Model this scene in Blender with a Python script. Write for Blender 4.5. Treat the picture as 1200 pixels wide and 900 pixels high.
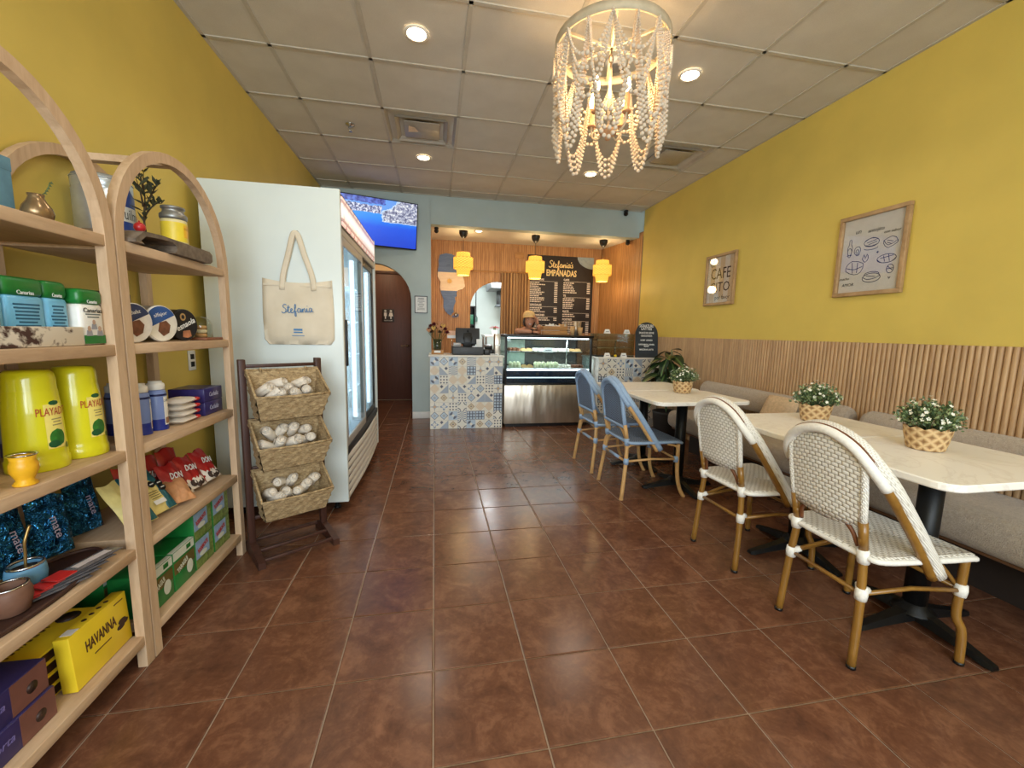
import bpy, bmesh, math, random
from mathutils import Vector, Matrix, Euler

# ------------------------------------------------------------------ clear
for o in list(bpy.data.objects):
    bpy.data.objects.remove(o, do_unlink=True)
scene = bpy.context.scene
COL = scene.collection
PI = math.pi
random.seed(7)

def srgb(r, g, b):
    f = lambda v: (v / 12.92) if v <= 0.04045 else ((v + 0.055) / 1.055) ** 2.4
    return (f(r / 255), f(g / 255), f(b / 255))

# ------------------------------------------------------------------ camera
EYE = 1.2215
W, E_, N, S, H = -1.40, 2.96, 5.76, -2.4, 2.9878     # room: left, right, far, near, ceiling
yaw, pitch, roll = 0.1882, 0.1257, -0.0207
fw = Vector((math.sin(yaw) * math.cos(pitch), math.cos(yaw) * math.cos(pitch), -math.sin(pitch)))
rt = Vector((math.cos(yaw), -math.sin(yaw), 0))
dn = fw.cross(rt)
c_, s_ = math.cos(roll), math.sin(roll)
r2 = c_ * rt + s_ * dn
d2 = -s_ * rt + c_ * dn
cam_d = bpy.data.cameras.new('camera')
cam = bpy.data.objects.new('camera', cam_d)
COL.objects.link(cam)
mw = Matrix((r2, -d2, -fw)).transposed().to_4x4()
mw.translation = (0, 0, EYE)
cam.matrix_world = mw
cam_d.sensor_fit = 'HORIZONTAL'
cam_d.sensor_width = 36
cam_d.lens = 479.6 / 1200 * 36
cam_d.clip_start = 0.02
cam_d.clip_end = 100
scene.camera = cam

# ------------------------------------------------------------------ world, lights, exposure
world = bpy.data.worlds.new('world')
scene.world = world
world.use_nodes = True
world.node_tree.nodes['Background'].inputs[0].default_value = (0.75, 0.87, 1.0, 1)
world.node_tree.nodes['Background'].inputs[1].default_value = 1.0
scene.view_settings.view_transform = 'Standard'
scene.view_settings.look = 'None'
scene.view_settings.exposure = 0.2
scene.view_settings.gamma = 1.0
scene.view_settings.use_curve_mapping = False

def lamp(name, kind, loc, power, color, rot=(0, 0, 0), **kw):
    d = bpy.data.lights.new(name, kind)
    d.energy = power
    d.color = color
    for k, v in kw.items():
        setattr(d, k, v)
    o = bpy.data.objects.new(name, d)
    COL.objects.link(o)
    o.location = loc
    o.rotation_euler = rot
    return o

DAY = (0.84, 0.94, 1.0)
WARM = (1.0, 0.76, 0.48)
# daylight through the shop-front windows behind the camera
lamp('daylight_window', 'AREA', (-0.3, S + 0.12, 1.75), 118, DAY, (PI / 2, 0, 0), shape='RECTANGLE', size=1.8, size_y=1.6)
lamp('daylight_window', 'AREA', (1.55, S + 0.12, 1.75), 44, DAY, (PI / 2, 0, 0), shape='RECTANGLE', size=1.5, size_y=1.6)
# ------------------------------------------------------------------ node expression helper
class X_:
    def __init__(s, nt, sock): s.nt, s.s = nt, sock
    def _m(s, op, *a):
        n = s.nt.nodes.new('ShaderNodeMath'); n.operation = op
        for i, v in enumerate((s,) + a):
            if isinstance(v, X_): s.nt.links.new(v.s, n.inputs[i])
            else: n.inputs[i].default_value = v
        return X_(s.nt, n.outputs[0])
    def __add__(s, o): return s._m('ADD', o)
    __radd__ = __add__
    def __sub__(s, o): return s._m('SUBTRACT', o)
    def __rsub__(s, o): return (s * -1.0) + o
    def __mul__(s, o): return s._m('MULTIPLY', o)
    __rmul__ = __mul__
    def __truediv__(s, o): return s._m('DIVIDE', o)
    def sin(s): return s._m('SINE')
    def abs(s): return s._m('ABSOLUTE')
    def lt(s, o): return s._m('LESS_THAN', o)
    def gt(s, o): return s._m('GREATER_THAN', o)
    def mx(s, o): return s._m('MAXIMUM', o)
    def mn(s, o): return s._m('MINIMUM', o)
    def fr(s): return s._m('FRACT')
    def fl(s): return s._m('FLOOR')
    def mod(s, o): return s._m('FLOORED_MODULO', o)
    def pp(s, o): return s._m('PINGPONG', o)
    def pw(s, o): return s._m('POWER', o)
    def sqrt(s): return s._m('SQRT')
    def at2(s, o): return s._m('ARCTAN2', o)

MATS = {}
def newmat(name):
    m = bpy.data.materials.new(name); m.use_nodes = True
    nt = m.node_tree
    return m, nt, nt.nodes['Principled BSDF']

def coords(nt, kind='Object'):
    tc = nt.nodes.new('ShaderNodeTexCoord')
    sp = nt.nodes.new('ShaderNodeSeparateXYZ')
    nt.links.new(tc.outputs[kind], sp.inputs[0])
    return tc.outputs[kind], X_(nt, sp.outputs[0]), X_(nt, sp.outputs[1]), X_(nt, sp.outputs[2])

def noise(nt, vec, scale, detail=3, rough=.55, stretch=None, dist=0):
    if stretch:
        mp = nt.nodes.new('ShaderNodeMapping'); mp.inputs['Scale'].default_value = stretch
        nt.links.new(vec, mp.inputs[0]); vec = mp.outputs[0]
    n = nt.nodes.new('ShaderNodeTexNoise')
    n.inputs['Scale'].default_value = scale; n.inputs['Detail'].default_value = detail
    n.inputs['Roughness'].default_value = rough; n.inputs['Distortion'].default_value = dist
    nt.links.new(vec, n.inputs['Vector'])
    return X_(nt, n.outputs[0])

def ramp(nt, x, stops, interp='LINEAR'):
    r = nt.nodes.new('ShaderNodeValToRGB'); r.color_ramp.interpolation = interp
    while len(r.color_ramp.elements) < len(stops): r.color_ramp.elements.new(0.5)
    for e, (p, c) in zip(r.color_ramp.elements, stops):
        e.position = p; e.color = (*c, 1)
    nt.links.new(x.s, r.inputs[0])
    return r.outputs[0]

def mixc(nt, fac, a, b):
    n = nt.nodes.new('ShaderNodeMix'); n.data_type = 'RGBA'
    for i, v in ((0, fac), (6, a), (7, b)):
        if isinstance(v, X_): nt.links.new(v.s, n.inputs[i])
        elif isinstance(v, bpy.types.NodeSocket): nt.links.new(v, n.inputs[i])
        elif isinstance(v, (int, float)): n.inputs[i].default_value = v
        else: n.inputs[i].default_value = (*v, 1)
    return n.outputs[2]

def bump(nt, b, h, strength=.3, dist=.01):
    n = nt.nodes.new('ShaderNodeBump'); n.inputs['Strength'].default_value = strength
    n.inputs['Distance'].default_value = dist
    nt.links.new(h.s if isinstance(h, X_) else h, n.inputs['Height'])
    nt.links.new(n.outputs[0], b.inputs['Normal'])

def pm(name, rgb, rough=.5, metal=0, var=.12, scale=25, bmp=0, bscale=200, stretch=None, coat=0, sheen=0,
       emit=None, estr=0, trans=0, ior=1.45, alpha=1, kind='Object', spec=.5, rand=0):
    """plain procedural material: noise-mottled colour, optional fine relief"""
    if name in MATS: return MATS[name]
    m, nt, b = newmat(name)
    col = srgb(*rgb)
    vec, x, y, z = coords(nt, kind)
    n = noise(nt, vec, scale, 3, .55, stretch)
    lo = tuple(max(0, v * (1 - var)) for v in col); hi = tuple(min(1, v * (1 + var)) for v in col)
    c = ramp(nt, n, [(.3, lo), (.7, hi)])
    if rand:
        oi = nt.nodes.new('ShaderNodeObjectInfo')
        hs = nt.nodes.new('ShaderNodeHueSaturation')
        v = X_(nt, oi.outputs['Random']) * (2 * rand) + (1 - rand)
        nt.links.new(v.s, hs.inputs['Value']); nt.links.new(c, hs.inputs['Color']); c = hs.outputs[0]
    nt.links.new(c, b.inputs['Base Color'])
    b.inputs['Roughness'].default_value = rough
    b.inputs['Metallic'].default_value = metal
    b.inputs['Specular IOR Level'].default_value = spec
    b.inputs['Coat Weight'].default_value = coat
    b.inputs['Sheen Weight'].default_value = sheen
    b.inputs['Transmission Weight'].default_value = trans
    b.inputs['IOR'].default_value = ior
    b.inputs['Alpha'].default_value = alpha
    if emit:
        b.inputs['Emission Color'].default_value = (*srgb(*emit), 1)
        b.inputs['Emission Strength'].default_value = estr
    if bmp:
        bump(nt, b, noise(nt, vec, bscale, 2, .6, stretch), bmp, .003)
    MATS[name] = m
    return m

def glass(name, tint=(235, 245, 245), a=.12, rough=.03):
    """thin pane: mostly clear, reflecting by fresnel"""
    if name in MATS: return MATS[name]
    m = bpy.data.materials.new(name); m.use_nodes = True
    nt = m.node_tree; nt.nodes.clear()
    out = nt.nodes.new('ShaderNodeOutputMaterial')
    tr = nt.nodes.new('ShaderNodeBsdfTransparent'); tr.inputs[0].default_value = (*srgb(*tint), 1)
    gl = nt.nodes.new('ShaderNodeBsdfGlossy'); gl.inputs['Roughness'].default_value = rough
    fr = nt.nodes.new('ShaderNodeLayerWeight'); fr.inputs[0].default_value = .5
    mx = nt.nodes.new('ShaderNodeMixShader')
    f = X_(nt, fr.outputs[1]).pw(4.0) * .8 + (.035 + a * .12)
    nt.links.new(f.s, mx.inputs[0]); nt.links.new(tr.outputs[0], mx.inputs[1]); nt.links.new(gl.outputs[0], mx.inputs[2])
    nt.links.new(mx.outputs[0], out.inputs[0])
    MATS[name] = m
    return m

def emis(name, rgb, strength):
    if name in MATS: return MATS[name]
    m, nt, b = newmat(name)
    b.inputs['Base Color'].default_value = (*srgb(*rgb), 1)
    b.inputs['Emission Color'].default_value = (*srgb(*rgb), 1)
    b.inputs['Emission Strength'].default_value = strength
    MATS[name] = m
    return m

# ------------------------------------------------------------------ mesh helpers
class MB:
    def __init__(s): s.v, s.f, s.m, s.sm = [], [], [], []
    def add(s, vs, fs, mi=0, smooth=False, M=None):
        o = len(s.v)
        for p in vs:
            p = Vector(p)
            s.v.append(tuple(M @ p) if M is not None else tuple(p))
        for f in fs:
            s.f.append([i + o for i in f]); s.m.append(mi); s.sm.append(smooth)
        return s
    def box(s, x0, x1, y0, y1, z0, z1, mi=0, M=None):
        v = [(x0, y0, z0), (x1, y0, z0), (x1, y1, z0), (x0, y1, z0), (x0, y0, z1), (x1, y0, z1), (x1, y1, z1), (x0, y1, z1)]
        f = [(0, 3, 2, 1), (4, 5, 6, 7), (0, 1, 5, 4), (1, 2, 6, 5), (2, 3, 7, 6), (3, 0, 4, 7)]
        return s.add(v, f, mi, False, M)
    def rbox(s, x0, x1, y0, y1, z0, z1, r=.005, mi=0, M=None, segs=2, smooth=True):
        bm = bmesh.new()
        bmesh.ops.create_cube(bm, size=1)
        for v in bm.verts:
            v.co = Vector(((x0 + x1) / 2 + v.co.x * (x1 - x0), (y0 + y1) / 2 + v.co.y * (y1 - y0), (z0 + z1) / 2 + v.co.z * (z1 - z0)))
        r = min(r, .49 * min(abs(x1 - x0), abs(y1 - y0), abs(z1 - z0)))
        bmesh.ops.bevel(bm, geom=list(bm.edges), offset=r, segments=segs, affect='EDGES', profile=.5)
        bm.verts.index_update()
        s.add([v.co.copy() for v in bm.verts], [[v.index for v in f.verts] for f in bm.faces], mi, smooth, M)
        bm.free(); return s
    def lathe(s, prof, segs=20, c=(0, 0, 0), mi=0, smooth=True, M=None, sx=1, sy=1):
        vs, fs = [], []
        n = len(prof)
        for r, z in prof:
            for k in range(segs):
                a = 2 * PI * k / segs
                vs.append((c[0] + r * sx * math.cos(a), c[1] + r * sy * math.sin(a), c[2] + z))
        for i in range(n - 1):
            for k in range(segs):
                k2 = (k + 1) % segs
                fs.append((i * segs + k, i * segs + k2, (i + 1) * segs + k2, (i + 1) * segs + k))
        ring = abs(prof[0][0] - prof[-1][0]) < 1e-9 and abs(prof[0][1] - prof[-1][1]) < 1e-9
        if prof[0][0] > 1e-5 and not ring: fs.append(list(range(segs))[::-1])
        if prof[-1][0] > 1e-5 and not ring: fs.append([(n - 1) * segs + k for k in range(segs)])
        return s.add(vs, fs, mi, smooth, M)
    def tube(s, pts, r, segs=8, mi=0, cap=True, closed=False, flat=None, up=None, smooth=True, M=None):
        pts = [Vector(p) for p in pts]
        n = len(pts)
        rs = r if isinstance(r, (list, tuple)) else [r] * n
        vs, fs = [], []
        t0 = None; u = None
        for i, p in enumerate(pts):
            if closed: t = (pts[(i + 1) % n] - pts[i - 1]).normalized()
            elif i == 0: t = (pts[1] - pts[0]).normalized()
            elif i == n - 1: t = (pts[-1] - pts[-2]).normalized()
            else: t = ((pts[i + 1] - p).normalized() + (p - pts[i - 1]).normalized()).normalized()
            if up is not None:
                u = (Vector(up) - t * Vector(up).dot(t)).normalized()
            elif u is None:
                a = Vector((0, 0, 1)) if abs(t.z) < .9 else Vector((1, 0, 0))
                u = (a - t * a.dot(t)).normalized()
            else:
                u = (u - t * u.dot(t)).normalized()
            w = t.cross(u)
            fl = flat or (1, 1)
            for k in range(segs):
                an = 2 * PI * (k + .5) / segs
                vs.append(p + u * (math.cos(an) * rs[i] * fl[0]) + w * (math.sin(an) * rs[i] * fl[1]))
        for i in range(n if closed else n - 1):
            j = (i + 1) % n
            for k in range(segs):
                k2 = (k + 1) % segs
                fs.append((i * segs + k, i * segs + k2, j * segs + k2, j * segs + k))
        if cap and not closed:
            fs.append(list(range(segs))[::-1]); fs.append([(n - 1) * segs + k for k in range(segs)])
        return s.add(vs, fs, mi, smooth, M)
    def bar(s, a, b, w, h, mi=0, up=(0, 0, 1)):
        """square bar from a to b"""
        a, b = Vector(a), Vector(b)
        t = (b - a).normalized(); upv = Vector(up)
        if abs(t.dot(upv)) > .98: upv = Vector((1, 0, 0))
        u = (upv - t * upv.dot(t)).normalized(); q = t.cross(u)
        vs = []
        for p in (a, b):
            for du, dq in ((-1, -1), (1, -1), (1, 1), (-1, 1)):
                vs.append(p + u * (du * h / 2) + q * (dq * w / 2))
        return s.add(vs, [(0, 1, 2, 3), (7, 6, 5, 4), (0, 4, 5, 1), (1, 5, 6, 2), (2, 6, 7, 3), (3, 7, 4, 0)], mi)
    def prism(s, poly, z0, z1, mi=0, M=None, side_mi=None):
        """poly in xy, extruded along z"""
        n = len(poly)
        vs = [(p[0], p[1], z0) for p in poly] + [(p[0], p[1], z1) for p in poly]
        s.add(vs, [list(range(n))[::-1], [n + i for i in range(n)]], mi, False, M)
        s.add(vs, [(i, (i + 1) % n, n + (i + 1) % n, n + i) for i in range(n)], mi if side_mi is None else side_mi, False, M)
        return s
    def sphere(s, c, r, u=12, v=8, mi=0, sc=(1, 1, 1), M=None):
        prof = [(max(1e-6, r * math.sin(PI * i / v)), -r * math.cos(PI * i / v)) for i in range(v + 1)]
        MM = Matrix.Translation(c) @ Matrix.Diagonal((*sc, 1))
        if M is not None: MM = M @ MM
        return s.lathe(prof, u, (0, 0, 0), mi, True, MM)
    def quad(s, a, b, c, d, mi=0, M=None):
        return s.add([a, b, c, d], [(0, 1, 2, 3)], mi, False, M)
    def mesh(s, name):
        me = bpy.data.meshes.new(name)
        me.from_pydata(s.v, [], s.f)
        me.polygons.foreach_set('material_index', s.m)
        me.polygons.foreach_set('use_smooth', s.sm)
        me.update()
        return me
    def build(s, name, mats, parent=None, loc=None, rot=None, label=None):
        me = s.mesh(name)
        bm = bmesh.new(); bm.from_mesh(me)
        bmesh.ops.recalc_face_normals(bm, faces=bm.faces); bm.to_mesh(me); bm.free()
        if not isinstance(mats, (list, tuple)): mats = [mats]
        for m in mats: me.materials.append(m)
        o = bpy.data.objects.new(name, me)
        COL.objects.link(o)
        if parent is not None: o.parent = parent
        if loc is not None: o.location = loc
        if rot is not None: o.rotation_euler = rot
        if label: o['label'] = label
        return o

def tag(o, label, cat, group=None):
    o['label'] = label; o['category'] = cat
    if group: o['group'] = group
    return o

def thing(name, label, cat, loc=(0, 0, 0), rz=0, group=None):
    o = bpy.data.objects.new(name, None)
    o.empty_display_size = .05
    COL.objects.link(o); o.location = loc
    o.rotation_euler = (0, 0, rz) if not isinstance(rz, (tuple, list)) else rz
    return tag(o, label, cat, group)

def struct(o):
    o['kind'] = 'structure'
    return o

def inst(name, me, parent, loc=(0, 0, 0), rot=(0, 0, 0), scale=None):
    o = bpy.data.objects.new(name, me)
    COL.objects.link(o); o.parent = parent; o.location = loc; o.rotation_euler = rot
    if scale: o.scale = scale
    return o

def dup(root, loc, rz, label, group=None):
    r = root.copy(); COL.objects.link(r); r.location = loc
    r.rotation_euler = (0, 0, rz) if not isinstance(rz, (tuple, list)) else rz
    r['label'] = label
    if group: r['group'] = group
    for ch in list(root.children):
        c = ch.copy(); COL.objects.link(c); c.parent = r
        for g in list(ch.children):
            d = g.copy(); COL.objects.link(d); d.parent = c
    return r

def smoothpts(P, n=6, closed=False):
    """Catmull-Rom through P"""
    P = [Vector(p) for p in P]; out = []
    m = len(P)
    for i in range(m if closed else m - 1):
        p0 = P[(i - 1) % m] if closed or i > 0 else P[0] * 2 - P[1]
        p1 = P[i]; p2 = P[(i + 1) % m]
        p3 = P[(i + 2) % m] if closed or i + 2 < m else P[-1] * 2 - P[-2]
        for k in range(n):
            t = k / n
            out.append(.5 * ((2 * p1) + (p2 - p0) * t + (2 * p0 - 5 * p1 + 4 * p2 - p3) * t * t + (3 * p1 - p0 - 3 * p2 + p3) * t ** 3))
    if not closed: out.append(P[-1])
    return out

def text(name, body, size, mat, parent, loc, xdir, ydir, align='CENTER', shear=0, extrude=.0004, space=1.0, offset=0, fit=None):
    """flat lettering: xdir = reading direction, ydir = up"""
    cu = bpy.data.curves.new(name, 'FONT')
    cu.body = body; cu.size = size; cu.align_x = align; cu.align_y = 'CENTER'
    cu.shear = shear; cu.extrude = extrude; cu.resolution_u = 2; cu.space_character = space; cu.offset = offset
    tmp = bpy.data.objects.new(name, cu); COL.objects.link(tmp)
    dg = bpy.context.evaluated_depsgraph_get(); dg.update()
    me = bpy.data.meshes.new_from_object(tmp.evaluated_get(dg))
    bpy.data.objects.remove(tmp); bpy.data.curves.remove(cu)
    me.materials.clear(); me.materials.append(mat)
    if fit:
        xs = [v.co.x for v in me.vertices]
        if xs:
            k = fit / max(1e-6, max(xs) - min(xs))
            for v in me.vertices: v.co.x *= k
    o = bpy.data.objects.new(name, me); COL.objects.link(o)
    o.parent = parent
    x = Vector(xdir).normalized(); y = Vector(ydir).normalized(); z = x.cross(y)
    mm = Matrix((x, y, z)).transposed().to_4x4(); mm.translation = loc
    o.matrix_local = mm
    return o

def frame_matrix(loc, xdir, ydir):
    x = Vector(xdir).normalized(); y = Vector(ydir).normalized(); z = x.cross(y)
    mm = Matrix((x, y, z)).transposed().to_4x4(); mm.translation = loc
    return mm

def strokes(name, lines, r, mat, parent, M, n=4, flat=.3):
    """hand lettering / drawing: list of point lists in a plane, laid on matrix M"""
    b = MB()
    for L in lines:
        if len(L) < 2: continue
        P = [(p[0], p[1], 0) for p in L]
        P = smoothpts(P, n) if len(P) > 2 and n > 1 else P
        b.tube(P, r, 5, flat=(flat, 1), up=(0, 0, 1), smooth=False)
    o = b.build(name, mat, parent)
    o.matrix_local = M
    return o

# cursive alphabet for the shop name, unit x-height 1
def script_name(apostrophe=True, s_tail=True):
    L = []
    L.append([(1.05, 1.75), (.75, 2.0), (.35, 1.8), (.3, 1.4), (.65, 1.1), (.85, .7), (.6, .15), (.15, .05), (-.1, .4)])          # S
    L.append([(.75, .3), (1.1, .5), (1.45, 1.75), (1.3, .5), (1.4, .05), (1.7, .2), (1.95, .5), (2.2, .75), (2.1, .98), (1.88, .8), (1.9, .2), (2.2, .02), (2.55, .3)])   # t e
    L.append([(1.15, 1.2), (1.75, 1.3)])
    L.append([(2.55, .3), (2.95, 1.2), (3.0, 1.9), (2.8, 1.7), (2.75, .6), (2.7, -.6), (2.9, -.75), (2.95, -.2), (2.9, .3), (3.2, .35)])   # f
    L.append([(3.95, .85), (3.6, 1.0), (3.35, .6), (3.45, .1), (3.8, .2), (4.0, .9), (4.0, .2), (4.2, .1)])             # a
    L.append([(4.2, .1), (4.4, .9), (4.45, .05), (4.55, .6), (4.85, .95), (4.95, .5), (5.0, .08), (5.25, .25)])          # n
    L.append([(5.25, .25), (5.4, .9), (5.4, .2), (5.6, .1), (5.75, .25)])                                              # i
    L.append([(5.45, 1.35), (5.55, 1.5)])
    L.append([(6.4, .85), (6.1, 1.0), (5.85, .6), (5.95, .1), (6.25, .2), (6.45, .9), (6.45, .2), (6.75, .15)])          # a
    if apostrophe:
        L.append([(6.85, 1.7), (6.78, 1.35)])
        L.append([(7.3, .9), (7.05, .95), (6.95, .7), (7.25, .4), (7.15, .08), (6.8, .1)])
    return L
# ================================================================== SETTING
def wall_paint(name, rgb, bstr=.12, spec=.35, rough=.5):
    m, nt, b = newmat(name)
    vec, x, y, z = coords(nt)
    col = srgb(*rgb)
    n = noise(nt, vec, 3, 3)
    nt.links.new(ramp(nt, n, [(.3, tuple(v * .95 for v in col)), (.7, tuple(min(1, v * 1.04) for v in col))]), b.inputs['Base Color'])
    b.inputs['Roughness'].default_value = rough; b.inputs['Specular IOR Level'].default_value = spec
    bump(nt, b, noise(nt, vec, 120, 3, .6), bstr, .004)
    MATS[name] = m
    return m
M_YEL = wall_paint('yellow_wall_paint', (212, 186, 92))
M_BLUE = wall_paint('blue_wall_paint', (174, 188, 187), .06)
M_PEACH = wall_paint('hall_paint', (222, 196, 160), .06)
M_WHITE = wall_paint('white_paint', (225, 222, 212), .05)
M_KIT = wall_paint('kitchen_paint', (206, 218, 212), .05)

def wood(name, rgb, rgb2, scale=6, stretch=(1, 1, 8), rough=.5, bstr=.1, spec=.4, rand=0.0):
    """grain runs along the axis with the SMALL stretch value"""
    if name in MATS: return MATS[name]
    m, nt, b = newmat(name)
    vec, x, y, z = coords(nt)
    if rand:
        oi = nt.nodes.new('ShaderNodeObjectInfo')
        vm = nt.nodes.new('ShaderNodeVectorMath'); vm.operation = 'ADD'
        cx = nt.nodes.new('ShaderNodeCombineXYZ')
        v = X_(nt, oi.outputs['Random']) * 37.0
        for i in range(3): nt.links.new(v.s, cx.inputs[i])
        nt.links.new(vec, vm.inputs[0]); nt.links.new(cx.outputs[0], vm.inputs[1]); vec = vm.outputs[0]
    n = noise(nt, vec, scale, 4, .6, stretch, .6)
    n2 = noise(nt, vec, scale * 5, 3, .6, stretch)
    f = n * .7 + n2 * .3
    c = ramp(nt, f, [(.3, srgb(*rgb2)), (.62, srgb(*rgb))])
    if rand:
        hs = nt.nodes.new('ShaderNodeHueSaturation')
        v2 = X_(nt, oi.outputs['Random']) * (2 * rand) + (1 - rand)
        nt.links.new(v2.s, hs.inputs['Value']); nt.links.new(c, hs.inputs['Color']); c = hs.outputs[0]
    nt.links.new(c, b.inputs['Base Color'])
    b.inputs['Roughness'].default_value = rough; b.inputs['Specular IOR Level'].default_value = spec
    bump(nt, b, f, bstr, .003)
    MATS[name] = m
    return m

# ---- floor: grout bed + single tiles
M_GROUT = pm('floor_grout', (150, 128, 108), .85, var=.1, scale=40)
TS, TX, TY = .33807, -.0075, 1.3645
fb = MB().box(W - .12, E_ + .12, S - .12, N + .12, -.1, -.004).box(W - .12, E_ + .12, N + .12, 9.3, -.1, -.004)
floor = struct(fb.build('floor', M_GROUT))
m, nt, b = newmat('brown_slate_tile'); M_TILE = m
vec, x, y, z = coords(nt)
oi = nt.nodes.new('ShaderNodeObjectInfo')
vm = nt.nodes.new('ShaderNodeVectorMath'); vm.operation = 'ADD'
cx = nt.nodes.new('ShaderNodeCombineXYZ')
v = X_(nt, oi.outputs['Random']) * 53.0
for i in range(3): nt.links.new(v.s, cx.inputs[i])
nt.links.new(vec, vm.inputs[0]); nt.links.new(cx.outputs[0], vm.inputs[1]); vec = vm.outputs[0]
n1 = noise(nt, vec, 7, 6, .66, None, .9); n2 = noise(nt, vec, 34, 5, .68, None, .5)
f = n1 * .65 + n2 * .35
c = ramp(nt, f, [(.34, srgb(84, 53, 39)), (.5, srgb(105, 68, 49)), (.66, srgb(132, 90, 66))])
nt.links.new(c, b.inputs['Base Color'])
b.inputs['Specular IOR Level'].default_value = .45
rr = f * .2 + .13
nt.links.new(rr.s, b.inputs['Roughness'])
bump(nt, b, f, .13, .006)

def tile_mesh(x0, x1, y0, y1):
    bm_ = MB(); w, d = (x1 - x0) / 2, (y1 - y0) / 2; e = .003
    bm_.add([(-w, -d, -.006), (w, -d, -.006), (w, d, -.006), (-w, d, -.006), (-w, -d, -.0015), (w, -d, -.0015), (w, d, -.0015), (-w, d, -.0015),
             (-w + e, -d + e, 0), (w - e, -d + e, 0), (w - e, d - e, 0), (-w + e, d - e, 0)],
            [(8, 9, 10, 11), (4, 5, 9, 8), (5, 6, 10, 9), (6, 7, 11, 10), (7, 4, 8, 11), (0, 1, 5, 4), (1, 2, 6, 5), (2, 3, 7, 6), (3, 0, 4, 7)])
    me = bm_.mesh('tile'); me.materials.append(M_TILE); return me
G_ = .0028
tcache = {}
def lay_tiles(xa, xb, ya, yb):
    i0, i1 = math.floor((xa - TX) / TS), math.ceil((xb - TX) / TS)
    j0, j1 = math.floor((ya - TY) / TS), math.ceil((yb - TY) / TS)
    for i in range(i0, i1):
        for j in range(j0, j1):
            x0, x1 = max(xa, TX + i * TS + G_), min(xb, TX + (i + 1) * TS - G_)
            y0, y1 = max(ya, TY + j * TS + G_), min(yb, TY + (j + 1) * TS - G_)
            if x1 - x0 < .02 or y1 - y0 < .02: continue
            k = (round(x1 - x0, 4), round(y1 - y0, 4))
            if k not in tcache: tcache[k] = tile_mesh(x0, x1, y0, y1)
            inst('tile', tcache[k], floor, ((x0 + x1) / 2, (y0 + y1) / 2, random.uniform(-.0006, .0004)))
lay_tiles(W, E_, TY - 2 * TS + .001, N)
lay_tiles(W, -.31, N, 7.34)
tb = MB()                                            # floor behind the photographer
y = TY - 2 * TS
while y > S:
    xx = TX - 5 * TS
    while xx < E_:
        a, b_ = max(W, xx + G_), min(E_, xx + TS - G_)
        if b_ - a > .02: tb.box(a, b_, max(S, y - TS + G_), y - G_, -.006, 0)
        xx += TS
    y -= TS
o = tb.build('tile_field', M_TILE, floor); o['kind'] = 'stuff'

# ---- side walls
def slab(name, *bx, mat=None, pieces=()):
    mb = MB().box(*bx)
    for p in pieces: mb.box(*p)
    return struct(mb.build(name, mat))
wall_left = slab('wall_left', W - .12, W, S, N, -.004, H + .05, mat=M_YEL)
wall_right = slab('wall_right', E_, E_ + .12, S, 5.66, -.004, H + .05, mat=M_YEL)
# front wall behind the camera with two shop windows
wf = MB()
for bx in ((W - .12, E_ + .12, -.004, .9), (W - .12, E_ + .12, 2.6, H + .05)):
    wf.box(bx[0], bx[1], S - .12, S, bx[2], bx[3])
for xa, xb in ((W - .12, -1.2), (.65, .8), (2.35, E_ + .12)):
    wf.box(xa, xb, S - .12, S, .9, 2.6)
wall_front = struct(wf.build('wall_front', M_WHITE))
M_ALU = pm('window_frame_aluminium', (70, 70, 72), .4, .8)
for k, (xa, xb) in enumerate(((-1.2, .65), (.8, 2.35))):
    fr = MB()
    for xx in (xa, xb - .05): fr.box(xx, xx + .05, S - .1, S - .04, .9, 2.6)
    for zz in (.9, 2.55): fr.box(xa, xb, S - .1, S - .04, zz, zz + .05)
    wo = struct(fr.build('window_%d' % (k + 1), M_ALU))
    MB().box(xa + .05, xb - .05, S - .075, S - .065, .95, 2.55).build('pane', glass('window_glass'), wo)

# ---- far wall (blue): arch to the hall, wide opening to the serving recess, header
def arch_pts(cx, hw, spring, rise, n=14, a0=0, a1=PI):
    return [(cx + hw * math.cos(a0 + (a1 - a0) * i / n), spring + rise * math.sin(a0 + (a1 - a0) * i / n)) for i in range(n + 1)]
AX, AHW, ASP, ARI = -.79, .485, 1.62, .47
def wall_with_arch(mb, x0, x1, z0, z1, cx, hw, spring, rise, ya, yb, n=16):
    arc = arch_pts(cx, hw, spring, rise, n)                       # right to left
    polys = [[(x0, z0), (cx - hw, z0), (cx - hw, spring), (x0, spring)], [(cx + hw, z0), (x1, z0), (x1, spring), (cx + hw, spring)]]
    # strips above the spring line
    def strip(p, q): polys.append([p, q, (q[0], z1), (p[0], z1)])
    polys.append([(x0, spring), (cx - hw, spring), (cx - hw, z1), (x0, z1)])
    polys.append([(cx + hw, spring), (x1, spring), (x1, z1), (cx + hw, z1)])
    for i in range(n): strip(arc[i + 1], arc[i])
    for p in polys:
        k = len(p)
        if abs(p[0][0] - p[1][0]) < 1e-6: continue
        vs = [(a, ya, c) for a, c in p] + [(a, yb, c) for a, c in p]
        mb.add(vs, [list(range(k)), [k + i for i in range(k)][::-1]] , 0)
    line = [(cx + hw, z0)] + arc + [(cx - hw, z0)]
    for i in range(len(line) - 1):
        (a, c), (d, e) = line[i], line[i + 1]
        mb.quad((a, ya, c), (d, ya, e), (d, yb, e), (a, yb, c), 0)
    return mb
wb = MB()
wall_with_arch(wb, W - .12, -.045, -.004, H + .05, AX, AHW, ASP, ARI, N, N + .14)
wb.box(-.047, E_ + .12, N, N + .14, 2.625, H + .05)
wb.quad((-.045, N, 0), (-.045, N + .14, 0), (-.045, N + .14, 2.63), (-.045, N, 2.63))
wall_back = struct(wb.build('wall_back', M_BLUE))
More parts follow.
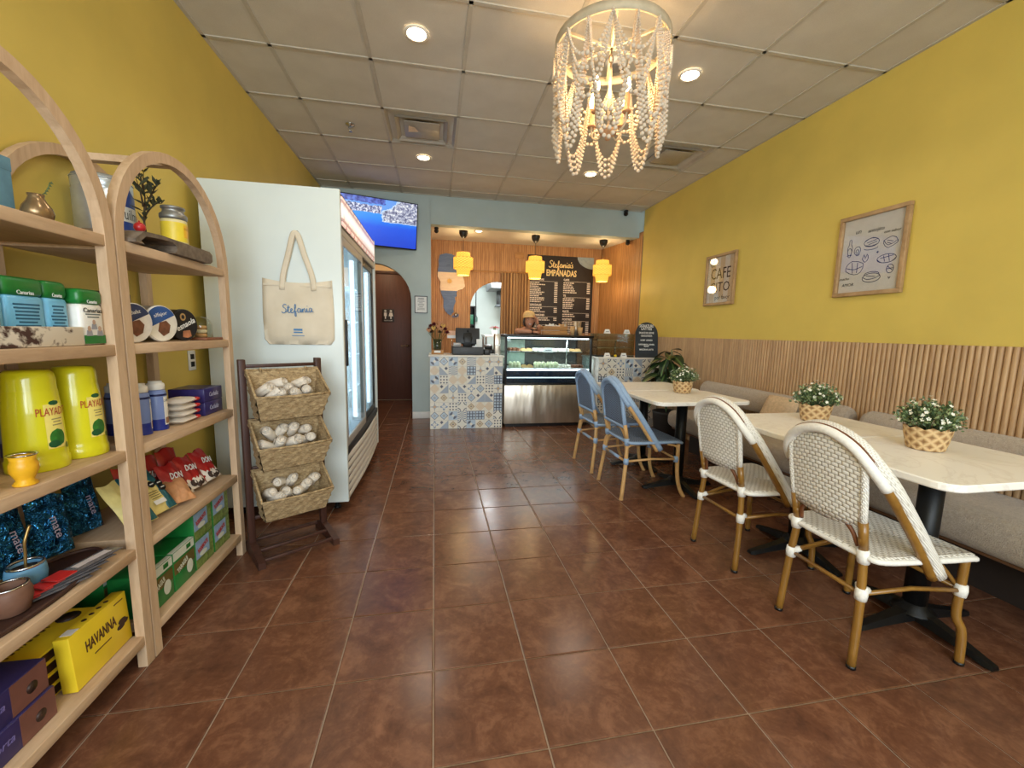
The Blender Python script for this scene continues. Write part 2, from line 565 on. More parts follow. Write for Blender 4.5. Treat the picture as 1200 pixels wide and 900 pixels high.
M_TRIMW = pm('white_trim_paint', (222, 222, 218), .4, var=.04)
struct(MB().rbox(-.305, -.045, N - .014, N, 0, .095, .004).build('baseboard_back', M_TRIMW))
# left-over piece of base on the yellow wall
struct(MB().rbox(W, W + .012, S, N, 0, .09, .003).build('baseboard_left', M_TRIMW))

# ---- hall behind the arch
slab('wall_hall_left', W - .12, W, N + .14, 7.5, -.004, 2.75, mat=M_PEACH)
slab('wall_hall_right', -.30, -.18, N + .14, 7.5, -.004, 2.75, mat=M_PEACH)
slab('wall_hall_back', W, -.30, 7.38, 7.5, -.004, 2.75, mat=M_PEACH)
slab('ceiling_hall', W - .12, -.18, N + .14, 7.5, 2.7, 2.75, mat=M_WHITE)
M_DOOR = wood('brown_door', (98, 62, 50), (84, 52, 42), 5, (6, 6, .5), .45, .04)
d = thing('door_1', 'brown restroom door seen through the blue archway', 'door')
d['kind'] = 'structure'; del d['category']
MB().rbox(-1.22, -.40, 7.335, 7.375, .01, 2.15, .004).build('door_leaf', M_DOOR, d)
M_DFR = pm('door_frame_brown', (72, 46, 38), .5)
for nm, bx in (('door_jamb', (-1.28, -1.22, 7.32, 7.38, 0, 2.2)), ('door_jamb', (-.40, -.34, 7.32, 7.38, 0, 2.2)), ('door_head', (-1.22, -.40, 7.32, 7.38, 2.15, 2.2))):
    MB().rbox(*bx, .004).build(nm, M_DFR, d)
M_CHROME = pm('chrome', (200, 200, 200), .2, 1, var=.03)
hd = MB().lathe([(.028, 0), (.028, .008), (.01, .012), (.01, .045)], 16, M=Matrix.Translation((-.46, 7.335, .95)) @ Matrix.Rotation(PI / 2, 4, 'X'))
hd.tube([(-.46, 7.29, .95), (-.5, 7.288, .951), (-.58, 7.29, .95)], .009, 8)
hd.build('door_handle', M_CHROME, d)
lamp('hall_lamp', 'POINT', (-.85, 6.55, 2.55), 9, WARM, shadow_soft_size=.08)

# restroom sign on the door
M_BLK = pm('black_plastic', (20, 20, 21), .4, var=.1)
M_SIGN = pm('dark_sign_plate', (52, 42, 40), .4)
M_WPR = pm('white_print', (230, 230, 228), .6, var=.03)
sg = thing('restroom_sign', 'small dark restroom sign with two white figures on the brown door', 'sign', (-.775, 7.333, 1.47))
MB().rbox(-.10, .10, -.006, 0, -.12, .10, .003).build('plate', M_SIGN, sg)
for fx in (-.045, .045):
    fb = MB().lathe([(1e-6, 0), (.02, 0), (.02, .002), (1e-6, .002)], 12, M=Matrix.Translation((fx, -.006, .066)) @ Matrix.Rotation(PI / 2, 4, 'X'))
    sk = .012 if fx > 0 else 0
    fb.add([(fx - .022, -.0075, .04), (fx + .022, -.0075, .04), (fx + .024 + sk, -.0075, -.02), (fx + .01, -.0075, -.02), (fx + .01, -.0075, -.065), (fx - .01, -.0075, -.065), (fx - .01, -.0075, -.02), (fx - .024 - sk, -.0075, -.02)], [list(range(8))])
    fb.build('figure', M_WPR, sg)
text('lettering', 'RESTROOM', .026, M_WPR, sg, (0, -.0075, -.095), (1, 0, 0), (0, 0, 1))

# ---- serving recess: fluted wood walls, soffit
m, nt, b = newmat('fluted_wood_panel'); M_FLUTE = m
vec, x, y, z = coords(nt)
u = (x + y * .98) * (1 / .034)
ridge = (u.fr() - .5).abs() * 2.0
rid = 1.0 - ridge.pw(4.0)
pl = noise(nt, vec, 5.0, 3, .6, (6, 6, .35)); st = noise(nt, vec, 30, 3, .6, (3, 3, .2))
tone = pl * .6 + st * .4
c1 = ramp(nt, tone, [(.32, srgb(146, 98, 54)), (.5, srgb(180, 128, 76)), (.68, srgb(204, 154, 100))])
c2 = mixc(nt, ridge.pw(6.0) * .55, c1, srgb(96, 58, 30))
nt.links.new(c2, b.inputs['Base Color'])
b.inputs['Roughness'].default_value = .45
bump(nt, b, rid, .7, .006)
RY = 6.72
KX, KHW, KSP, KRI = 1.02, .452, 1.60, .43
wr = wall_with_arch(MB(), -.17, 3.05, -.004, 2.70, KX, KHW, KSP, KRI, RY, RY + .1)
wall_recess = struct(wr.build('wall_recess_back', M_FLUTE))
struct(MB().box(-.17, -.045, N + .14, RY + .1, -.004, 2.70).build('wall_recess_left', M_FLUTE))
rr_ = MB().prism([(2.965, 5.66), (3.08, 5.66), (3.08, RY + .1), (2.765, RY + .1), (2.765, RY)], -.004, 2.70)
struct(rr_.build('wall_recess_right', M_FLUTE))
slab('ceiling_recess', -.17, 3.08, N + .14, RY + .1, 2.632, 2.70, mat=M_WHITE)
struct(MB().rbox(E_ - .004, E_ + .004, 5.655, 5.67, 1.2, 2.63, .002).build('trim_1', pm('corner_trim_grey', (120, 110, 96), .5)))

# ---- kitchen beyond the arch
slab('wall_kitchen_back', -.6, 3.0, 9.2, 9.3, -.004, 2.8, mat=M_KIT)
slab('wall_kitchen_left', -.17, -.05, RY + .1, 9.2, -.004, 2.8, mat=M_KIT)
slab('wall_kitchen_right', 2.9, 3.0, RY + .1, 9.2, -.004, 2.8, mat=M_KIT)
slab('ceiling_kitchen', -.17, 3.0, RY + .1, 9.3, 2.29, 2.34, mat=M_WHITE)
lamp('kitchen_lamp', 'AREA', (1.2, 7.7, 2.27), 60, (.92, .97, 1), (0, 0, 0), shape='RECTANGLE', size=.6, size_y=1.1)

# ---- ceiling: single lay-in panels on a grid
m, nt, b = newmat('ceiling_panel'); M_CEIL = m
vec, x, y, z = coords(nt)
n1 = noise(nt, vec, 4, 2); n2 = noise(nt, vec, 260, 2, .7)
nt.links.new(ramp(nt, n1 * .5 + n2 * .5, [(.3, srgb(196, 188, 174)), (.7, srgb(214, 207, 194))]), b.inputs['Base Color'])
b.inputs['Roughness'].default_value = .9; b.inputs['Specular IOR Level'].default_value = .2
bump(nt, b, n2, .35, .004)
M_GRID = pm('ceiling_grid_paint', (188, 180, 165), .6, var=.05)
GX, GY, GS = -1.6278, 3.0709, .6096
ceiling = struct(MB().box(W - .12, E_ + .12, S - .12, N + .02, H + .022, H + .1).build('ceiling', M_CEIL))
VENTS = {(2, 1), (6, 1)}
cc = {}
for i in range(0, 8):
    for j in range(-9, 5):
        x0, x1 = max(W, GX + i * GS + .006), min(E_, GX + (i + 1) * GS - .006)
        y0, y1 = max(S, GY + j * GS + .006), min(N, GY + (j + 1) * GS - .006)
        if x1 - x0 < .02 or y1 - y0 < .02 or (i, j) in VENTS or j < -3: continue
        k = (round(x1 - x0, 3), round(y1 - y0, 3))
        if k not in cc:
            w, dd = (x1 - x0) / 2, (y1 - y0) / 2
            me = MB().box(-w, w, -dd, dd, .005, .018).mesh('ceiling_panel'); me.materials.append(M_CEIL); cc[k] = me
        inst('ceiling_panel', cc[k], ceiling, ((x0 + x1) / 2, (y0 + y1) / 2, H + random.uniform(-.0008, .0008)))
MB().box(W, E_, S, GY - 3 * GS - .006, H + .005, H + .018).build('ceiling_panel_field', M_CEIL, ceiling)['kind'] = 'stuff'
def grid_bar(x0, x1, y0, y1):
    MB().box(x0, x1, y0, y1, H - .001, H + .006).build('grid_bar', M_GRID, ceiling)
for i in range(1, 8): grid_bar(GX + i * GS - .012, GX + i * GS + .012, S, N)
for j in range(-3, 5): grid_bar(W, E_, GY + j * GS - .0118, GY + j * GS + .0118)
for bx in ((W, W + .022, S, N), (E_ - .022, E_, S, N), (W, E_, N - .022, N)): grid_bar(*bx)

# ---- fluted wainscot on the right wall, slat by slat
M_SLAT = wood('wainscot_slat_wood', (196, 160, 118), (158, 122, 86), 7, (5, 5, .35), .5, .08, rand=.07)
trim2 = struct(MB().box(E_ - .010, E_, .3, 5.64, 0, 1.195).build('trim_2', M_SLAT))
sl = MB()
rs = .0145
prof = [(-.010 - rs * 1.0 * math.sin(PI * k / 8), -rs * math.cos(PI * k / 8)) for k in range(9)]
vs = [(a, c, 0) for a, c in prof] + [(a, c, 1.2) for a, c in prof]
sl.add(vs, [(i, i + 1, 10 + i, 9 + i) for i in range(8)], 0, True)
sl.add(vs, [list(range(9))[::-1], [9 + i for i in range(9)]])
me = sl.mesh('slat'); me.materials.append(M_SLAT)
y = .9
while y < 5.63:
    inst('slat', me, trim2, (E_, y, .0))
    y += .0302
# ================================================================== CEILING FIXTURES
M_LED = emis('downlight_glow', (255, 236, 205), 14)
M_RIM = pm('downlight_trim', (235, 228, 215), .4, var=.03)
DL = [(-.10, 2.765, 'recessed ceiling downlight nearest the left wall, in front of the supply vent'),
      (1.72, 2.765, 'recessed ceiling downlight just right of the beaded chandelier'),
      (-.105, 4.57, 'recessed ceiling downlight between the supply vent and the blue wall'),
      (1.715, 4.58, 'recessed ceiling downlight below the chandelier, near the serving recess')]
def downlight(x, y, z, label, power=19, r=.057):
    t = thing('downlight', label, 'ceiling light', (x, y, z - .001), 0, 'recessed downlights')
    MB().lathe([(r + .018, .0), (r + .018, -.004), (r + .004, -.007), (r, -.004), (r, 0), (r + .018, 0)], 28).build('trim_ring', M_RIM, t)
    MB().lathe([(1e-6, -.0045), (r * .7, -.0045), (r, -.003)], 28).build('lens', M_LED, t)
    l = lamp('downlight_lamp', 'SPOT', (x, y, z - .03), power, (1, .9, .74), spot_size=math.radians(150), spot_blend=.7, shadow_soft_size=.07)
    return t
for x, y, lb in DL: downlight(x, y, H, lb)
# those over the photographer's head (out of frame) light the near half of the room
for x, y, pw_ in ((-.1, .96, 21), (1.72, .96, 5)):
    lamp('downlight_lamp', 'SPOT', (x, y, H - .03), pw_, (1, .9, .74), spot_size=math.radians(150), spot_blend=.7, shadow_soft_size=.07)
downlight(.62, 6.0, 2.632, 'small recessed downlight in the soffit beside the first pendant', 8, .04)

# supply vents
M_VENT = pm('vent_metal', (176, 168, 154), .45, .3, var=.06)
M_DARK = pm('duct_dark', (16, 15, 14), .9)
def vent(i, j, label):
    cx, cy = GX + (i + .5) * GS, GY + (j + .5) * GS
    t = thing('supply_vent', label, 'air vent', (cx, cy, H), 0, 'ceiling supply vents')
    a = .295
    MB().box(-a, a, -a, a, .055, .075).build('back_box', M_VENT, t)
    for k, (r0, r1, z0, z1) in enumerate(((a, a - .05, -.002, .05), (a - .075, a - .12, -.012, .035), (a - .145, .001, -.004, .012))):
        mb = MB()
        for s in range(4):
            R = Matrix.Rotation(s * PI / 2, 4, 'Z')
            if r1 > .01:
                mb.add([(-r0, -r0, z0), (r0, -r0, z0), (r1, -r1, z1), (-r1, -r1, z1)], [(0, 1, 2, 3)], 0, False, R)
                mb.add([(-r0, -r0, z0 + .003), (r0, -r0, z0 + .003), (r1, -r1, z1 + .003), (-r1, -r1, z1 + .003)], [(0, 1, 2, 3)], 0, False, R)
        if r1 < .01: mb.rbox(-r0, r0, -r0, r0, z0, z0 + .006, .002)
        mb.build('cone' if r1 > .01 else 'centre_plate', M_VENT, t)
    MB().lathe([(.12, .02), (.12, .054)], 20).build('duct_collar', M_DARK, t)
    return t
v1 = vent(2, 1, 'square ceiling vent with nested louvres left of centre')
vent(6, 1, 'square ceiling vent close to the right yellow wall behind the chandelier')
# small pale flap hanging inside the first vent
MB().add([(-.12, .02, -.016), (-.03, .0, -.016), (-.06, -.08, -.018), (-.11, -.10, -.018)], [(0, 1, 2, 3)]).build('damper_flap', pm('flap', (235, 205, 165), .5), v1)
# sprinkler, smoke detector
t = thing('sprinkler_head', 'small chrome sprinkler head on the ceiling left of the vent', 'sprinkler', (-.716, 4.02, H))
MB().lathe([(.04, 0), (.04, -.004), (.018, -.008), (.012, -.02)], 18).build('escutcheon', M_CHROME, t)
s = MB(); s.tube([(-.012, 0, -.018), (-.016, 0, -.04), (0, 0, -.055)], .003, 6); s.tube([(.012, 0, -.018), (.016, 0, -.04), (0, 0, -.055)], .003, 6)
s.lathe([(.018, -.055), (.018, -.058)], 12)
s.build('deflector', M_CHROME, t)
t = thing('smoke_detector', 'round white smoke detector on the ceiling behind the chandelier', 'smoke detector', (1.17, 2.75, H))
MB().lathe([(.07, 0), (.07, -.015), (.058, -.032), (.03, -.038), (1e-6, -.038)], 24).build('housing', M_RIM, t)
MB().lathe([(.05, -.034), (.052, -.037), (.046, -.0385)], 24).build('grille_ring', pm('detector_grey', (150, 145, 138), .5), t)
# dome cameras
def dome_cam(p, label, R=Matrix(), s=1):
    t = thing('security_camera', label, 'camera', p)
    MB().lathe([(.03 * s, 0), (.03 * s, -.02 * s), (.022 * s, -.026 * s)], 16).build('mount', M_BLK if s > .9 else M_RIM, t)
    MB().sphere((0, 0, -.045 * s), .032 * s, 14, 10).build('ball', M_BLK, t)
    MB().sphere((-.006 * s, -.027 * s, -.05 * s), .011 * s, 8, 6).build('lens', pm('lens_glass', (40, 20, 22), .1), t)
    return t
dome_cam((2.70, 5.72, H - .005), 'small black ball camera at the top of the blue header by the right wall')
dome_cam((2.86, 5.95, 2.632), 'small dark camera under the soffit next to the yellow wall corner')
dome_cam((.03, 5.96, 2.632), 'small black camera in the left corner under the soffit')

# ================================================================== BEADED CHANDELIER
CX, CY, CZ, CR = .91, 2.2, 2.70, .29
M_BEAD = pm('whitewashed_bead', (206, 190, 170), .65, var=.08, scale=60, rand=.05)
M_WFR = pm('whitewashed_frame', (190, 176, 150), .6, var=.12, scale=18)
M_ROPE = pm('bead_cord', (215, 190, 140), .7)
M_BULB = emis('bulb_glow', (255, 214, 150), 30)
M_CANDLE = pm('candle_sleeve', (196, 150, 110), .6)
ch = thing('beaded_chandelier', 'round chandelier draped with white wooden bead strands and candle bulbs', 'chandelier', (CX, CY, CZ))
ring = MB()
ring.lathe([(CR, -.022), (CR + .004, -.022), (CR + .004, .022), (CR, .022), (CR - .006, .022), (CR - .006, -.022), (CR, -.022)], 48)
ring.build('top_ring', M_WFR, ch)
for k in range(6):                                    # hexagonal stay bars of the frame
    a, b_ = k * PI / 3 + .2, (k + 1) * PI / 3 + .2
    MB().bar((CR * .97 * math.cos(a), CR * .97 * math.sin(a), 0), (0, 0, .0), .012, .012).build('frame_bar', M_WFR, ch)
MB().tube([(0, 0, .0), (0, 0, H - CZ - .02)], .006, 8).build('stem', M_WFR, ch)
MB().lathe([(.06, H - CZ), (.06, H - CZ - .012), (.02, H - CZ - .03)], 20).build('canopy', M_WFR, ch)
for k in range(3):                                    # chain links below the ring
    MB().tube([(.012 * math.cos(q * PI / 4) * (1 if k % 2 else .2), .012 * math.cos(q * PI / 4) * (.2 if k % 2 else 1), -.02 - k * .035 + .022 * math.sin(q * PI / 4)) for q in range(8)], .003, 6, closed=True).build('chain_link', pm('aged_iron', (110, 95, 78), .5, .6), ch)
MB().tube([(0, 0, -.1), (0, 0, -.40)], .008, 10).build('drop_rod', M_WFR, ch)
MB().lathe([(1e-6, -.455), (.012, -.45), (.016, -.44), (.03, -.43), (.045, -.42), (.047, -.405), (.02, -.395), (.012, -.38)], 18).build('hub', M_CANDLE, ch)
for k in range(4):
    a = k * PI / 2 + .55
    ca, sa = math.cos(a), math.sin(a)
    arm = MB().tube(smoothpts([(.03 * ca, .03 * sa, -.41), (.07 * ca, .07 * sa, -.43), (.105 * ca, .105 * sa, -.40), (.11 * ca, .11 * sa, -.35)], 5), .0055, 8)
    ar = arm.build('arm', M_WFR, ch)
    MB().lathe([(.022, -.352), (.024, -.346), (.013, -.345), (.013, -.26), (.011, -.258)], 14, (.11 * ca, .11 * sa, 0)).build('candle_sleeve', M_CANDLE, ar)
    MB().lathe([(.006, -.258), (.015, -.235), (.016, -.222), (.010, -.198), (.002, -.178)], 12, (.11 * ca, .11 * sa, 0)).build('bulb', M_BULB, ar)
    lamp('chandelier_lamp', 'POINT', (CX + .11 * ca, CY + .11 * sa, CZ - .155), 2.2, (1, .68, .36), shadow_soft_size=.02)
# bead strands: long swags hung between six fixing points, four lines each, plus inner short swags
ico = bmesh.new(); bmesh.ops.create_icosphere(ico, subdivisions=1, radius=1)
IV = [v.co.copy() for v in ico.verts]; IF = [[v.index for v in f.verts] for f in ico.faces]; ico.free()
def swag(p, q, drop, rad, bulge, n=60):
    out = []
    for i in range(n + 1):
        t = i / n
        k = 1 - (2 * t - 1) ** 2
        kk = 1 - abs(2 * t - 1) ** 2.3
        pt = Vector(p) * (1 - t) + Vector(q) * t
        h = Vector((pt.x, pt.y, 0))
        tgt = h.normalized() * rad if h.length > .02 else h
        xy = h.lerp(tgt, bulge)
        out.append(Vector((xy.x, xy.y, pt.z - drop * kk)))
    return out
def bead_line(mb, pts, rmin, rmax):
    L = [0]
    for a, b_ in zip(pts, pts[1:]): L.append(L[-1] + (b_ - a).length)
    tot = L[-1]; s = rmin
    i = 0
    while s < tot:
        t = s / tot
        r = rmin + (rmax - rmin) * (1 - abs(2 * t - 1)) ** 1.2
        while i < len(L) - 2 and L[i + 1] < s: i += 1
        f = (s - L[i]) / max(1e-6, L[i + 1] - L[i])
        c = pts[i].lerp(pts[i + 1], f)
        mb.add([c + v * r for v in IV], IF, 0, True)
        s += 2 * r * 1.02
NS = 8
for k in range(NS):
    a = 2 * PI * k / NS + .785
    b_ = 2 * PI * (k + 1) / NS + .785
    P = (CR * math.cos(a), CR * math.sin(a), -.02); Q = (CR * math.cos(b_), CR * math.sin(b_), -.02)
    for q in range(4):                                # outer long swags
        mb = MB(); bead_line(mb, swag(P, Q, .42 + q * .036, CR + .004 - q * .012, .8), .0052, .0125)
        mb.build('bead_strand', M_BEAD, ch)['kind'] = 'stuff'
    a2 = a + PI / NS; b2 = b_ + PI / NS
    P = (CR * math.cos(a2), CR * math.sin(a2), -.02); Q = (CR * math.cos(b2), CR * math.sin(b2), -.02)
    for q in range(4):                                # shorter swags, shifted half a bay
        mb = MB(); bead_line(mb, swag(P, Q, .16 + q * .06, CR + .012 - q * .006, .85), .0052, .0128)
        mb.build('bead_strand', M_BEAD, ch)['kind'] = 'stuff'

# ================================================================== PENDANTS OVER THE COUNTER
M_BAM, nt, b = newmat('bamboo_lamp_shade')
vec, x, y, z = coords(nt)
w1 = ((x.at2(y) * 16.0 + z * 190.0).sin() + (x.at2(y) * 16.0 - z * 190.0).sin()) * .5
hz = (z * 320.0).sin()
f = w1 * .8 + hz * .15 + .5
nt.links.new(ramp(nt, f, [(.2, srgb(176, 110, 36)), (.8, srgb(246, 205, 110))]), b.inputs['Base Color'])
nt.links.new(ramp(nt, f, [(.1, srgb(200, 124, 16)), (.8, srgb(255, 224, 92))]), b.inputs['Emission Color'])
b.inputs['Emission Strength'].default_value = .95
b.inputs['Roughness'].default_value = .6
bump(nt, b, f, .6, .004)
M_BAMR = pm('bamboo_hoop', (206, 160, 70), .5, emit=(220, 150, 30), estr=.35)
pd = None
for k, (px, lb) in enumerate(((.408, 'three-tier bamboo pendant lamp in front of the wooden country map'), (1.465, 'three-tier bamboo pendant lamp between the curtain and the menu board'), (2.52, 'three-tier bamboo pendant lamp over the right counter'))):
    if pd is None:
        pd = thing('bamboo_pendant', lb, 'pendant lamp', (px, 6.06, 2.632), 0, 'bamboo pendants over the counter')
        MB().lathe([(.06, 0), (.062, -.03), (.05, -.065), (.022, -.098), (.006, -.105)], 20).build('ceiling_cup', M_BLK, pd)
        MB().tube([(0, 0, -.1), (0, 0, -.36)], .004, 6).build('cord', M_BLK, pd)
        z0 = -.30
        for r0, r1, za, zb in ((.095, .105, 0, -.085), (.140, .140, -.07, -.22), (.105, .088, -.205, -.31)):
            sh = MB().lathe([(r0, z0 + za), (r1, z0 + zb), (r1 - .004, z0 + zb), (r0 - .004, z0 + za), (r0, z0 + za)], 28)
            so = sh.build('shade_tier', M_BAM, pd)
            for r, zz in ((r0, za), (r1, zb)):
                MB().tube([(r * math.cos(q * PI / 14), r * math.sin(q * PI / 14), z0 + zz) for q in range(28)], .0035, 6, closed=True).build('hoop', M_BAMR, so)
        MB().lathe([(.095, z0), (.02, z0 + .004), (.012, z0 + .02)], 16).build('top_disc', M_BAMR, pd)
        MB().sphere((0, 0, z0 - .14), .035, 12, 8).build('bulb', emis('pendant_bulb', (255, 220, 150), 12), pd)
    else:
        dup(pd, (px, 6.06, 2.632), 0, lb)
    lamp('pendant_lamp', 'POINT', (px, 6.06, 2.632 - .62 - .04), 5, (1, .72, .36), shadow_soft_size=.06)
    lamp('pendant_lamp', 'POINT', (px, 6.06, 2.632 - .22), 3.0, (1, .72, .36), shadow_soft_size=.05)
# ================================================================== DINING SIDE
# ---- marble tables
m, nt, b = newmat('white_marble_laminate'); M_MARB = m
vec, x, y, z = coords(nt)
oi = nt.nodes.new('ShaderNodeObjectInfo')
wv = noise(nt, vec, 2.2, 5, .6, None, 1.6)
vein = (wv - .5).abs() * 40.0
vein = vein.mn(1.0)
w2 = noise(nt, vec, 5, 4, .6)
c = mixc(nt, vein, srgb(232, 226, 218), srgb(244, 240, 233))
nt.links.new(mixc(nt, w2 * .2, c, srgb(232, 226, 217)), b.inputs['Base Color'])
b.inputs['Roughness'].default_value = .32; b.inputs['Specular IOR Level'].default_value = .4
M_IRON = pm('black_cast_iron', (17, 17, 18), .45, .3, var=.2, bmp=.1)
def table(label):
    t = thing('cafe_table', label, 'table', group='marble-topped cafe tables')
    w, d_, r = .383, .297, .062
    poly = []
    for cx, cy, a0 in ((w - r, d_ - r, 0), (-w + r, d_ - r, 90), (-w + r, -d_ + r, 180), (w - r, -d_ + r, 270)):
        for q in range(6):
            a = math.radians(a0 + q * 18); poly.append((cx + r * math.cos(a), cy + r * math.sin(a)))
    mb = MB(); n = len(poly); zs = ((.722, -.004), (.726, 0), (.746, 0), (.75, -.004))
    vs = []
    for zz, off in zs:
        for px, py in poly:
            l = math.hypot(px, py); vs.append((px * (1 + off / l), py * (1 + off / l), zz))
    for i in range(3): mb.add(vs, [(i * n + q, i * n + (q + 1) % n, (i + 1) * n + (q + 1) % n, (i + 1) * n + q) for q in range(n)])
    mb.add(vs, [list(range(n))[::-1], [3 * n + q for q in range(n)]])
    mb.build('tabletop', M_MARB, t)
    MB().rbox(-.16, .16, -.16, .16, .712, .722, .003).build('mounting_plate', M_IRON, t)
    MB().lathe([(.041, .03), (.041, .712)], 20).build('column', M_IRON, t)
    MB().lathe([(.075, .055), (.072, .065), (.045, .085), (.037, .11)], 20).build('column_collar', M_IRON, t)
    for k in range(4):
        a = k * PI / 2
        R = Matrix.Rotation(a, 4, 'Z')
        mb = MB(); L = .275 if k % 2 else .30
        sec = [(.0, .032, .030, .075), (.08, .03, .028, .068), (.18, .024, .018, .045), (L - .03, .022, .008, .028), (L, .018, .006, .022)]
        vs = []
        for xx, hw, zb, zt in sec: vs += [(xx, -hw, zb), (xx, hw, zb), (xx, hw * .7, zt), (xx, -hw * .7, zt)]
        for i in range(4): mb.add(vs, [(i * 4 + q, i * 4 + (q + 1) % 4, i * 4 + 4 + (q + 1) % 4, i * 4 + 4 + q) for q in range(4)], 0, False, R)
        mb.add(vs, [(0, 3, 2, 1), (16, 17, 18, 19)], 0, False, R)
        o = mb.build('base_foot', M_IRON, t)
        MB().lathe([(.014, 0), (.014, .012)], 10, (L - .03, 0, 0), M=R).build('glide', M_BLK, o)
    return t
tA = table('white marble-topped table nearest the camera, carrying the nearest potted plant')
tA.location = (2.05, 1.293, 0)
dup(tA, (2.05, 1.893, 0), 0, 'white marble-topped table pushed up behind the nearest table, carrying the middle potted plant')
dup(tA, (1.935, 2.90, 0), 0, 'marble-topped table beside the nearer blue chair, carrying the farthest potted plant')
dup(tA, (1.935, 3.50, 0), 0, 'marble-topped table farthest back, beside the farther blue chair')

# ---- upholstered benches with bolster backs
m, nt, b = newmat('beige_boucle'); M_BOUC = m
vec, x, y, z = coords(nt)
n1 = noise(nt, vec, 190, 2, .7); n2 = noise(nt, vec, 60, 2, .6)
nt.links.new(ramp(nt, n1 * .6 + n2 * .4, [(.3, srgb(150, 134, 116)), (.7, srgb(188, 172, 154))]), b.inputs['Base Color'])
b.inputs['Roughness'].default_value = .95; b.inputs['Sheen Weight'].default_value = .3
bump(nt, b, n1, .8, .006)
M_BBASE = wood('bench_base_wood', (120, 84, 56), (88, 60, 40), 6, (1, .3, 1), .6)
def bench(y0, y1, label):
    t = thing('upholstered_bench', label, 'bench', (0, 0, 0), 0, 'boucle benches along the wainscot')
    MB().rbox(2.385, 2.90, y0, y1, .275, .455, .07, segs=4).build('seat_cushion', M_BOUC, t)
    prof = []
    pts = [(2.815 + .075 * math.cos(a), .66 + .10 * math.sin(a)) for a in [2 * PI * q / 16 for q in range(16)]]
    mb = MB(); secs = [(y0 + .005, .55), (y0 + .02, .85), (y0 + .05, 1), (y1 - .05, 1), (y1 - .02, .85), (y1 - .005, .55)]
    vs = []
    for yy, k in secs: vs += [(2.815 + (p - 2.815) * k, yy, .66 + (q - .66) * k) for p, q in pts]
    for i in range(5): mb.add(vs, [(i * 16 + q, i * 16 + (q + 1) % 16, i * 16 + 16 + (q + 1) % 16, i * 16 + 16 + q) for q in range(16)], 0, True)
    mb.add(vs, [list(range(16)), [80 + q for q in range(16)]])
    mb.build('bolster', M_BOUC, t)
    MB().box(2.66, 2.885, y0 + .04, y1 - .04, .0, .28).build('plinth', pm('bench_plinth_shade', (40, 30, 26), .7), t)  # plinth coloured dark to paint in the shade under bench and tables
    MB().rbox(2.45, 2.88, y0 + .03, y1 - .03, .255, .28, .004).build('seat_board', M_BBASE, t)
    yy = y0 + .25
    while yy < y1:
        MB().tube([(2.84, yy, .44), (2.86, yy, .60)], .012, 8).build('back_bracket', M_IRON, t); yy += .6
    return t
bench(.45, 2.20, 'beige boucle bench with bolster back beside the two nearest tables')
bench(2.27, 3.86, 'beige boucle bench with bolster back beside the two farther tables')
# cushion lying on the far bench
cu = MB()
for i in range(9):
    for j in range(9):
        u, v = i / 8 * 2 - 1, j / 8 * 2 - 1
        k = max(0, (1 - u ** 4) * (1 - v ** 4)) ** .5
        cu.v.append((u * .15 * (1 - .06 * v * v), v * .14 * (1 - .06 * u * u), .045 * k))
n0 = len(cu.v)
cu.v += [(a, b_, -c_) for a, b_, c_ in cu.v]
for i in range(8):
    for j in range(8):
        f = [i * 9 + j, i * 9 + j + 1, i * 9 + 10 + j, i * 9 + 9 + j]
        cu.f += [f, [n0 + q for q in f[::-1]]]; cu.m += [0, 0]; cu.sm += [True, True]
c0 = cu.build('throw_cushion', pm('tan_linen', (196, 170, 138), .9, var=.15, scale=60, bmp=.3), None, (2.665, 2.75, .618), (math.radians(8), math.radians(-66), 0))
tag(c0, 'tan linen cushion leaning on the far bench bolster', 'cushion')

# ---- bistro chairs
def weave_mat(name, ca, cb, su, sv, ground, herring=False):
    m, nt, b = newmat(name)
    vec, x, y, z = coords(nt)
    u = y * su; v = z * sv + x * sv
    if herring:
        h = (u * .25).pp(1.0) * 2.0
        s = ((v + h) * 1.0).fr()
        t = (s - .5).abs() * 2.0
        f = 1.0 - t
        c = ramp(nt, f, [(.15, srgb(*ground)), (.55, srgb(*ca)), (.95, srgb(*cb))])
    else:
        row = v.fl()
        uu = (u + row.mod(2.0) * .5).fr()
        a = (uu - .5).abs() * 2.0
        w = (v.fr() - .5).abs() * 2.0
        f = (1.0 - a.pw(4.0)) * (1.0 - w.pw(4.0))
        c = ramp(nt, f, [(.0, srgb(*ground)), (.35, srgb(*ca)), (.9, srgb(*cb))])
    nt.links.new(c, b.inputs['Base Color'])
    b.inputs['Roughness'].default_value = .55
    bump(nt, b, f, .6, .004)
    MATS[name] = m
    return m
M_WW = weave_mat('white_woven_resin', (206, 200, 188), (236, 232, 224), 38, 74, (138, 126, 108))
M_WB = weave_mat('blue_woven_resin', (96, 112, 136), (140, 160, 186), 90, 90, (48, 58, 78), True)
M_WWRAP = pm('white_binding', (232, 229, 222), .5, var=.06, scale=90, bmp=.4, bscale=120)
M_WHOOP = weave_mat('white_woven_hoop', (220, 215, 205), (236, 232, 224), 90, 110, (190, 181, 167))
M_BWRAP = pm('light_blue_binding', (140, 164, 194), .5, var=.08, scale=60, bmp=.3, bscale=160)
M_GOLD = wood('bamboo_look_tube', (146, 106, 46), (122, 84, 34), 5, (4, 4, 1), .3, .03, .5)
M_REED = pm('brown_reed_edge', (112, 66, 36), .5)
M_RATT = wood('natural_rattan', (206, 164, 108), (178, 134, 80), 8, (3, 3, 1), .45, .04, .5)
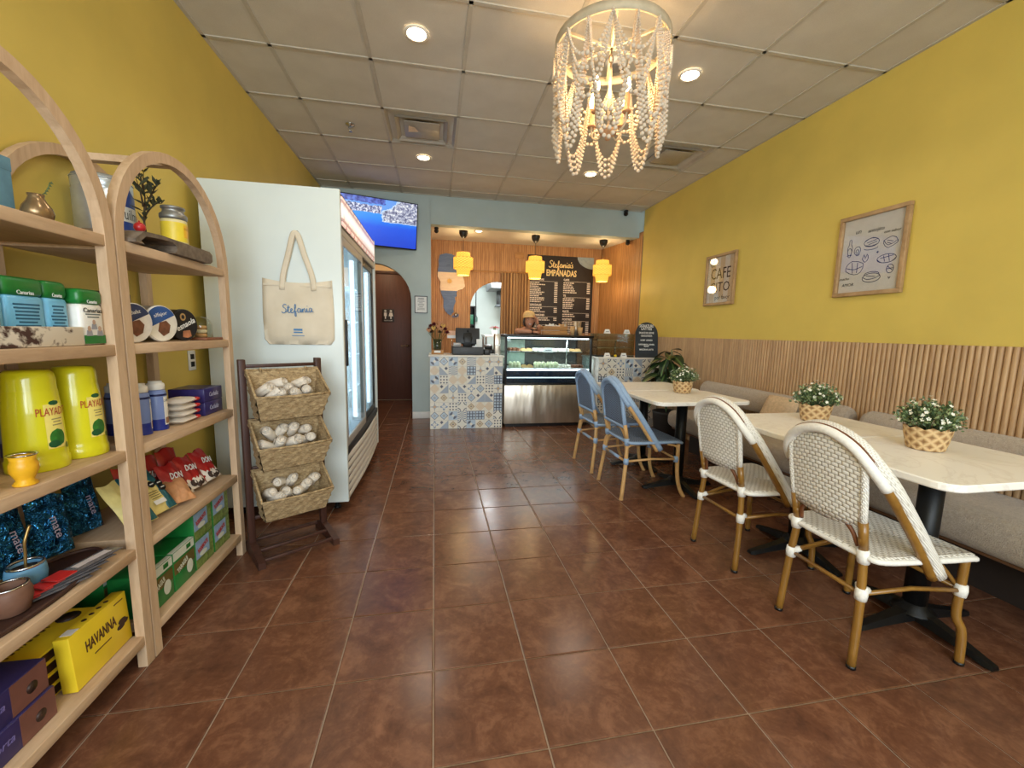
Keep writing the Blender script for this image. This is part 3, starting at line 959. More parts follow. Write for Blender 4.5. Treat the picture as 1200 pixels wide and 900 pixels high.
def seat_mesh(fw, rw, xr, xf, z):
    """trapezoid seat with rounded corners and gently dished top"""
    poly = []
    cs = [(xf, fw, .05), (xr, rw, .05), (xr, -rw, .05), (xf, -fw, .05)]
    outline = smoothpts([(xf, 0, 0), (xf - .005, fw * .8, 0), (xf - .05, fw, 0), (0, (fw + rw) / 2 + .005, 0), (xr + .03, rw, 0), (xr, rw * .75, 0), (xr - .006, 0, 0),
                         (xr, -rw * .75, 0), (xr + .03, -rw, 0), (0, -(fw + rw) / 2 - .005, 0), (xf - .05, -fw, 0), (xf - .005, -fw * .8, 0)], 4, True)
    mb = MB(); n = len(outline); vs = []
    cx = (xf + xr) / 2
    for k, dz in ((.965, -.016), (1, -.011), (1.012, -.002), (1, .007), (.965, .0115), (.7, .008), (.35, .004), (.05, .003)):
        for p in outline:
            front = max(0, (p.x - xf + .06) / .06) ** 2 * .012
            vs.append((cx + (p.x - cx) * k, p.y * k, z + dz - front))
    for i in range(7): mb.add(vs, [(i * n + q, i * n + (q + 1) % n, (i + 1) * n + (q + 1) % n, (i + 1) * n + q) for q in range(n)], 0, True)
    mb.add(vs, [list(range(n))[::-1], [7 * n + q for q in range(n)]])
    return mb, outline
def bistro_chair(white, label):
    t = thing('bistro_chair', label, 'chair', group='white woven bistro chairs' if white else 'blue woven bistro chairs')
    rw = .14 if white else .17
    rf = .165 if white else .215
    fwd = .215 if white else .215
    leg_m, wrap_m, wv_m = (M_GOLD, M_WWRAP, M_WW) if white else (M_RATT, M_BWRAP, M_WB)
    R = .0145
    zs = .435
    sb, outl = seat_mesh(fwd, rw + .05, -.205, .24, zs)
    st = sb.build('seat', wv_m, t)
    # wrapped rim of the seat
    MB().tube([(p.x * 1.0 + .003, p.y * 1.01, zs - .004 - max(0, (p.x - .165) / .06) ** 2 * .012) for p in outl], .011, 8, closed=True).build('seat_rim', wrap_m, st)
    for s in (1, -1):
        # rear leg, rising into the back post
        if white: lp = [(-.222, s * rf, 0), (-.207, s * (rw * .4 + rf * .6), .25), (-.2, s * rw, .43), (-.215, s * rw, .50)]
        else: lp = [(-.245, s * rf, 0), (-.215, s * (rw * .45 + rf * .55), .25), (-.2, s * rw, .43), (-.215, s * rw, .50)]
        lg = MB().tube(smoothpts(lp, 4), R, 10).build('leg', leg_m, t)
        MB().lathe([(R + .0015, 0), (R + .0015, .012)], 10, (lp[0][0], lp[0][1], 0)).build('foot_cap', M_BLK if white else leg_m, lg)
        # front leg, with a backward kick low down
        if white: lp = [(.212, s * .218, 0), (.208, s * .213, .13), (.19, s * .20, .19), (.195, s * .197, .30), (.20, s * .195, .425)]
        else: lp = [(.262, s * .218, 0), (.225, s * .212, .08), (.205, s * .205, .2), (.202, s * .2, .425)]
        lg = MB().tube(smoothpts(lp, 5), R, 10).build('leg', leg_m, t)
        MB().lathe([(R + .0015, 0), (R + .0015, .012)], 10, (lp[0][0], lp[0][1], 0)).build('foot_cap', M_BLK if white else leg_m, lg)
        # bindings
        rx = lambda z: (-.222 + .017 * z / .25) if white else (-.245 + .03 * z / .25)
        ry = s * (rw * .5 + rf * .5)
        bands = [((-.2, s * (rw + .003), .405), (-.205, s * rw, .455), .021), ((rx(.27), ry, .265), (rx(.3), ry, .31), .0205)]
        bands.append(((.193, s * .199, .27), (.197, s * .197, .315), .0205))
        for a, c, r in bands: MB().tube([a, ((a[0] + c[0]) / 2, a[1], (a[2] + c[2]) / 2), c], [r * .92, r, r * .92], 10).build('binding', wrap_m, t)
        # side stretcher and diagonal braces
        MB().tube([(rx(.285), ry, .287), (0, s * (rw + .03), .30), (.195, s * .2, .292)], .0085, 8).build('stretcher', leg_m, t)
        if white:
            MB().tube([(rx(.285), ry, .29), (-.12, s * rw * .5, .37), (-.06, s * .03, .42)], .008, 8).build('brace', leg_m, t)
            MB().tube([(.195, s * .198, .29), (.17, s * .15, .36), (.13, s * .11, .42)], .0075, 8).build('brace', leg_m, t)
            mb = MB().tube([(rx(.285), ry, .30), (rx(.285) + .03, ry, .30)], [.019, .012], 8); mb.tube([(rx(.285), ry, .29), (rx(.285) + .018, ry - s * .028, .312)], [.018, .011], 8)
            mb.build('binding', wrap_m, t)
        else:
            for a, c in (((rx(.2), ry, .23), (-.11, s * (rw + .0), .415)), ((.205, s * .203, .24), (.11, s * .21, .415))):
                md = ((a[0] * .75 + c[0] * .25), (a[1] + c[1]) / 2, c[2] - .02)
                MB().tube(smoothpts([a, ((a[0] * .93 + c[0] * .07), a[1], .35), md, c], 4), .009, 8).build('brace', leg_m, t)
            MB().tube(smoothpts([(rx(.2), ry, .23), (rx(.3) + .01, ry * .93, .35), (-.2, ry * .6, .41), (-.195, ry * .3, .42)], 4), .009, 8).build('brace', leg_m, t)
    MB().tube([(-.2 if white else -.212, rw * .98, .285), (-.2 if white else -.212, -rw * .98, .285)], .0085, 8).build('stretcher', leg_m, t)
    if not white: MB().tube([(-.212, rw * .5, .285), (-.212, -rw * .5, .285)], .012, 8).build('binding', wrap_m, t)
    MB().tube([(.193, .195, .295), (.193, -.195, .295)], .0085, 8).build('stretcher', leg_m, t)
    # back panel: posts, arched top, woven field
    pw = .152 if white else .168
    pb = rw + .004
    pz = lambda z: pb + (pw - pb) * min(1, max(0, (z - .55) / .17)) ** .8
    zb, zt, zsp = (.545, .868, .762) if white else (.545, .86, .745)
    bx = lambda z: -.225 - (z - .55) * .16
    arc = [(pw * math.cos(PI * q / 16), zsp + (zt - zsp) * math.sin(PI * q / 16)) for q in range(17)]
    lo_ = [(pz(z), z) for z in (zb, zb + .06, zb + .12)]
    out = lo_ + arc + [(-a, z) for a, z in lo_[::-1]]
    fr = MB().tube([(bx(z), y, z) for y, z in out], .0125, 10)
    if not white: fr = MB().tube([(bx(z), y, z) for y, z in out + [(-pb * .5, zb - .004), (pb * .5, zb - .004)]], .0155, 10, closed=True)
    fr.build('back_frame', M_WHOOP if white else wrap_m, t)
    for dx, nm in ((-.006, 'backrest'),):
        mb = MB(); rows = 12; cols = 12; vs = []
        for sgn in (1, -1):
            for i in range(rows + 1):
                tt = i / rows; z = zb + (zt - zb) * tt
                hw = pz(z) if z <= zsp else pw * math.sqrt(max(0, 1 - ((z - zsp) / (zt - zsp)) ** 2))
                for j in range(cols + 1):
                    yy = hw * (2 * j / cols - 1)
                    dip = -.012 * (1 - (2 * j / cols - 1) ** 2) if white else 0
                    z2 = z - (.02 * (1 - (2 * j / cols - 1) ** 2) if i == 0 and white else 0)
                    vs.append((bx(z) + sgn * .006 + dip, yy, z2))
        n = (rows + 1) * (cols + 1)
        fs = []
        for i in range(rows):
            for j in range(cols):
                q = i * (cols + 1) + j
                fs += [(q, q + 1, q + cols + 2, q + cols + 1), (n + q, n + q + cols + 1, n + q + cols + 2, n + q + 1)]
        for j in range(cols): fs.append((j, n + j, n + j + 1, j + 1))
        mb.add(vs, fs, 0, True)
        mb.build(nm, wv_m, t)
    # posts between seat and panel, small bowed braces under the panel
    for s in (1, -1):
        if white:
            MB().tube([(-.2, s * rw, .44), (bx(.56), s * pb, .565)], .0155, 10).build('back_post', M_GOLD, t)
            MB().tube(smoothpts([(-.205, s * (rw - .02), .46), (-.222, s * (rw - .035), .515), (-.232, s * rw * .5, .548), (-.232, s * rw * .3, .55)], 4), .008, 8).build('brace', M_REED, t)
        else:
            MB().tube([(-.2, s * rw, .44), (bx(.56), s * pb, .56)], .0155, 10).build('back_post', M_RATT, t)
            MB().tube(smoothpts([(-.2, s * (rw - .03), .45), (-.215, s * (rw - .05), .505), (-.225, s * rw * .5, .53)], 4), .009, 8).build('brace', M_RATT, t)
    # outer hoop sweeping forward to the seat sides
    hw = .2; hs = .226
    side = lambda s: [(.045, s * hs, .375), (-.04, s * (hs - .002), .50), (-.12, s * (hs - .008), .615), (-.19, s * .209, .715), (-.237, s * .183, .788), (-.26, s * .135, .848), (-.27, s * .07, .883)]
    P = smoothpts(side(1) + [(-.272, 0, .895)] + side(-1)[::-1], 5)
    MB().tube(P, .0215, 12, flat=(.95, .62)).build('hoop', M_WHOOP if white else wrap_m, t)
    P2 = [Vector((p.x - .022, p.y * .945, p.z - .008 - .008 * max(0, (p.z - .55) / .36))) for p in P]
    k0 = 3
    MB().tube(P2, .0165, 10).build('hoop_core', M_GOLD if white else M_RATT, t)
    if white: MB().tube([Vector((p.x - .014, p.y * 1.01, p.z + .001)) for p in P], .0048, 6).build('hoop_piping', M_REED, t)
    # wrapped upper run of the core
    nP = len(P2)
    mid = [p for i, p in enumerate(P2) if p.z > .70]
    MB().tube(mid, .018, 10).build('hoop_wrap', wrap_m, t)
    return t
c1 = bistro_chair(True, 'white woven bistro chair in the foreground at the nearest table')
c1.location = (1.752, 1.292, 0)
dup(c1, (1.755, 1.925, 0), .04, 'white woven bistro chair behind the foreground one, at the second table')
c2 = bistro_chair(False, 'light blue woven bistro chair nearer the camera, fully in view')
c2.location = (1.605, 2.925, 0)
dup(c2, (1.60, 3.525, 0), .03, 'light blue woven bistro chair farther back, partly hidden by the nearer blue one')

# ---- little potted plants on the tables
m, nt, b = newmat('woven_straw'); M_STRAW = m
vec, x, y, z = coords(nt)
an = x.at2(y) * 10.0
f1 = ((an + z * 150.0).sin()); f2 = ((an - z * 150.0).sin())
f = f1.mx(f2) * .5 + .5
fine = noise(nt, vec, 160, 2)
nt.links.new(ramp(nt, f * .8 + fine * .2, [(.2, srgb(142, 106, 66)), (.6, srgb(186, 150, 104)), (.95, srgb(210, 180, 134))]), b.inputs['Base Color'])
b.inputs['Roughness'].default_value = .75
bump(nt, b, f, .8, .006)
M_LEAF = pm('small_leaf', (80, 100, 64), .5, var=.4, scale=30)
M_LEAF2 = pm('small_leaf_pale', (142, 158, 110), .5, var=.3, scale=30)
M_FLOW = pm('white_blossom', (232, 230, 214), .6, var=.06)
M_SOIL = pm('soil', (50, 38, 28), .95, var=.3, scale=80)
def potted(label):
    t = thing('potted_plant', label, 'potted plant', group='small flowering plants on the tables')
    rnd = random.Random(3)
    mb = MB(); segs = 40; prof = [(.058, 0), (.064, .004), (.07, .03), (.0765, .065), (.082, .1)]
    vs = []
    for r, zz in prof:
        for q in range(segs):
            a = 2 * PI * q / segs
            k = 1 + .012 * math.sin(10 * a + zz * 260) * (1 if zz > .01 else 0)
            top = .006 * math.sin(10 * a) if zz == .1 else 0
            vs.append((r * k * math.cos(a), r * k * math.sin(a), zz + top))
    for i in range(4): mb.add(vs, [(i * segs + q, i * segs + (q + 1) % segs, (i + 1) * segs + (q + 1) % segs, (i + 1) * segs + q) for q in range(segs)], 0, True)
    mb.add(vs, [list(range(segs))[::-1]])
    mb.build('woven_pot', M_STRAW, t)
    MB().lathe([(1e-6, .088), (.078, .086)], 20).build('soil', M_SOIL, t)
    lf, fl, stm = MB(), MB(), MB()
    for k in range(150):
        a = rnd.uniform(0, 2 * PI); el = math.acos(rnd.uniform(.0, 1)); 
        dr = Vector((math.sin(el) * math.cos(a), math.sin(el) * math.sin(a), math.cos(el)))
        rad = rnd.uniform(.085, .125)
        tip = Vector((dr.x * rad, dr.y * rad, .10 + dr.z * rad * .92 + .012))
        root = Vector((dr.x * .02, dr.y * .02, .085))
        if k % 3 == 0: stm.tube([root, (root + tip) / 2 + Vector((0, 0, .012)), tip], .0013, 4, cap=False)
        for q in range(7):
            p = root.lerp(tip, rnd.uniform(.45, 1)) + Vector((rnd.uniform(-1, 1), rnd.uniform(-1, 1), rnd.uniform(-1, 1))) * .012
            d1 = (dr + Vector((rnd.uniform(-1, 1), rnd.uniform(-1, 1), rnd.uniform(-.6, 1))) * .9).normalized()
            sd = d1.cross(Vector((rnd.uniform(-1, 1), rnd.uniform(-1, 1), rnd.uniform(-1, 1)))).normalized()
            L = rnd.uniform(.012, .02); w = L * .34
            up = d1.cross(sd) * L * .15
            lf.add([p, p + d1 * L * .5 + sd * w + up, p + d1 * L, p + d1 * L * .5 - sd * w + up], [(0, 1, 2, 3)], 1 if rnd.random() < .3 else 0)
        if k % 3 == 0:
            c = tip + dr * .006
            for q in range(5):
                aa = q * 2 * PI / 5
                s1 = dr.orthogonal().normalized(); s2 = dr.cross(s1)
                d3 = s1 * math.cos(aa) + s2 * math.sin(aa)
                d4 = s1 * math.cos(aa + .6) + s2 * math.sin(aa + .6); d5 = s1 * math.cos(aa - .6) + s2 * math.sin(aa - .6)
                fl.add([c, c + d5 * .006 + dr * .002, c + d3 * .009 + dr * .004, c + d4 * .006 + dr * .002], [(0, 1, 2, 3)])
    lf.build('foliage', [M_LEAF, M_LEAF2], t)['kind'] = 'stuff'
    stm.build('stems', M_LEAF, t)['kind'] = 'stuff'
    fl.build('blossoms', M_FLOW, t)['kind'] = 'stuff'
    return t
p1 = potted('small white-flowering plant in a woven pot on the nearest table')
p1.location = (2.12, 1.385, .7505)
dup(p1, (2.15, 1.955, .7505), 1.3, 'small white-flowering plant in a woven pot on the second table, middle of the three')
dup(p1, (2.03, 3.06, .7505), 2.4, 'small white-flowering plant in a woven pot beside the blue chairs, farthest of the three')

# ---- large leafy plant in the corner by the counter
M_BIGL, nt, b = newmat('glossy_dark_leaf')
vec, x, y, z = coords(nt)
n1 = noise(nt, vec, 14, 3)
mid = (y.abs() * 60.0).mn(1.0)
nt.links.new(mixc(nt, mid, srgb(92, 120, 62), ramp(nt, n1, [(.3, srgb(22, 38, 22)), (.7, srgb(40, 62, 34))])), b.inputs['Base Color'])
b.inputs['Roughness'].default_value = .35
bp = thing('corner_plant', 'large leafy plant with drooping dark leaves between the right counter and the wainscot', 'plant', (2.70, 4.36, 0))
MB().lathe([(.10, 0), (.125, .02), (.15, .30), (.158, .33), (.15, .335), (.14, .31), (1e-6, .30)], 24).build('pot', pm('dark_planter', (44, 40, 38), .7, var=.1), bp)
lm = MB(); nseg = 8; vs = []
for i in range(nseg + 1):
    tt = i / nseg; w = .078 * math.sin(PI * min(1, tt * 1.02 + .02)) ** .8 * (1 - tt * .25)
    xx = .30 * tt; zz = -.10 * tt ** 2
    vs += [(xx, -w, zz + .018 * (w / .078)), (xx, 0, zz), (xx, w, zz + .018 * (w / .078))]
lm.add(vs, [q for i in range(nseg) for q in ((i * 3, i * 3 + 3, i * 3 + 4, i * 3 + 1), (i * 3 + 1, i * 3 + 4, i * 3 + 5, i * 3 + 2))], 0, True)
leaf_me = lm.mesh('leaf'); leaf_me.materials.append(M_BIGL)
rnd = random.Random(11)
for k in range(46):
    a = k * 2.399 + rnd.uniform(-.2, .2); lvl = k / 46
    rr0 = .03 + .16 * (1 - lvl) * rnd.uniform(.6, 1); zz = .60 + .46 * lvl + rnd.uniform(-.05, .05)
    if math.cos(a) > .5: rr0 *= .5
    p = Vector((rr0 * math.cos(a), rr0 * math.sin(a), zz))
    sc = rnd.uniform(.62, .98) * (.72 if math.cos(a) > .3 else 1)
    inst('leaf', leaf_me, bp, p, (rnd.uniform(-.3, .3), rnd.uniform(.2, 1.05) - lvl * .55, a), (sc, sc, sc))
    if k % 2 == 0: MB().tube(smoothpts([(0, 0, .31), (p.x * .3, p.y * .3, .5), tuple(p)], 4), .005, 6).build('stalk', M_LEAF, bp)

# ---- framed drawings on the yellow wall
M_OAK = wood('oak_frame', (184, 150, 108), (150, 118, 80), 8, (3, 1, 1), .5)
M_PAPER = pm('picture_paper', (216, 210, 200), .7, var=.04)
M_PAPER2 = pm('picture_paper_tan', (206, 184, 152), .7, var=.04)
M_INK = pm('navy_ink', (38, 42, 84), .7)
M_INKB = pm('black_ink', (32, 30, 32), .7)
def picture(yc, zc, w, h, label, tilt=0):
    t = thing('framed_picture', label, 'picture', (E_ - .002, yc, zc), (0, 0, 0), 'framed prints on the yellow wall')
    t.rotation_euler = (tilt, 0, 0)
    fw_ = .028
    for nm, bx in (('frame_rail', (-.028, 0, -w / 2, w / 2, h / 2 - fw_, h / 2)), ('frame_rail', (-.028, 0, -w / 2, w / 2, -h / 2, -h / 2 + fw_)),
                   ('frame_rail', (-.028, 0, -w / 2, -w / 2 + fw_, -h / 2 + fw_, h / 2 - fw_)), ('frame_rail', (-.028, 0, w / 2 - fw_, w / 2, -h / 2 + fw_, h / 2 - fw_))):
        MB().rbox(*bx, .004).build(nm, M_OAK, t)
    sheet = MB().box(-.008, -.002, -w / 2 + .02, w / 2 - .02, -h / 2 + .02, h / 2 - .02).build('print', M_PAPER, t)
    MB().box(-.0165, -.0145, -w / 2 + .02, w / 2 - .02, -h / 2 + .02, h / 2 - .02).build('pane', glass('picture_glass', (250, 250, 250), .05, .02), t)
    return t, sheet
def WM(p, u, v): return frame_matrix((-.0088, p[0], p[1]), (0, -1, 0), (0, 0, 1))      # facing -X: reading direction is -Y
t, sh = picture(2.405, 1.81, .46, .565, 'larger framed print with blue ink food sketches on the yellow wall')
def ell(cx, cy, rx, ry, n=12, a0=0, a1=2 * PI): return [(cx + rx * math.cos(a0 + (a1 - a0) * i / n), cy + ry * math.sin(a0 + (a1 - a0) * i / n)) for i in range(n + 1)]
D = []
D += [[(-.155, .0), (-.165, .06), (-.155, .085), (-.155, .115), (-.14, .115), (-.14, .085), (-.13, .06), (-.14, .0), (-.155, .0)], ell(-.148, .035, .014, .025), [(-.165, .01), (-.13, .01)]]      # bottle
D += [ell(-.092, .035, .022, .028), ell(-.092, .03, .010, .012), [(-.10, .004), (-.085, .0), (-.075, .01)]]
D += [ell(0, .075, .05, .028), [(-.045, .085), (-.02, .1), (.01, .105), (.04, .09)], [(-.04, .06), (0, .05), (.045, .06)], ell(.0, .038, .045, .012, 10, PI, 2 * PI), [(-.03, .075), (.03, .088)], [(-.02, .062), (.035, .075)]]
D += [[(.08, .07), (.13, .09), (.165, .06), (.11, .035), (.08, .07)], [(.08, .07), (.08, .05), (.11, .018), (.165, .043), (.165, .06)], [(.10, .068), (.14, .055)], [(.10, .055), (.13, .04)]]
D += [[(-.05, -.03), (-.04, .0), (-.03, -.03), (-.02, .0), (-.01, -.03), (-.03, -.055), (-.05, -.03)], [(.04, .0), (.05, .008), (.045, -.006), (.055, .004)]]
D += [ell(.11, -.05, .06, .028), [(.05, -.05), (.08, -.075), (.14, -.075), (.17, -.05)], [(.07, -.045), (.15, -.035)], [(.09, -.03), (.10, -.07)], [(.12, -.025), (.13, -.07)]]
D += [[(-.155, -.06), (-.12, -.035), (-.04, -.06), (-.055, -.12), (-.10, -.13), (-.16, -.10), (-.155, -.06)], [(-.155, -.08), (-.10, -.095), (-.045, -.08)], [(-.12, -.045), (-.11, -.12)], [(-.08, -.05), (-.08, -.12)]]
D += [ell(.025, -.165, .06, .03), [(-.03, -.16), (0, -.175), (.05, -.17), (.08, -.155)], ell(.025, -.145, .05, .02, 8, 0, PI), [(-.01, -.15), (.05, -.16)]]
D += [ell(.14, -.12, .022, .028), [(.12, -.12), (.16, -.118)], [(.125, -.105), (.155, -.132)], [(.135, -.17), (.14, -.185), (.148, -.172)]]
strokes('sketch', D, .0022, M_INK, sh, WM((0, 0), 0, 0), 2)
for s_, sz, p in (('un', .042, (.10, .165)), ('antojito', .034, (-.02, .155)), ('con sabor', .026, (-.125, .125)), ('mucho', .026, (.165, -.155)), ('AMOR', .030, (.135, -.2))):
    text('lettering', s_, sz, M_INKB, sh, (-.0088, p[0] if s_ not in () else p[0], p[1]), (0, -1, 0), (0, 0, 1), shear=.15)
t, sh = picture(3.925, 1.815, .46, .53, 'smaller framed coffee print nearer the serving recess on the yellow wall')
for k in range(3): MB().box(-.0092, -.0082, -.20 + k * .14, -.13 + k * .14, -.24, .24).build('stripe', M_PAPER2, sh)
for s_, sz, p in (('un', .07, (.13, .165)), ('CAFE', .16, (0, .06)), ('CITO', .14, (.0, -.08)), ('por favor', .06, (-.05, -.185))):
    text('lettering', s_, sz, M_INKB, sh, (-.0098, p[0], p[1]), (0, -1, 0), (0, 0, 1), fit=.30 if sz > .1 else None)
# ================================================================== COOLER, TOTE, TOWEL RACK, SCREEN
M_FRW = pm('cooler_white_enamel', (214, 222, 220), .35, var=.03, scale=3)
M_FIN = pm('cooler_inner_white', (225, 232, 236), .4, var=.03)
M_FGRY = pm('cooler_grey_trim', (172, 168, 164), .4, .3, var=.05)
FY0, FY1, FXB, FXF = 2.765, 4.27, -1.34, -.60
fr = thing('glass_door_cooler', 'tall white merchandiser cooler with sliding glass doors and lit header', 'refrigerator')
MB().rbox(FXB, -.566, FY0, FY0 + .035, .075, 2.065, .006).build('side_panel', M_FRW, fr)
MB().rbox(FXB, -.566, FY1 - .035, FY1, .075, 2.065, .006).build('side_panel', M_FRW, fr)
MB().box(FXB, FXF, FY0 + .035, FY1 - .035, 2.03, 2.062).build('top_panel', M_FRW, fr)
MB().box(FXB, FXB + .04, FY0 + .035, FY1 - .035, .1, 2.03).build('back_panel', M_FIN, fr)
MB().box(FXB + .04, FXF, FY0 + .035, FY1 - .035, .40, .44).build('floor_panel', M_FIN, fr)
for yy in (FY0 + .1, FY1 - .1):
    for xx in (-1.25, -.66):
        MB().lathe([(.022, 0), (.022, .012), (.012, .016), (.012, .08)], 12, (xx, yy, 0)).build('levelling_foot', M_IRON, fr)
# header sign (back-lit)
m, nt, b = newmat('cooler_header_print'); M_HEAD = m
vec, x, y, z = coords(nt)
u = (y * 7.5 + (z * 9.0).fl().mod(2.0) * .5).fr(); v = (z * 9.0).fr()
line = ((u - .16).lt(0.0)).mx((v - .2).lt(0.0))
gl = 1.0 - ((z - 1.96) * 9.0).abs().mn(1.0)
nz = noise(nt, vec, 30, 2)
c = mixc(nt, line, srgb(214, 178, 168), srgb(120, 66, 60))
c = mixc(nt, gl.pw(2.0) * .9, c, srgb(255, 246, 240))
nt.links.new(c, b.inputs['Emission Color']); b.inputs['Emission Strength'].default_value = .85
nt.links.new(c, b.inputs['Base Color']); b.inputs['Roughness'].default_value = .3
MB().rbox(-.60, -.572, FY0 + .037, FY1 - .037, 1.845, 2.06, .004).build('header_frame', M_BLK, fr)
MB().rbox(-.574, -.563, FY0 + .06, FY1 - .06, 1.868, 2.04, .003).build('header_sign', M_HEAD, fr)
MB().rbox(-.60, -.566, FY0 + .037, FY1 - .037, 1.80, 1.845, .004).build('door_track', M_FGRY, fr)
MB().rbox(-.60, -.566, FY0 + .037, FY1 - .037, .40, .445, .004).build('door_track', M_BLK, fr)
# shelves and light strips inside
M_LEDW = emis('cooler_led', (232, 243, 255), 4.5)
for zz in (.72, 1.0, 1.28, 1.56):
    mb = MB()
    for q in range(8): mb.tube([(-1.28 + q * .085, FY0 + .05, zz), (-1.28 + q * .085, FY1 - .05, zz)], .004, 5)
    for q in range(10): mb.tube([(-1.28, FY0 + .1 + q * .145, zz - .006), (-.67, FY0 + .1 + q * .145, zz - .006)], .004, 5)
    mb.build('wire_shelf', M_FIN, fr)
for yy in (FY0 + .062, (FY0 + FY1) / 2, FY1 - .05):
    MB().rbox(-.66, -.63, yy - .012, yy + .012, .50, 1.76, .004).build('light_strip', M_LEDW, fr)
    MB().box(-.665, -.66, yy - .02, yy + .02, .48, 1.78).build('strip_channel', M_FIN, fr)
lamp('cooler_lamp', 'AREA', (-.68, (FY0 + FY1) / 2, 1.15), 30, (.88, .95, 1), (0, PI / 2, 0), shape='RECTANGLE', size=1.2, size_y=1.2)
# zig-zag price strips at the door edge
# sliding doors
def cooler_door(y0, y1, x0, mat, wall=.05):
    fo = MB()
    fo.rbox(x0, x0 + .016, y0, y0 + wall, .445, 1.80, .003); fo.rbox(x0, x0 + .016, y1 - wall, y1, .445, 1.80, .003)
    fo.rbox(x0, x0 + .016, y0 + wall, y1 - wall, 1.745, 1.80, .003); fo.rbox(x0, x0 + .016, y0 + wall, y1 - wall, .445, .50, .003)
    d = fo.build('door', mat, fr)
    MB().box(x0 + .006, x0 + .010, y0 + wall, y1 - wall, .50, 1.745).build('pane', glass('cooler_glass', (222, 234, 240), .25), d)
    hb = MB().rbox(x0 + .016, x0 + .028, y0 + .012, y0 + .038, .98, 1.28, .004)
    hb.build('handle', M_BLK, d)
    return d
cooler_door(FY0 + .04, 3.55, -.583, M_FGRY, .035)
cooler_door(3.50, FY1 - .04, -.601, M_BLK, .075)
# bowed grille
MB().rbox(-.62, -.575, FY0 + .037, FY1 - .037, .06, .40, .004).build('grille_back', M_BLK, fr)
M_GRL = pm('grille_white', (214, 208, 200), .4, var=.04)
for k in range(6):
    zz = .085 + k * .052
    pts = []
    for q in range(9):
        tt = q / 8; pts.append((-.572 + .018 * math.sin(PI * tt), FY0 + .04 + (FY1 - FY0 - .08) * tt, zz))
    mb = MB(); vs = []
    for p in pts: vs += [(p[0] - .01, p[1], zz), (p[0], p[1], zz - .004), (p[0] + .004, p[1], zz + .012), (p[0], p[1], zz + .030), (p[0] - .01, p[1], zz + .032)]
    for i in range(8): mb.add(vs, [(i * 5 + q, i * 5 + (q + 1) % 5, i * 5 + 5 + (q + 1) % 5, i * 5 + 5 + q) for q in range(5)], 0, False)
    mb.add(vs, [(0, 1, 2, 3, 4), (44, 43, 42, 41, 40)])
    mb.build('grille_slat', M_GRL, fr)

# hook and tote bag on the cooler's side
tt_ = MB().lathe([(.014, 0), (.014, .003), (.005, .005), (.005, .018)], 12, M=Matrix.Translation((-.816, FY0, 1.79)) @ Matrix.Rotation(PI / 2, 4, 'X'))
tt_.tube([(-.816, FY0 - .016, 1.79), (-.816, FY0 - .022, 1.775), (-.816, FY0 - .03, 1.772), (-.816, FY0 - .034, 1.785)], .003, 6)
tag(tt_.build('wall_hook', M_CHROME), 'small metal hook on the cooler side holding the tote', 'hook')
m, nt, b = newmat('natural_canvas'); M_CANV = m
vec, x, y, z = coords(nt)
f = ((x * 1400.0).sin() * (z * 1400.0).sin()) * .25 + .5
n1 = noise(nt, vec, 5, 3)
nt.links.new(ramp(nt, n1 * .8 + f * .2, [(.3, srgb(206, 192, 168)), (.7, srgb(228, 216, 196))]), b.inputs['Base Color'])
b.inputs['Roughness'].default_value = .9
bump(nt, b, f * .3 + n1, .25, .006)
tb_ = thing('tote_bag', 'cream canvas tote bag with blue script hanging on the cooler side', 'bag', (-.82, FY0 - .002, 1.118))
rows, cols = 12, 14; vs = []
for sg_ in (1, 0):
    for i in range(rows + 1):
        v = i / rows
        for j in range(cols + 1):
            u = j / cols * 2 - 1
            hw = .200 - (.022 * max(0, (.08 - v) / .08)) + .004 * math.sin(v * 4)
            zz = v * .385 + .014 * (abs(u) ** 2) * (1 if v > .5 else 0) * (v - .5) * 2 - .010 * (1 - u * u) * v ** 3
            th = .034 * (1 - abs(u) ** 3) * (1 - .55 * v) * (1 - max(0, (.1 - v) / .1)) + .003 * math.sin(u * 7 + v * 3)
            vs.append((u * hw, -(.006 + (th if sg_ else 0)), zz))
n = (rows + 1) * (cols + 1); mb = MB(); fs = []
for i in range(rows):
    for j in range(cols):
        q = i * (cols + 1) + j
        fs += [(q, q + 1, q + cols + 2, q + cols + 1), (n + q, n + q + cols + 1, n + q + cols + 2, n + q + 1)]
for i in range(rows): 
    for j in (0, cols): fs.append((i * (cols + 1) + j, (i + 1) * (cols + 1) + j, n + (i + 1) * (cols + 1) + j, n + i * (cols + 1) + j))
for j in range(cols): fs.append((j, j + 1, n + j + 1, n + j))
mb.add(vs, fs, 0, True); mb.build('bag_body', M_CANV, tb_)
MB().rbox(-.19, .19, -.022, -.017, .352, .366, .002).build('hem', M_CANV, tb_)
for dy in (-.026, -.010):
    P = smoothpts([(-.085, dy, .33), (-.075, dy, .42), (-.045, dy, .53), (-.012, dy - .008, .645), (.004, dy - .010, .664), (.02, dy - .008, .645), (.05, dy, .53), (.085, dy, .42), (.095, dy, .33)], 4)
    MB().tube(P, .016, 8, flat=(.12, 1), up=(0, 1, 0)).build('handle_strap', M_CANV, tb_)
M_BINK = pm('blue_print', (74, 126, 176), .7)
strokes('script_print', script_name(False), .0022, M_BINK, tb_, frame_matrix((-.085, -.0435, .185), (1, 0, .08), (0, 0, 1)) @ Matrix.Diagonal((.027, .027, 1, 1)) if False else frame_matrix((-.088, -.046, .185), (1, 0, .1), (0, 0, 1)), 4) if False else None
S_ = [[(p[0] * .0265, p[1] * .0265) for p in L] for L in script_name(False)]
strokes('script_print', S_, .0022, M_BINK, tb_, frame_matrix((-.085, -.0385, .19), (1, 0, .10), (0, 0, 1)), 4)
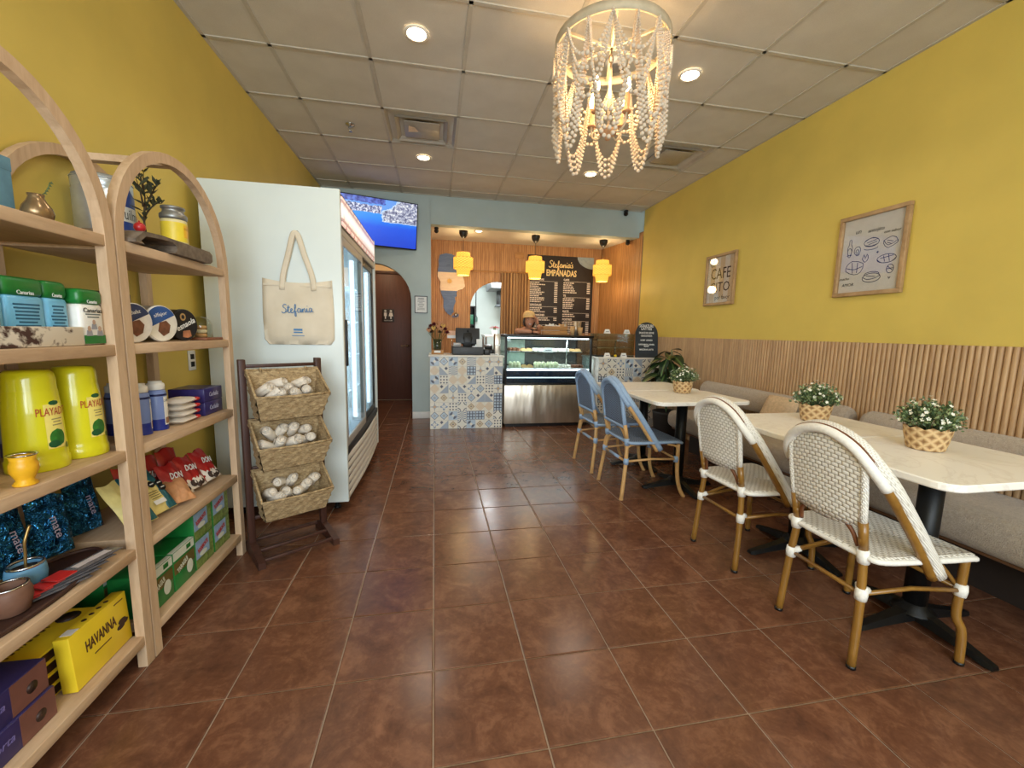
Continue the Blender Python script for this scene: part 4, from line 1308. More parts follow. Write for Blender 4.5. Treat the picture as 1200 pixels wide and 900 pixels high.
lg = MB()
for k, (w, zz, hh) in enumerate(((.05, .086, .012), (.05, .072, .008), (.07, .054, .004))): lg.box(-w / 2, w / 2, -.0405, -.040, zz, zz + hh)
lg.build('small_logo_print', M_BINK, tb_)

# wall outlet beside the cooler
t = thing('wall_outlet', 'white double power outlet low on the yellow wall beside the cooler', 'outlet', (W, 2.70, 1.02))
MB().rbox(0, .006, -.036, .036, -.058, .058, .003).build('cover_plate', M_WPR, t)
for dz in (-.022, .022):
    MB().rbox(.005, .009, -.017, .017, dz - .015, dz + .015, .003).build('socket', M_BLK, t)

# ---- towel rack with three woven baskets
M_DKW = wood('dark_walnut', (74, 44, 34), (52, 30, 24), 8, (3, 3, .6), .45, .05)
RK = thing('basket_rack', 'dark wooden floor rack holding three tilted woven baskets', 'rack', (-.815, 2.405, 0), math.radians(33))
hwid = .185
for s in (-1, 1):
    MB().rbox(s * hwid - .0165, s * hwid + .0165, -.014, .022, .03, 1.055, .004).build('upright', M_DKW, RK)
    ft = MB()
    ft.prism([(-.20, .0), (.10, .0), (.10, .035), (.04, .07), (-.05, .07), (-.16, .045), (-.20, .035)], -.0165, .0165, 0, Matrix.Translation((s * hwid, 0, 0)) @ Matrix.Rotation(PI / 2, 4, 'Z') @ Matrix.Rotation(PI / 2, 4, 'X'))
    ft.build('foot', M_DKW, RK)
for yy, zz in ((.0, 1.02), (.004, .735), (.004, .475), (.004, .20)):
    MB().rbox(-hwid, hwid, yy - .008, yy + .008, zz - .009, zz + .009, .003).build('rail', M_DKW, RK)
for yy, zz in ((.07, .045), (-.085, .05), (-.17, .032)):
    MB().rbox(-hwid, hwid, yy - .010, yy + .010, zz - .008, zz + .008, .003).build('bottom_rail', M_DKW, RK)
M_SEAG, nt, b = newmat('seagrass_weave')
vec, x, y, z = coords(nt)
n1 = noise(nt, vec, 45, 3, .6, (1, 1, 2.5)); n2 = noise(nt, vec, 160, 2, .6, (1, 1, 3))
nt.links.new(ramp(nt, n1 * .6 + n2 * .4, [(.32, srgb(104, 82, 54)), (.5, srgb(162, 136, 98)), (.68, srgb(202, 178, 136))]), b.inputs['Base Color'])
b.inputs['Roughness'].default_value = .8
bump(nt, b, n2, .5, .004)
def weave_panel(mb, A, B, C, D, nu, nv, amp):
    """bilinear panel A-B (bottom) D-C (top) with over/under relief, double sided"""
    A, B, C, D = map(Vector, (A, B, C, D))
    nrm = (B - A).cross(D - A).normalized()
    for side in (1, -1):
        vs = []
        for i in range(nv * 2 + 1):
            for j in range(nu * 2 + 1):
                u, v = j / (nu * 2), i / (nv * 2)
                p = (A * (1 - u) + B * u) * (1 - v) + (D * (1 - u) + C * u) * v
                cell = (i // 2 + j // 2) % 2
                peak = (i % 2) * (j % 2)
                h = amp * (1.0 if (i % 2) else .15) * (1 if ((i // 2) + (j + 1) // 2) % 2 else -.3)
                vs.append(p + nrm * (side * .004 + (h if side == 1 else h * .6)))
        w = nu * 2 + 1
        fs = [(i * w + j, i * w + j + 1, (i + 1) * w + j + 1, (i + 1) * w + j) for i in range(nv * 2) for j in range(nu * 2)]
        mb.add(vs, fs, 0, True)
def basket(label):
    t = thing('woven_basket', label, 'basket', group='baskets on the dark rack')
    hb, hf = .145, .172                    # half widths bottom / top
    bb, bt = (.0, 0), (.012, .245)         # back wall bottom / top (y, z)
    fb_, ft_ = (-.115, .0), (-.175, .125)  # front wall
    def P(x, yz): return (x, yz[0], yz[1])
    panels = {'front_wall': (P(-hb, fb_), P(hb, fb_), P(hf, ft_), P(-hf, ft_), 11, 5),
              'back_wall': (P(hb, bb), P(-hb, bb), P(-hf, bt), P(hf, bt), 11, 8),
              'side_wall': (P(-hb, bb), P(-hb, fb_), P(-hf, ft_), P(-hf, bt), 5, 6),
              'side_wall_': (P(hb, fb_), P(hb, bb), P(hf, bt), P(hf, ft_), 5, 6),
              'bottom': (P(-hb, bb), P(hb, bb), P(hb, fb_), P(-hb, fb_), 8, 4)}
    for nm, a in panels.items():
        mb = MB(); weave_panel(mb, *a, .0065)
        mb.build(nm.rstrip('_'), M_SEAG, t)
    rim = [P(-hf, ft_), P(0, (ft_[0] - .004, ft_[1] - .004)), P(hf, ft_), P(hf, bt), P(0, (bt[0], bt[1] - .003)), P(-hf, bt)]
    MB().tube(rim, .0075, 8, closed=True).build('rim', M_SEAG, t)
    for xx in (-.11, .11):
        MB().tube([(xx, .018, .22), (xx, .016, .25), (xx, -.002, .252), (xx, -.004, .235)], .006, 6, flat=(1, 1)).build('hanging_loop', M_SEAG, t)
    return t
rz = math.radians(33)
Rk = Matrix.Translation((-.815, 2.405, 0)) @ Matrix.Rotation(rz, 4, 'Z')
BZ = (.755, .495, .225)
names = ('top', 'middle', 'bottom')
b0 = None
for k, zz in enumerate(BZ):
    p = Rk @ Vector((0, -.036, zz))
    lb = 'woven seagrass basket of rolled towels, %s of three on the rack' % names[k]
    tl = math.radians(3 if k == 0 else 2)
    if b0 is None:
        b0 = basket(lb); b0.location = p; b0.rotation_euler = (0, 0, rz)
    else: dup(b0, p, rz, lb)
# rolled cloths
M_CLOTH = pm('white_cotton', (226, 214, 198), .9, var=.08, scale=40, bmp=.3, bscale=300)
def roll_mesh(seed):
    rn = random.Random(seed); mb = MB()
    nt_ = 44; vs = []
    L = .055
    for i in range(nt_ + 1):
        a = i / nt_ * 2 * PI * 2.6; r = .003 + .0275 * i / nt_
        r *= 1 + .05 * math.sin(a * 2 + seed)
        for yy in (-L, -L * .93, L * .93, L):
            k = .93 if abs(yy) > L * .95 else 1
            vs.append((r * k * math.cos(a), yy + .004 * math.sin(a * 1.3 + seed), r * k * math.sin(a) * .92))
    fs = [(i * 4 + q, i * 4 + q + 1, i * 4 + 4 + q + 1, i * 4 + 4 + q) for i in range(nt_) for q in range(3)]
    mb.add(vs, fs, 0, True)
    mb.lathe([(1e-6, -L * .86), (.022, -L * .84), (.024, -L * .7), (.024, L * .7), (.022, L * .84), (1e-6, L * .86)], 14, M=Matrix.Rotation(PI / 2, 4, 'X'))
    me = mb.mesh('towel_roll'); me.materials.append(M_CLOTH); return me
RM = [roll_mesh(s) for s in (1, 2, 3)]
lay = [[(-.115, -.085, .125), (-.075, -.12, .10), (-.045, -.06, .155), (-.035, -.125, .10), (.01, -.07, .12), (.045, -.12, .10), (.075, -.06, .15), (.10, -.115, .115)],
       [(-.12, -.12, .10), (-.09, -.065, .15), (-.06, -.125, .105), (-.035, -.05, .15), (0, -.12, .105), (.025, -.06, .155), (.05, -.12, .11), (.09, -.055, .15), (.105, -.11, .115)],
       [(-.115, -.10, .11), (-.085, -.13, .09), (-.05, -.065, .15), (-.03, -.125, .10), (.01, -.055, .14), (.035, -.12, .10), (.07, -.10, .11), (.115, -.085, .13)]]
rn = random.Random(5)
pos = ['at the left end', 'left of centre', 'at the back left', 'at the front middle', 'in the middle', 'at the back right', 'right of centre', 'at the right', 'at the right end']
for k, rows_ in enumerate(lay):
    for q, (x, y, z) in enumerate(rows_):
        M = Rk @ Matrix.Translation((x * .95, y + .012, BZ[k] + z + .016)) @ Euler((-rn.uniform(.25, .75), rn.uniform(-.5, .5), rn.uniform(-.75, .75))).to_matrix().to_4x4()
        o = bpy.data.objects.new('towel_roll', RM[(k + q) % 3]); COL.objects.link(o); o.matrix_world = M
        tag(o, 'rolled white cotton cloth %s of the %s rack basket' % (pos[q], names[k]), 'towel', 'rolled cloths in the rack baskets')

# ---- wall screen above the arch
m, nt, b = newmat('screen_lake_picture'); M_SCR = m
vec, x, y, z = coords(nt)
u = x * (1 / .98) + .5; v = z * (1 / .55) + .5           # 0..1 across the panel
n1 = noise(nt, vec, 9, 4, .6) - .5; n2 = noise(nt, vec, 34, 3, .65); n3 = noise(nt, vec, 16, 3, .6)
lake = ramp(nt, v + n1 * .1, [(.05, srgb(0, 64, 205)), (.42, srgb(0, 84, 228)), (.56, srgb(6, 130, 240)), (.72, srgb(40, 150, 240))])
snow = ramp(nt, n2, [(.38, srgb(24, 28, 78)), (.48, srgb(120, 128, 176)), (.6, srgb(236, 238, 246))])
frost = ramp(nt, n2 * .7 + n3 * .3, [(.38, srgb(30, 34, 84)), (.5, srgb(150, 156, 186)), (.6, srgb(240, 242, 244))])
hill = ramp(nt, n3, [(.4, srgb(20, 30, 130)), (.6, srgb(80, 110, 210))])
e = n1 * .12
c = mixc(nt, (v + e).gt(.72), lake, srgb(96, 156, 236))
c = mixc(nt, (v + e).gt(.69) * (v + e * 2.0).lt(.84) * (u + e).lt(.55), c, snow)
c = mixc(nt, (v + e).gt(.88) * (u + e).lt(.6), c, hill)
isl = (v + e * .6).gt(.54) * (v - (u - .56) * 1.25 - e * 2.0).lt(.70) * (u + e).gt(.57)
c = mixc(nt, (v + e * .6).gt(.525) * (v - (u - .55) * 1.25 - e * 2.0).lt(.72) * (u + e).gt(.555), c, srgb(190, 214, 240))
c = mixc(nt, isl, c, frost)
nt.links.new(c, b.inputs['Emission Color']); b.inputs['Emission Strength'].default_value = .95
b.inputs['Base Color'].default_value = (.01, .01, .015, 1); b.inputs['Roughness'].default_value = .25
tv = thing('wall_television', 'flat television showing a blue lake and snowy trees', 'television')
ang = math.radians(16); tilt = math.radians(11)
rtop = Vector((-.208, 5.60, 2.812))
dx = Vector((-math.cos(ang), -math.sin(ang), 0))
nh = Vector((math.sin(ang), -math.cos(ang), 0))                 # horizontal facing
upv = (Vector((0, 0, 1)) * math.cos(tilt) + nh * math.sin(tilt)).normalized()
ctr = rtop + dx * .49 - upv * .275
mm = Matrix((-dx, upv.cross(-dx).normalized() * 1, upv)).transposed().to_4x4(); mm.translation = ctr
# local axes: x right, y away from viewer, z up
yv = upv.cross(-dx).normalized()
if yv.dot(nh) > 0: yv = -yv
mm = Matrix((-dx, yv, upv)).transposed().to_4x4(); mm.translation = ctr
tv.matrix_world = mm
MB().rbox(-.498, .498, .0, .045, -.283, .283, .006).build('housing', M_BLK, tv)
MB().box(-.487, .487, -.001, .0, -.27, .272).build('screen', M_SCR, tv)
MB().rbox(-.15, .15, .045, .075, -.12, .12, .005).build('wall_bracket', M_IRON, tv)
MB().bar((0, .07, 0), (.02, .17, -.02), .05, .05).build('bracket_arm', M_IRON, tv)

# framed notice on the blue pier
nf = thing('framed_notice', 'small black-framed notice on the blue pier beside the arch', 'notice', (-.178, N - .002, 1.567))
for bx in ((-.085, .085, -.014, 0, .105, .115), (-.085, .085, -.014, 0, -.115, -.105), (-.085, -.075, -.014, 0, -.105, .105), (.075, .085, -.014, 0, -.105, .105)):
    MB().box(*bx).build('frame_rail', M_BLK, nf)
MB().box(-.078, .078, -.006, -.001, -.108, .108).build('paper', M_WPR, nf)
lines = MB()
for k in range(9):
    w = .05 * random.uniform(.4, 1); lines.box(-w, w, -.0068, -.0061, .075 - k * .018, .075 - k * .018 + (.006 if k else .011))
lines.build('print_lines', pm('grey_print', (120, 122, 130), .7), nf)
# ================================================================== SERVING COUNTER
CR_, NV, BL, PB, OC, GR = (226, 220, 206), (44, 52, 80), (104, 130, 164), (176, 192, 208), (200, 158, 104), (160, 160, 164)
def pat(name, fn, bg=CR_):
    m, nt, b = newmat(name)
    vec, x, y, z = coords(nt)
    u, v = x * (1 / .055), z * (1 / .055)
    c = fn(nt, u, v)
    n = noise(nt, vec, 90, 3)
    c = mixc(nt, n * .25, c, srgb(190, 186, 178))
    nt.links.new(c, b.inputs['Base Color']); b.inputs['Roughness'].default_value = .25
    return m
L2 = lambda u, v: (u * u + v * v).sqrt()
def pA(nt, u, v): return mixc(nt, ((u + v) * 2.4).fr().lt(.5) * (u.abs() + v.abs()).lt(1.15), srgb(*CR_), srgb(*OC))
def pB(nt, u, v):
    d = u.abs() + v.abs(); c = mixc(nt, d.lt(.95), srgb(*CR_), srgb(*NV)); c = mixc(nt, d.lt(.8), c, srgb(*PB)); return mixc(nt, d.lt(.4), c, srgb(*GR))
def pC(nt, u, v):
    a, b_ = (u * 1.5 + .5).fr() - .5, (v * 1.5 + .5).fr() - .5
    return mixc(nt, L2(a, b_).lt(.27), srgb(*CR_), srgb(*NV))
def pD(nt, u, v):
    r = L2(u, v); k = (v.at2(u) * 4.0 + PI / 2).sin() * .25 + .6
    c = mixc(nt, r.lt(k), srgb(*CR_), srgb(*BL)); return mixc(nt, r.lt(k * .6), c, srgb(*CR_))
def pE(nt, u, v):
    c = mixc(nt, (u + v).gt(0.0), srgb(*CR_), srgb(150, 160, 176)); return mixc(nt, ((u + .5).abs() + (v + .5).abs()).lt(.4), c, srgb(*NV))
def pF(nt, u, v):
    a, b_ = (u * 1.5).fr() - .5, (v * 1.5).fr() - .5
    return mixc(nt, a.abs().mn(b_.abs()).lt(.16), srgb(*PB), srgb(*NV))
def pG(nt, u, v):
    a, b_ = u.abs() - 1.0, v.abs() - 1.0; r = L2(a, b_)
    c = mixc(nt, (r - .62).abs().lt(.1), srgb(*CR_), srgb(*NV)); return mixc(nt, r.lt(.3), c, srgb(*BL))
def pH(nt, u, v):
    c = mixc(nt, (u * v).abs().lt(.07) * L2(u, v).lt(.95), srgb(*CR_), srgb(*GR)); return mixc(nt, L2(u, v).lt(.25), c, srgb(*OC))
def pI(nt, u, v):
    c = mixc(nt, (u * v).gt(.05) * L2(u, v).lt(.85), srgb(*PB), srgb(*NV)); return mixc(nt, L2(u, v).lt(.3), c, srgb(*CR_))
def pJ(nt, u, v):
    w = ((u - v) * 2.2 + (u * 5.0).sin() * .4).fr(); c = mixc(nt, w.lt(.3), srgb(*CR_), srgb(*BL)); return mixc(nt, w.gt(.85), c, srgb(*NV))
def pK(nt, u, v):
    d = u.abs().mx(v.abs()); e = u.abs() + v.abs()
    c = mixc(nt, e.lt(.9), srgb(*CR_), srgb(214, 190, 150)); c = mixc(nt, (e - .62).abs().lt(.09), c, srgb(128, 120, 116)); return mixc(nt, e.lt(.22), c, srgb(*NV))
PM = [pat('patchwork_tile_%d' % i, f) for i, f in enumerate((pA, pB, pC, pD, pE, pF, pG, pH, pI, pJ, pK))]
TMESH = []
for m in PM:
    me = MB().rbox(-.0545, .0545, -.004, .003, -.0545, .0545, .0012, segs=1, smooth=False).mesh('tile'); me.materials.append(m); TMESH.append(me)
M_STONE = pm('counter_white_stone', (226, 220, 210), .3, var=.05)
M_CBODY = pm('counter_grout', (214, 210, 202), .8)
def tiled_counter(x0, x1, y0, y1, label, seed, topz=.905, ntile=8):
    t = thing('tiled_counter', label, 'counter')
    MB().box(x0, x1, y0, y1, .0, topz).build('carcass', M_CBODY, t)
    MB().rbox(x0 - .016, x1 + .016, y0 - .018, y1, topz, topz + .02, .004).build('counter_top', M_STONE, t)
    rn = random.Random(seed)
    nx = round((x1 - x0) / .1128); w = (x1 - x0) / nx
    for i in range(nx):
        for j in range(8):
            o = inst('tile', rn.choice(TMESH), t, (x0 + (i + .5) * w, y0 - .002, (j + .5) * topz / 8), (0, rn.choice((0, 1, 2, 3)) * PI / 2, 0), (w / .1132, 1, topz / 8 / .1118))
    return t
tiled_counter(-.058, .848, 5.095, 5.62, 'left counter faced with patchwork tiles, under the cash register', 4)
tiled_counter(2.07, 2.915, 4.95, 5.55, 'right counter faced with patchwork tiles, behind the far table', 9)

# ---- refrigerated display case
m, nt, b = newmat('brushed_steel'); M_STEEL = m
vec, x, y, z = coords(nt)
n1 = noise(nt, vec, 3, 2, .5, (2.2, 1, .5)); n2 = noise(nt, vec, 300, 2, .5, (.02, 1, 1))
nt.links.new(ramp(nt, n1, [(.35, srgb(178, 166, 148)), (.65, srgb(214, 204, 190))]), b.inputs['Base Color'])
b.inputs['Metallic'].default_value = .8
nt.links.new((n2 * .12 + .26).s, b.inputs['Roughness'])
bump(nt, b, n1, .35, .05)
DC = thing('pastry_display_case', 'black-framed glass pastry case on a stainless steel base', 'display case')
dx0, dx1, dy0, dy1 = .872, 2.035, 5.095, 5.70
MB().box(dx0 + .03, dx1 - .03, dy0 + .05, dy1, 0, .05).build('toe_kick', M_BLK, DC)
MB().rbox(dx0, dx1, dy0 + .004, dy1, .045, .55, .006).build('steel_base', M_STEEL, DC)
MB().rbox(dx0 + .01, dx1 - .01, dy0 + .02, dy1 - .02, .55, .575, .003).build('deck', M_BLK, DC)
for xx in (dx0, dx1 - .028):
    MB().rbox(xx, xx + .028, dy0, dy0 + .03, .55, 1.165, .004).build('corner_post', M_BLK, DC)
    MB().rbox(xx, xx + .028, dy1 - .03, dy1, .55, 1.165, .004).build('corner_post', M_BLK, DC)
MB().rbox(dx0 - .012, dx1 + .012, dy0 - .01, dy1 + .01, 1.162, 1.195, .005).build('top_slab', M_BLK, DC)
G1 = glass('case_glass', (236, 244, 244), .12)
MB().box(dx0 + .028, dx1 - .028, dy0 + .006, dy0 + .012, .575, 1.162).build('front_pane', G1, DC)
for xx in (dx0 + .008, dx1 - .014): MB().box(xx, xx + .006, dy0 + .03, dy1 - .03, .575, 1.162).build('side_pane', G1, DC)
MB().box(dx0 + .028, dx1 - .028, dy1 - .02, dy1 - .012, .575, 1.162).build('back_door', pm('case_back_dark', (70, 72, 74), .35, var=.1), DC)
for xa, xb in ((dx0 + .03, dx0 + .38),): MB().box(xa, xb, dy1 - .03, dy1 - .021, .78, 1.12).build('back_door_panel', pm('pale_green_panel', (190, 205, 190), .4), DC)
MB().box(dx0 + .03, dx1 - .03, dy0 + .03, dy0 + .05, .58, .74).build('lower_fascia', pm('navy_fascia', (30, 38, 62), .3), DC)
MB().rbox(dx0 + .03, dx1 - .03, dy0 + .022, dy0 + .032, .638, .652, .002).build('fascia_strip', emis('case_led', (235, 245, 255), 1.2), DC)
MB().rbox(dx0 + .03, dx1 - .03, dy0 + .025, dy1 - .04, .742, .756, .002).build('lower_shelf', M_FIN, DC)
MB().rbox(dx0 + .03, dx1 - .03, dy0 + .020, dy0 + .028, .735, .760, .002).build('shelf_light', emis('case_led2', (245, 250, 255), 3.0), DC)
MB().box(dx0 + .03, dx1 - .03, dy0 + .12, dy1 - .06, .962, .969).build('upper_shelf', glass('shelf_glass', (215, 235, 228), .2), DC)
for xx in (dx0 + .05, dx1 - .3): MB().box(xx, xx + .02, dy0 + .14, dy1 - .06, .945, .962).build('shelf_bracket', M_CHROME, DC)
for zz in (.80, .86, .92): pass
MB().tube([(dx1 - .30, dy0 + .16, .757), (dx1 - .30, dy0 + .16, 1.16)], .008, 8).build('shelf_post', M_CHROME, DC)
MB().rbox(dx0 + .04, dx1 - .04, dy0 + .04, dy0 + .065, 1.145, 1.16, .003).build('top_light', emis('case_led3', (240, 248, 255), 5), DC)
MB().rbox(dx1 - .14, dx1 - .085, dy0 - .008, dy0 + .002, .575, .70, .004).build('control_box', M_WPR, DC)
lamp('case_lamp', 'AREA', ((dx0 + dx1) / 2, dy0 + .12, 1.14), 4.5, (.92, .97, 1), (0, 0, 0), shape='RECTANGLE', size=1.0, size_y=.06)
lamp('case_lamp', 'AREA', ((dx0 + dx1) / 2, dy0 + .22, .935), 2.0, (.92, .97, 1), (0, 0, 0), shape='RECTANGLE', size=1.0, size_y=.06)
# pastries: trays with little individual cakes
M_TRAY = pm('steel_tray', (190, 192, 192), .3, .9)
def lump(seed, kind):
    rn = random.Random(seed); mb = MB()
    if kind == 0:      # folded half-moon pastry with crimped edge
        n = 14; vs = []
        for i in range(n + 1):
            a = PI * i / n; e = 1 + .05 * (i % 2)
            vs += [(.055 * e * math.cos(a), .0 + .04 * e * math.sin(a), .004), (.040 * math.cos(a), .026 * math.sin(a) + .003, .026), (.018 * math.cos(a), .01 * math.sin(a) + .004, .036)]
        fs = [(i * 3 + q, i * 3 + 3 + q, i * 3 + 4 + q, i * 3 + 1 + q) for i in range(n) for q in range(2)]
        mb.add(vs, fs, 0, True)
        mb.add(vs, [tuple(i * 3 for i in range(n + 1))[::-1], tuple(i * 3 + 2 for i in range(n + 1)), (0, 1, 2, n * 3 + 2, n * 3 + 1, n * 3)], 0)
    elif kind == 1:    # sandwich biscuit
        mb.lathe([(.030, 0), (.036, .004), (.036, .012), (.033, .014), (.033, .020), (.036, .022), (.036, .030), (.028, .036), (1e-6, .038)], 16)
    else:              # cup cake with swirl
        mb.lathe([(.022, 0), (.03, .03), (.034, .034), (.03, .044), (.026, .047), (.022, .056), (.014, .06), (.004, .07)], 16)
    return mb
M_PAS = [pm('baked_crust', (214, 172, 112), .6, var=.2, scale=50, rand=.12), pm('powdered_biscuit', (236, 228, 212), .8, var=.08, rand=.06), pm('pale_cream_cake', (214, 216, 178), .6, var=.12, rand=.1), pm('chocolate_cake', (120, 74, 50), .5, var=.2, rand=.1)]
LM = {}
for kd, mt in ((0, 0), (1, 1), (2, 2), (1, 3)):
    me = lump(1, kd).mesh('pastry'); me.materials.append(M_PAS[mt]); LM[(kd, mt)] = me
PNAME = {(0, 0): 'half_moon_pastry', (1, 1): 'sugared_biscuit', (2, 2): 'cream_cupcake', (1, 3): 'chocolate_biscuit'}
PLBL = {(0, 0): 'golden half-moon pastry', (1, 1): 'sugar-dusted biscuit', (2, 2): 'pale cream cupcake', (1, 3): 'chocolate biscuit'}
def shelf_of(z, y0, spec, shelf):
    """spec: list of (kind, count) for trays from left to right"""
    x = dx0 + .07; span = (dx1 - dx0 - .14) / len(spec)
    where = ['far left', 'left', 'left-centre', 'right-centre', 'right', 'far right']
    for k, (kd, cnt) in enumerate(spec):
        xa, xb = x + k * span + .008, x + (k + 1) * span - .008
        tr = MB(); tr.rbox(xa, xb, y0, y0 + .19, z, z + .004, .001); 
        for bx in ((xa, xb, y0, y0 + .004), (xa, xb, y0 + .186, y0 + .19), (xa, xa + .004, y0, y0 + .19), (xb - .004, xb, y0, y0 + .19)): tr.box(*bx, z, z + .012)
        tag(tr.build('pastry_tray', M_TRAY), 'shallow steel tray at the %s of the %s case shelf' % (where[k], shelf), 'tray', 'trays in the pastry case')
        for r in range(2):
            for q in range(cnt):
                o = bpy.data.objects.new(PNAME[kd], LM[kd]); COL.objects.link(o)
                o.location = (xa + (q + .5) * (xb - xa) / cnt, y0 + .05 + r * .085, z + .0042); o.rotation_euler = (0, 0, random.uniform(-.3, .3))
                s = min(1, (xb - xa) / cnt / (.075 if kd[0] != 0 else .118)); o.scale = (s * 1.05, s * 1.05, s * 1.8)
                tag(o, '%s, %s of the %s row, %s tray, %s case shelf' % (PLBL[kd], (('left', 'right') if cnt == 2 else ('left', 'middle', 'right'))[q], ('front', 'back')[r], where[k], shelf), 'pastry', '%ss in the pastry case' % PLBL[kd])
shelf_of(.757, dy0 + .06, [((2, 2), 3), ((0, 0), 2), ((2, 2), 3), ((2, 2), 3), ((1, 1), 3), ((1, 3), 3)], 'lower')
shelf_of(.970, dy0 + .16, [((1, 3), 3), ((0, 0), 2), ((1, 1), 3), ((1, 1), 3), ((1, 1), 3), ((0, 0), 2)], 'upper')
def tent_card(x, y, z, label, w=.07, h=.05, parent=None, rz=0):
    t = thing('tent_card', label, 'sign', (x, y, z), rz, 'white price cards')
    mb = MB()
    mb.add([(-w / 2, -.018, 0), (w / 2, -.018, 0), (w * .36, 0, h), (-w * .36, 0, h), (-w / 2, .018, 0), (w / 2, .018, 0)], [(0, 1, 2, 3), (4, 3, 2, 5)])
    mb.add([(-w / 2, -.0165, 0), (w / 2, -.0165, 0), (w * .36, 0, h - .0015), (-w * .36, 0, h - .0015), (-w / 2, .0165, 0), (w / 2, .0165, 0)], [(3, 2, 1, 0), (5, 2, 3, 4)])
    mb.build('card', M_WPR, t)
    lm = MB(); lm.add([(-w * .28, -.0128, h * .36), (w * .28, -.0128, h * .36), (w * .26, -.0098, h * .52), (-w * .26, -.0098, h * .52)], [(0, 1, 2, 3)])
    lm.build('print_lines', pm('grey_print', (120, 122, 130), .7), t)
    return t
tent_card(1.46, dy0 + .1, 1.06 - .09, 'white tent card above the middle of the upper case shelf', .14, .06)

# ---- on top of the case: crate of napkins, cups
cr = thing('wooden_crate', 'small wooden crate of paper bags on top of the pastry case', 'crate', (1.60, 5.45, 1.196))
M_CRW = wood('crate_wood', (190, 138, 82), (150, 104, 58), 9, (.4, 3, 3), .6)
for bx in ((-.17, .17, -.09, -.08), (-.17, .17, .08, .09), (-.17, -.16, -.08, .08), (.16, .17, -.08, .08)):
    for k in range(2): MB().rbox(*bx, .004 + k * .06, .058 + k * .06, .003).build('board', M_CRW, cr)
MB().box(-.16, .16, -.08, .08, 0, .008).build('crate_floor', M_CRW, cr)
M_PW = pm('white_paper', (232, 230, 224), .8, var=.05, bmp=.2)
M_KRAFT = pm('kraft_paper', (206, 164, 112), .8, var=.08)
for k in range(6):
    w = .04; x0 = -.13 + k * .05
    mb = MB(); h = .10 + .03 * ((k * 7) % 3) / 2
    mb.add([(-w, -.03, 0), (w, -.03, 0), (w, .03, 0), (-w, .03, 0), (-w * .9 + .01, -.035, h), (w * .8, -.02, h + .015), (w * .9, .02, h - .01), (-w * .8, .025, h + .02)],
           [(0, 3, 2, 1), (4, 5, 6, 7), (0, 1, 5, 4), (1, 2, 6, 5), (2, 3, 7, 6), (3, 0, 4, 7)])
    o = mb.build('paper_bag', M_PW if k < 5 else M_KRAFT, None, (1.60 + x0, 5.45 + random.uniform(-.02, .02), 1.207), (0, random.uniform(-.15, .15), random.uniform(-.4, .4)))
    tag(o, ('crumpled white paper bag in the wooden crate, %s' % ('at its left end', 'second from its left end', 'in the middle', 'right of the middle', 'beside the brown bag')[k]) if k < 5 else 'brown paper bag at the right end of the wooden crate', 'paper bag', 'paper bags in the crate')
def cup(x, y, z, h, r, mat, label, name='paper_cup'):
    t = thing(name, label, 'cup', (x, y, z), 0, 'cups on the pastry case')
    MB().lathe([(r * .72, 0), (r, h), (r * .93, h), (r * .68, .004), (1e-6, .004)], 18).build('cup_wall', mat, t)
    MB().tube([(r * math.cos(q * PI / 9), r * math.sin(q * PI / 9), h) for q in range(18)], .002, 5, closed=True).build('rim', mat, t)
    return t
for k, (x, h, mt, lb, nm) in enumerate(((1.855, .12, M_KRAFT, 'kraft paper cup leftmost on the pastry case', 'paper_cup'), (1.91, .19, M_STEEL, 'tall steel tumbler between the kraft cups', 'steel_tumbler'), (1.965, .11, M_KRAFT, 'kraft paper cup rightmost on the front edge of the case', 'paper_cup'))):
    cup(x, 5.40 + .03 * (k % 2), 1.196, h, .035, mt, lb, nm)
cup(2.0, 5.56, 1.196, .19, .036, M_STEEL, 'tall steel tumbler behind the right-hand kraft cup', 'steel_tumbler')
cup(1.80, 5.58, 1.196, .16, .034, M_STEEL, 'steel tumbler behind the crate corner', 'steel_tumbler')

# ---- right counter: small glass cabinet, chalkboard
gc = thing('glass_cabinet', 'small clear glass cabinet with two shelves on the right counter', 'display case', (2.355, 5.20, .9255))
for bx in ((-.26, .26, -.12, -.115), (-.26, .26, .145, .15)): MB().box(*bx, .0, .30).build('pane', G1, gc)
for xx in (-.26, .255): MB().box(xx, xx + .005, -.115, .145, 0, .30).build('side_pane', G1, gc)
for zz in (.115, .215): MB().box(-.255, .255, -.10, .145, zz, zz + .008).build('shelf', glass('shelf_edge', (190, 170, 120), .35), gc); 
for zz in (.115, .215): MB().rbox(-.255, .255, -.106, -.10, zz - .002, zz + .010, .001).build('shelf_edge_strip', pm('brass_strip', (160, 140, 100), .35, .6), gc)
MB().rbox(-.262, .262, -.122, .152, .298, .306, .002).build('lid', G1, gc)
MB().tube([(0, -.1, 0), (0, -.1, .22)], .006, 8).build('support_post', M_CHROME, gc)
MB().rbox(-.262, .262, -.122, .152, 0, .012, .002).build('tray_base', M_BLK, gc)
tent_card(2.26, 5.17, 1.232, 'white card on top of the glass cabinet, left one', .085, .055)
tent_card(2.54, 5.17, 1.232, 'white card on top of the glass cabinet, right one', .085, .055)
tent_card(2.21, 5.02, .9255, 'white tent card on the counter in front of the glass cabinet, left one', .085, .055)
tent_card(2.44, 5.02, .9255, 'white tent card on the counter in front of the glass cabinet, nearer the chalkboard', .085, .055)
yc = MB().sphere((0, 0, .018), .02, 10, 7, sc=(1, 1, .9)); tag(yc.build('yellow_ornament', pm('yellow_gloss', (226, 190, 40), .3), None, (2.325, 5.02, .9255)), 'small yellow ornament between the two counter tent cards', 'ornament')
M_CHALK = pm('chalkboard_slate', (48, 54, 60), .7, var=.15, scale=8)
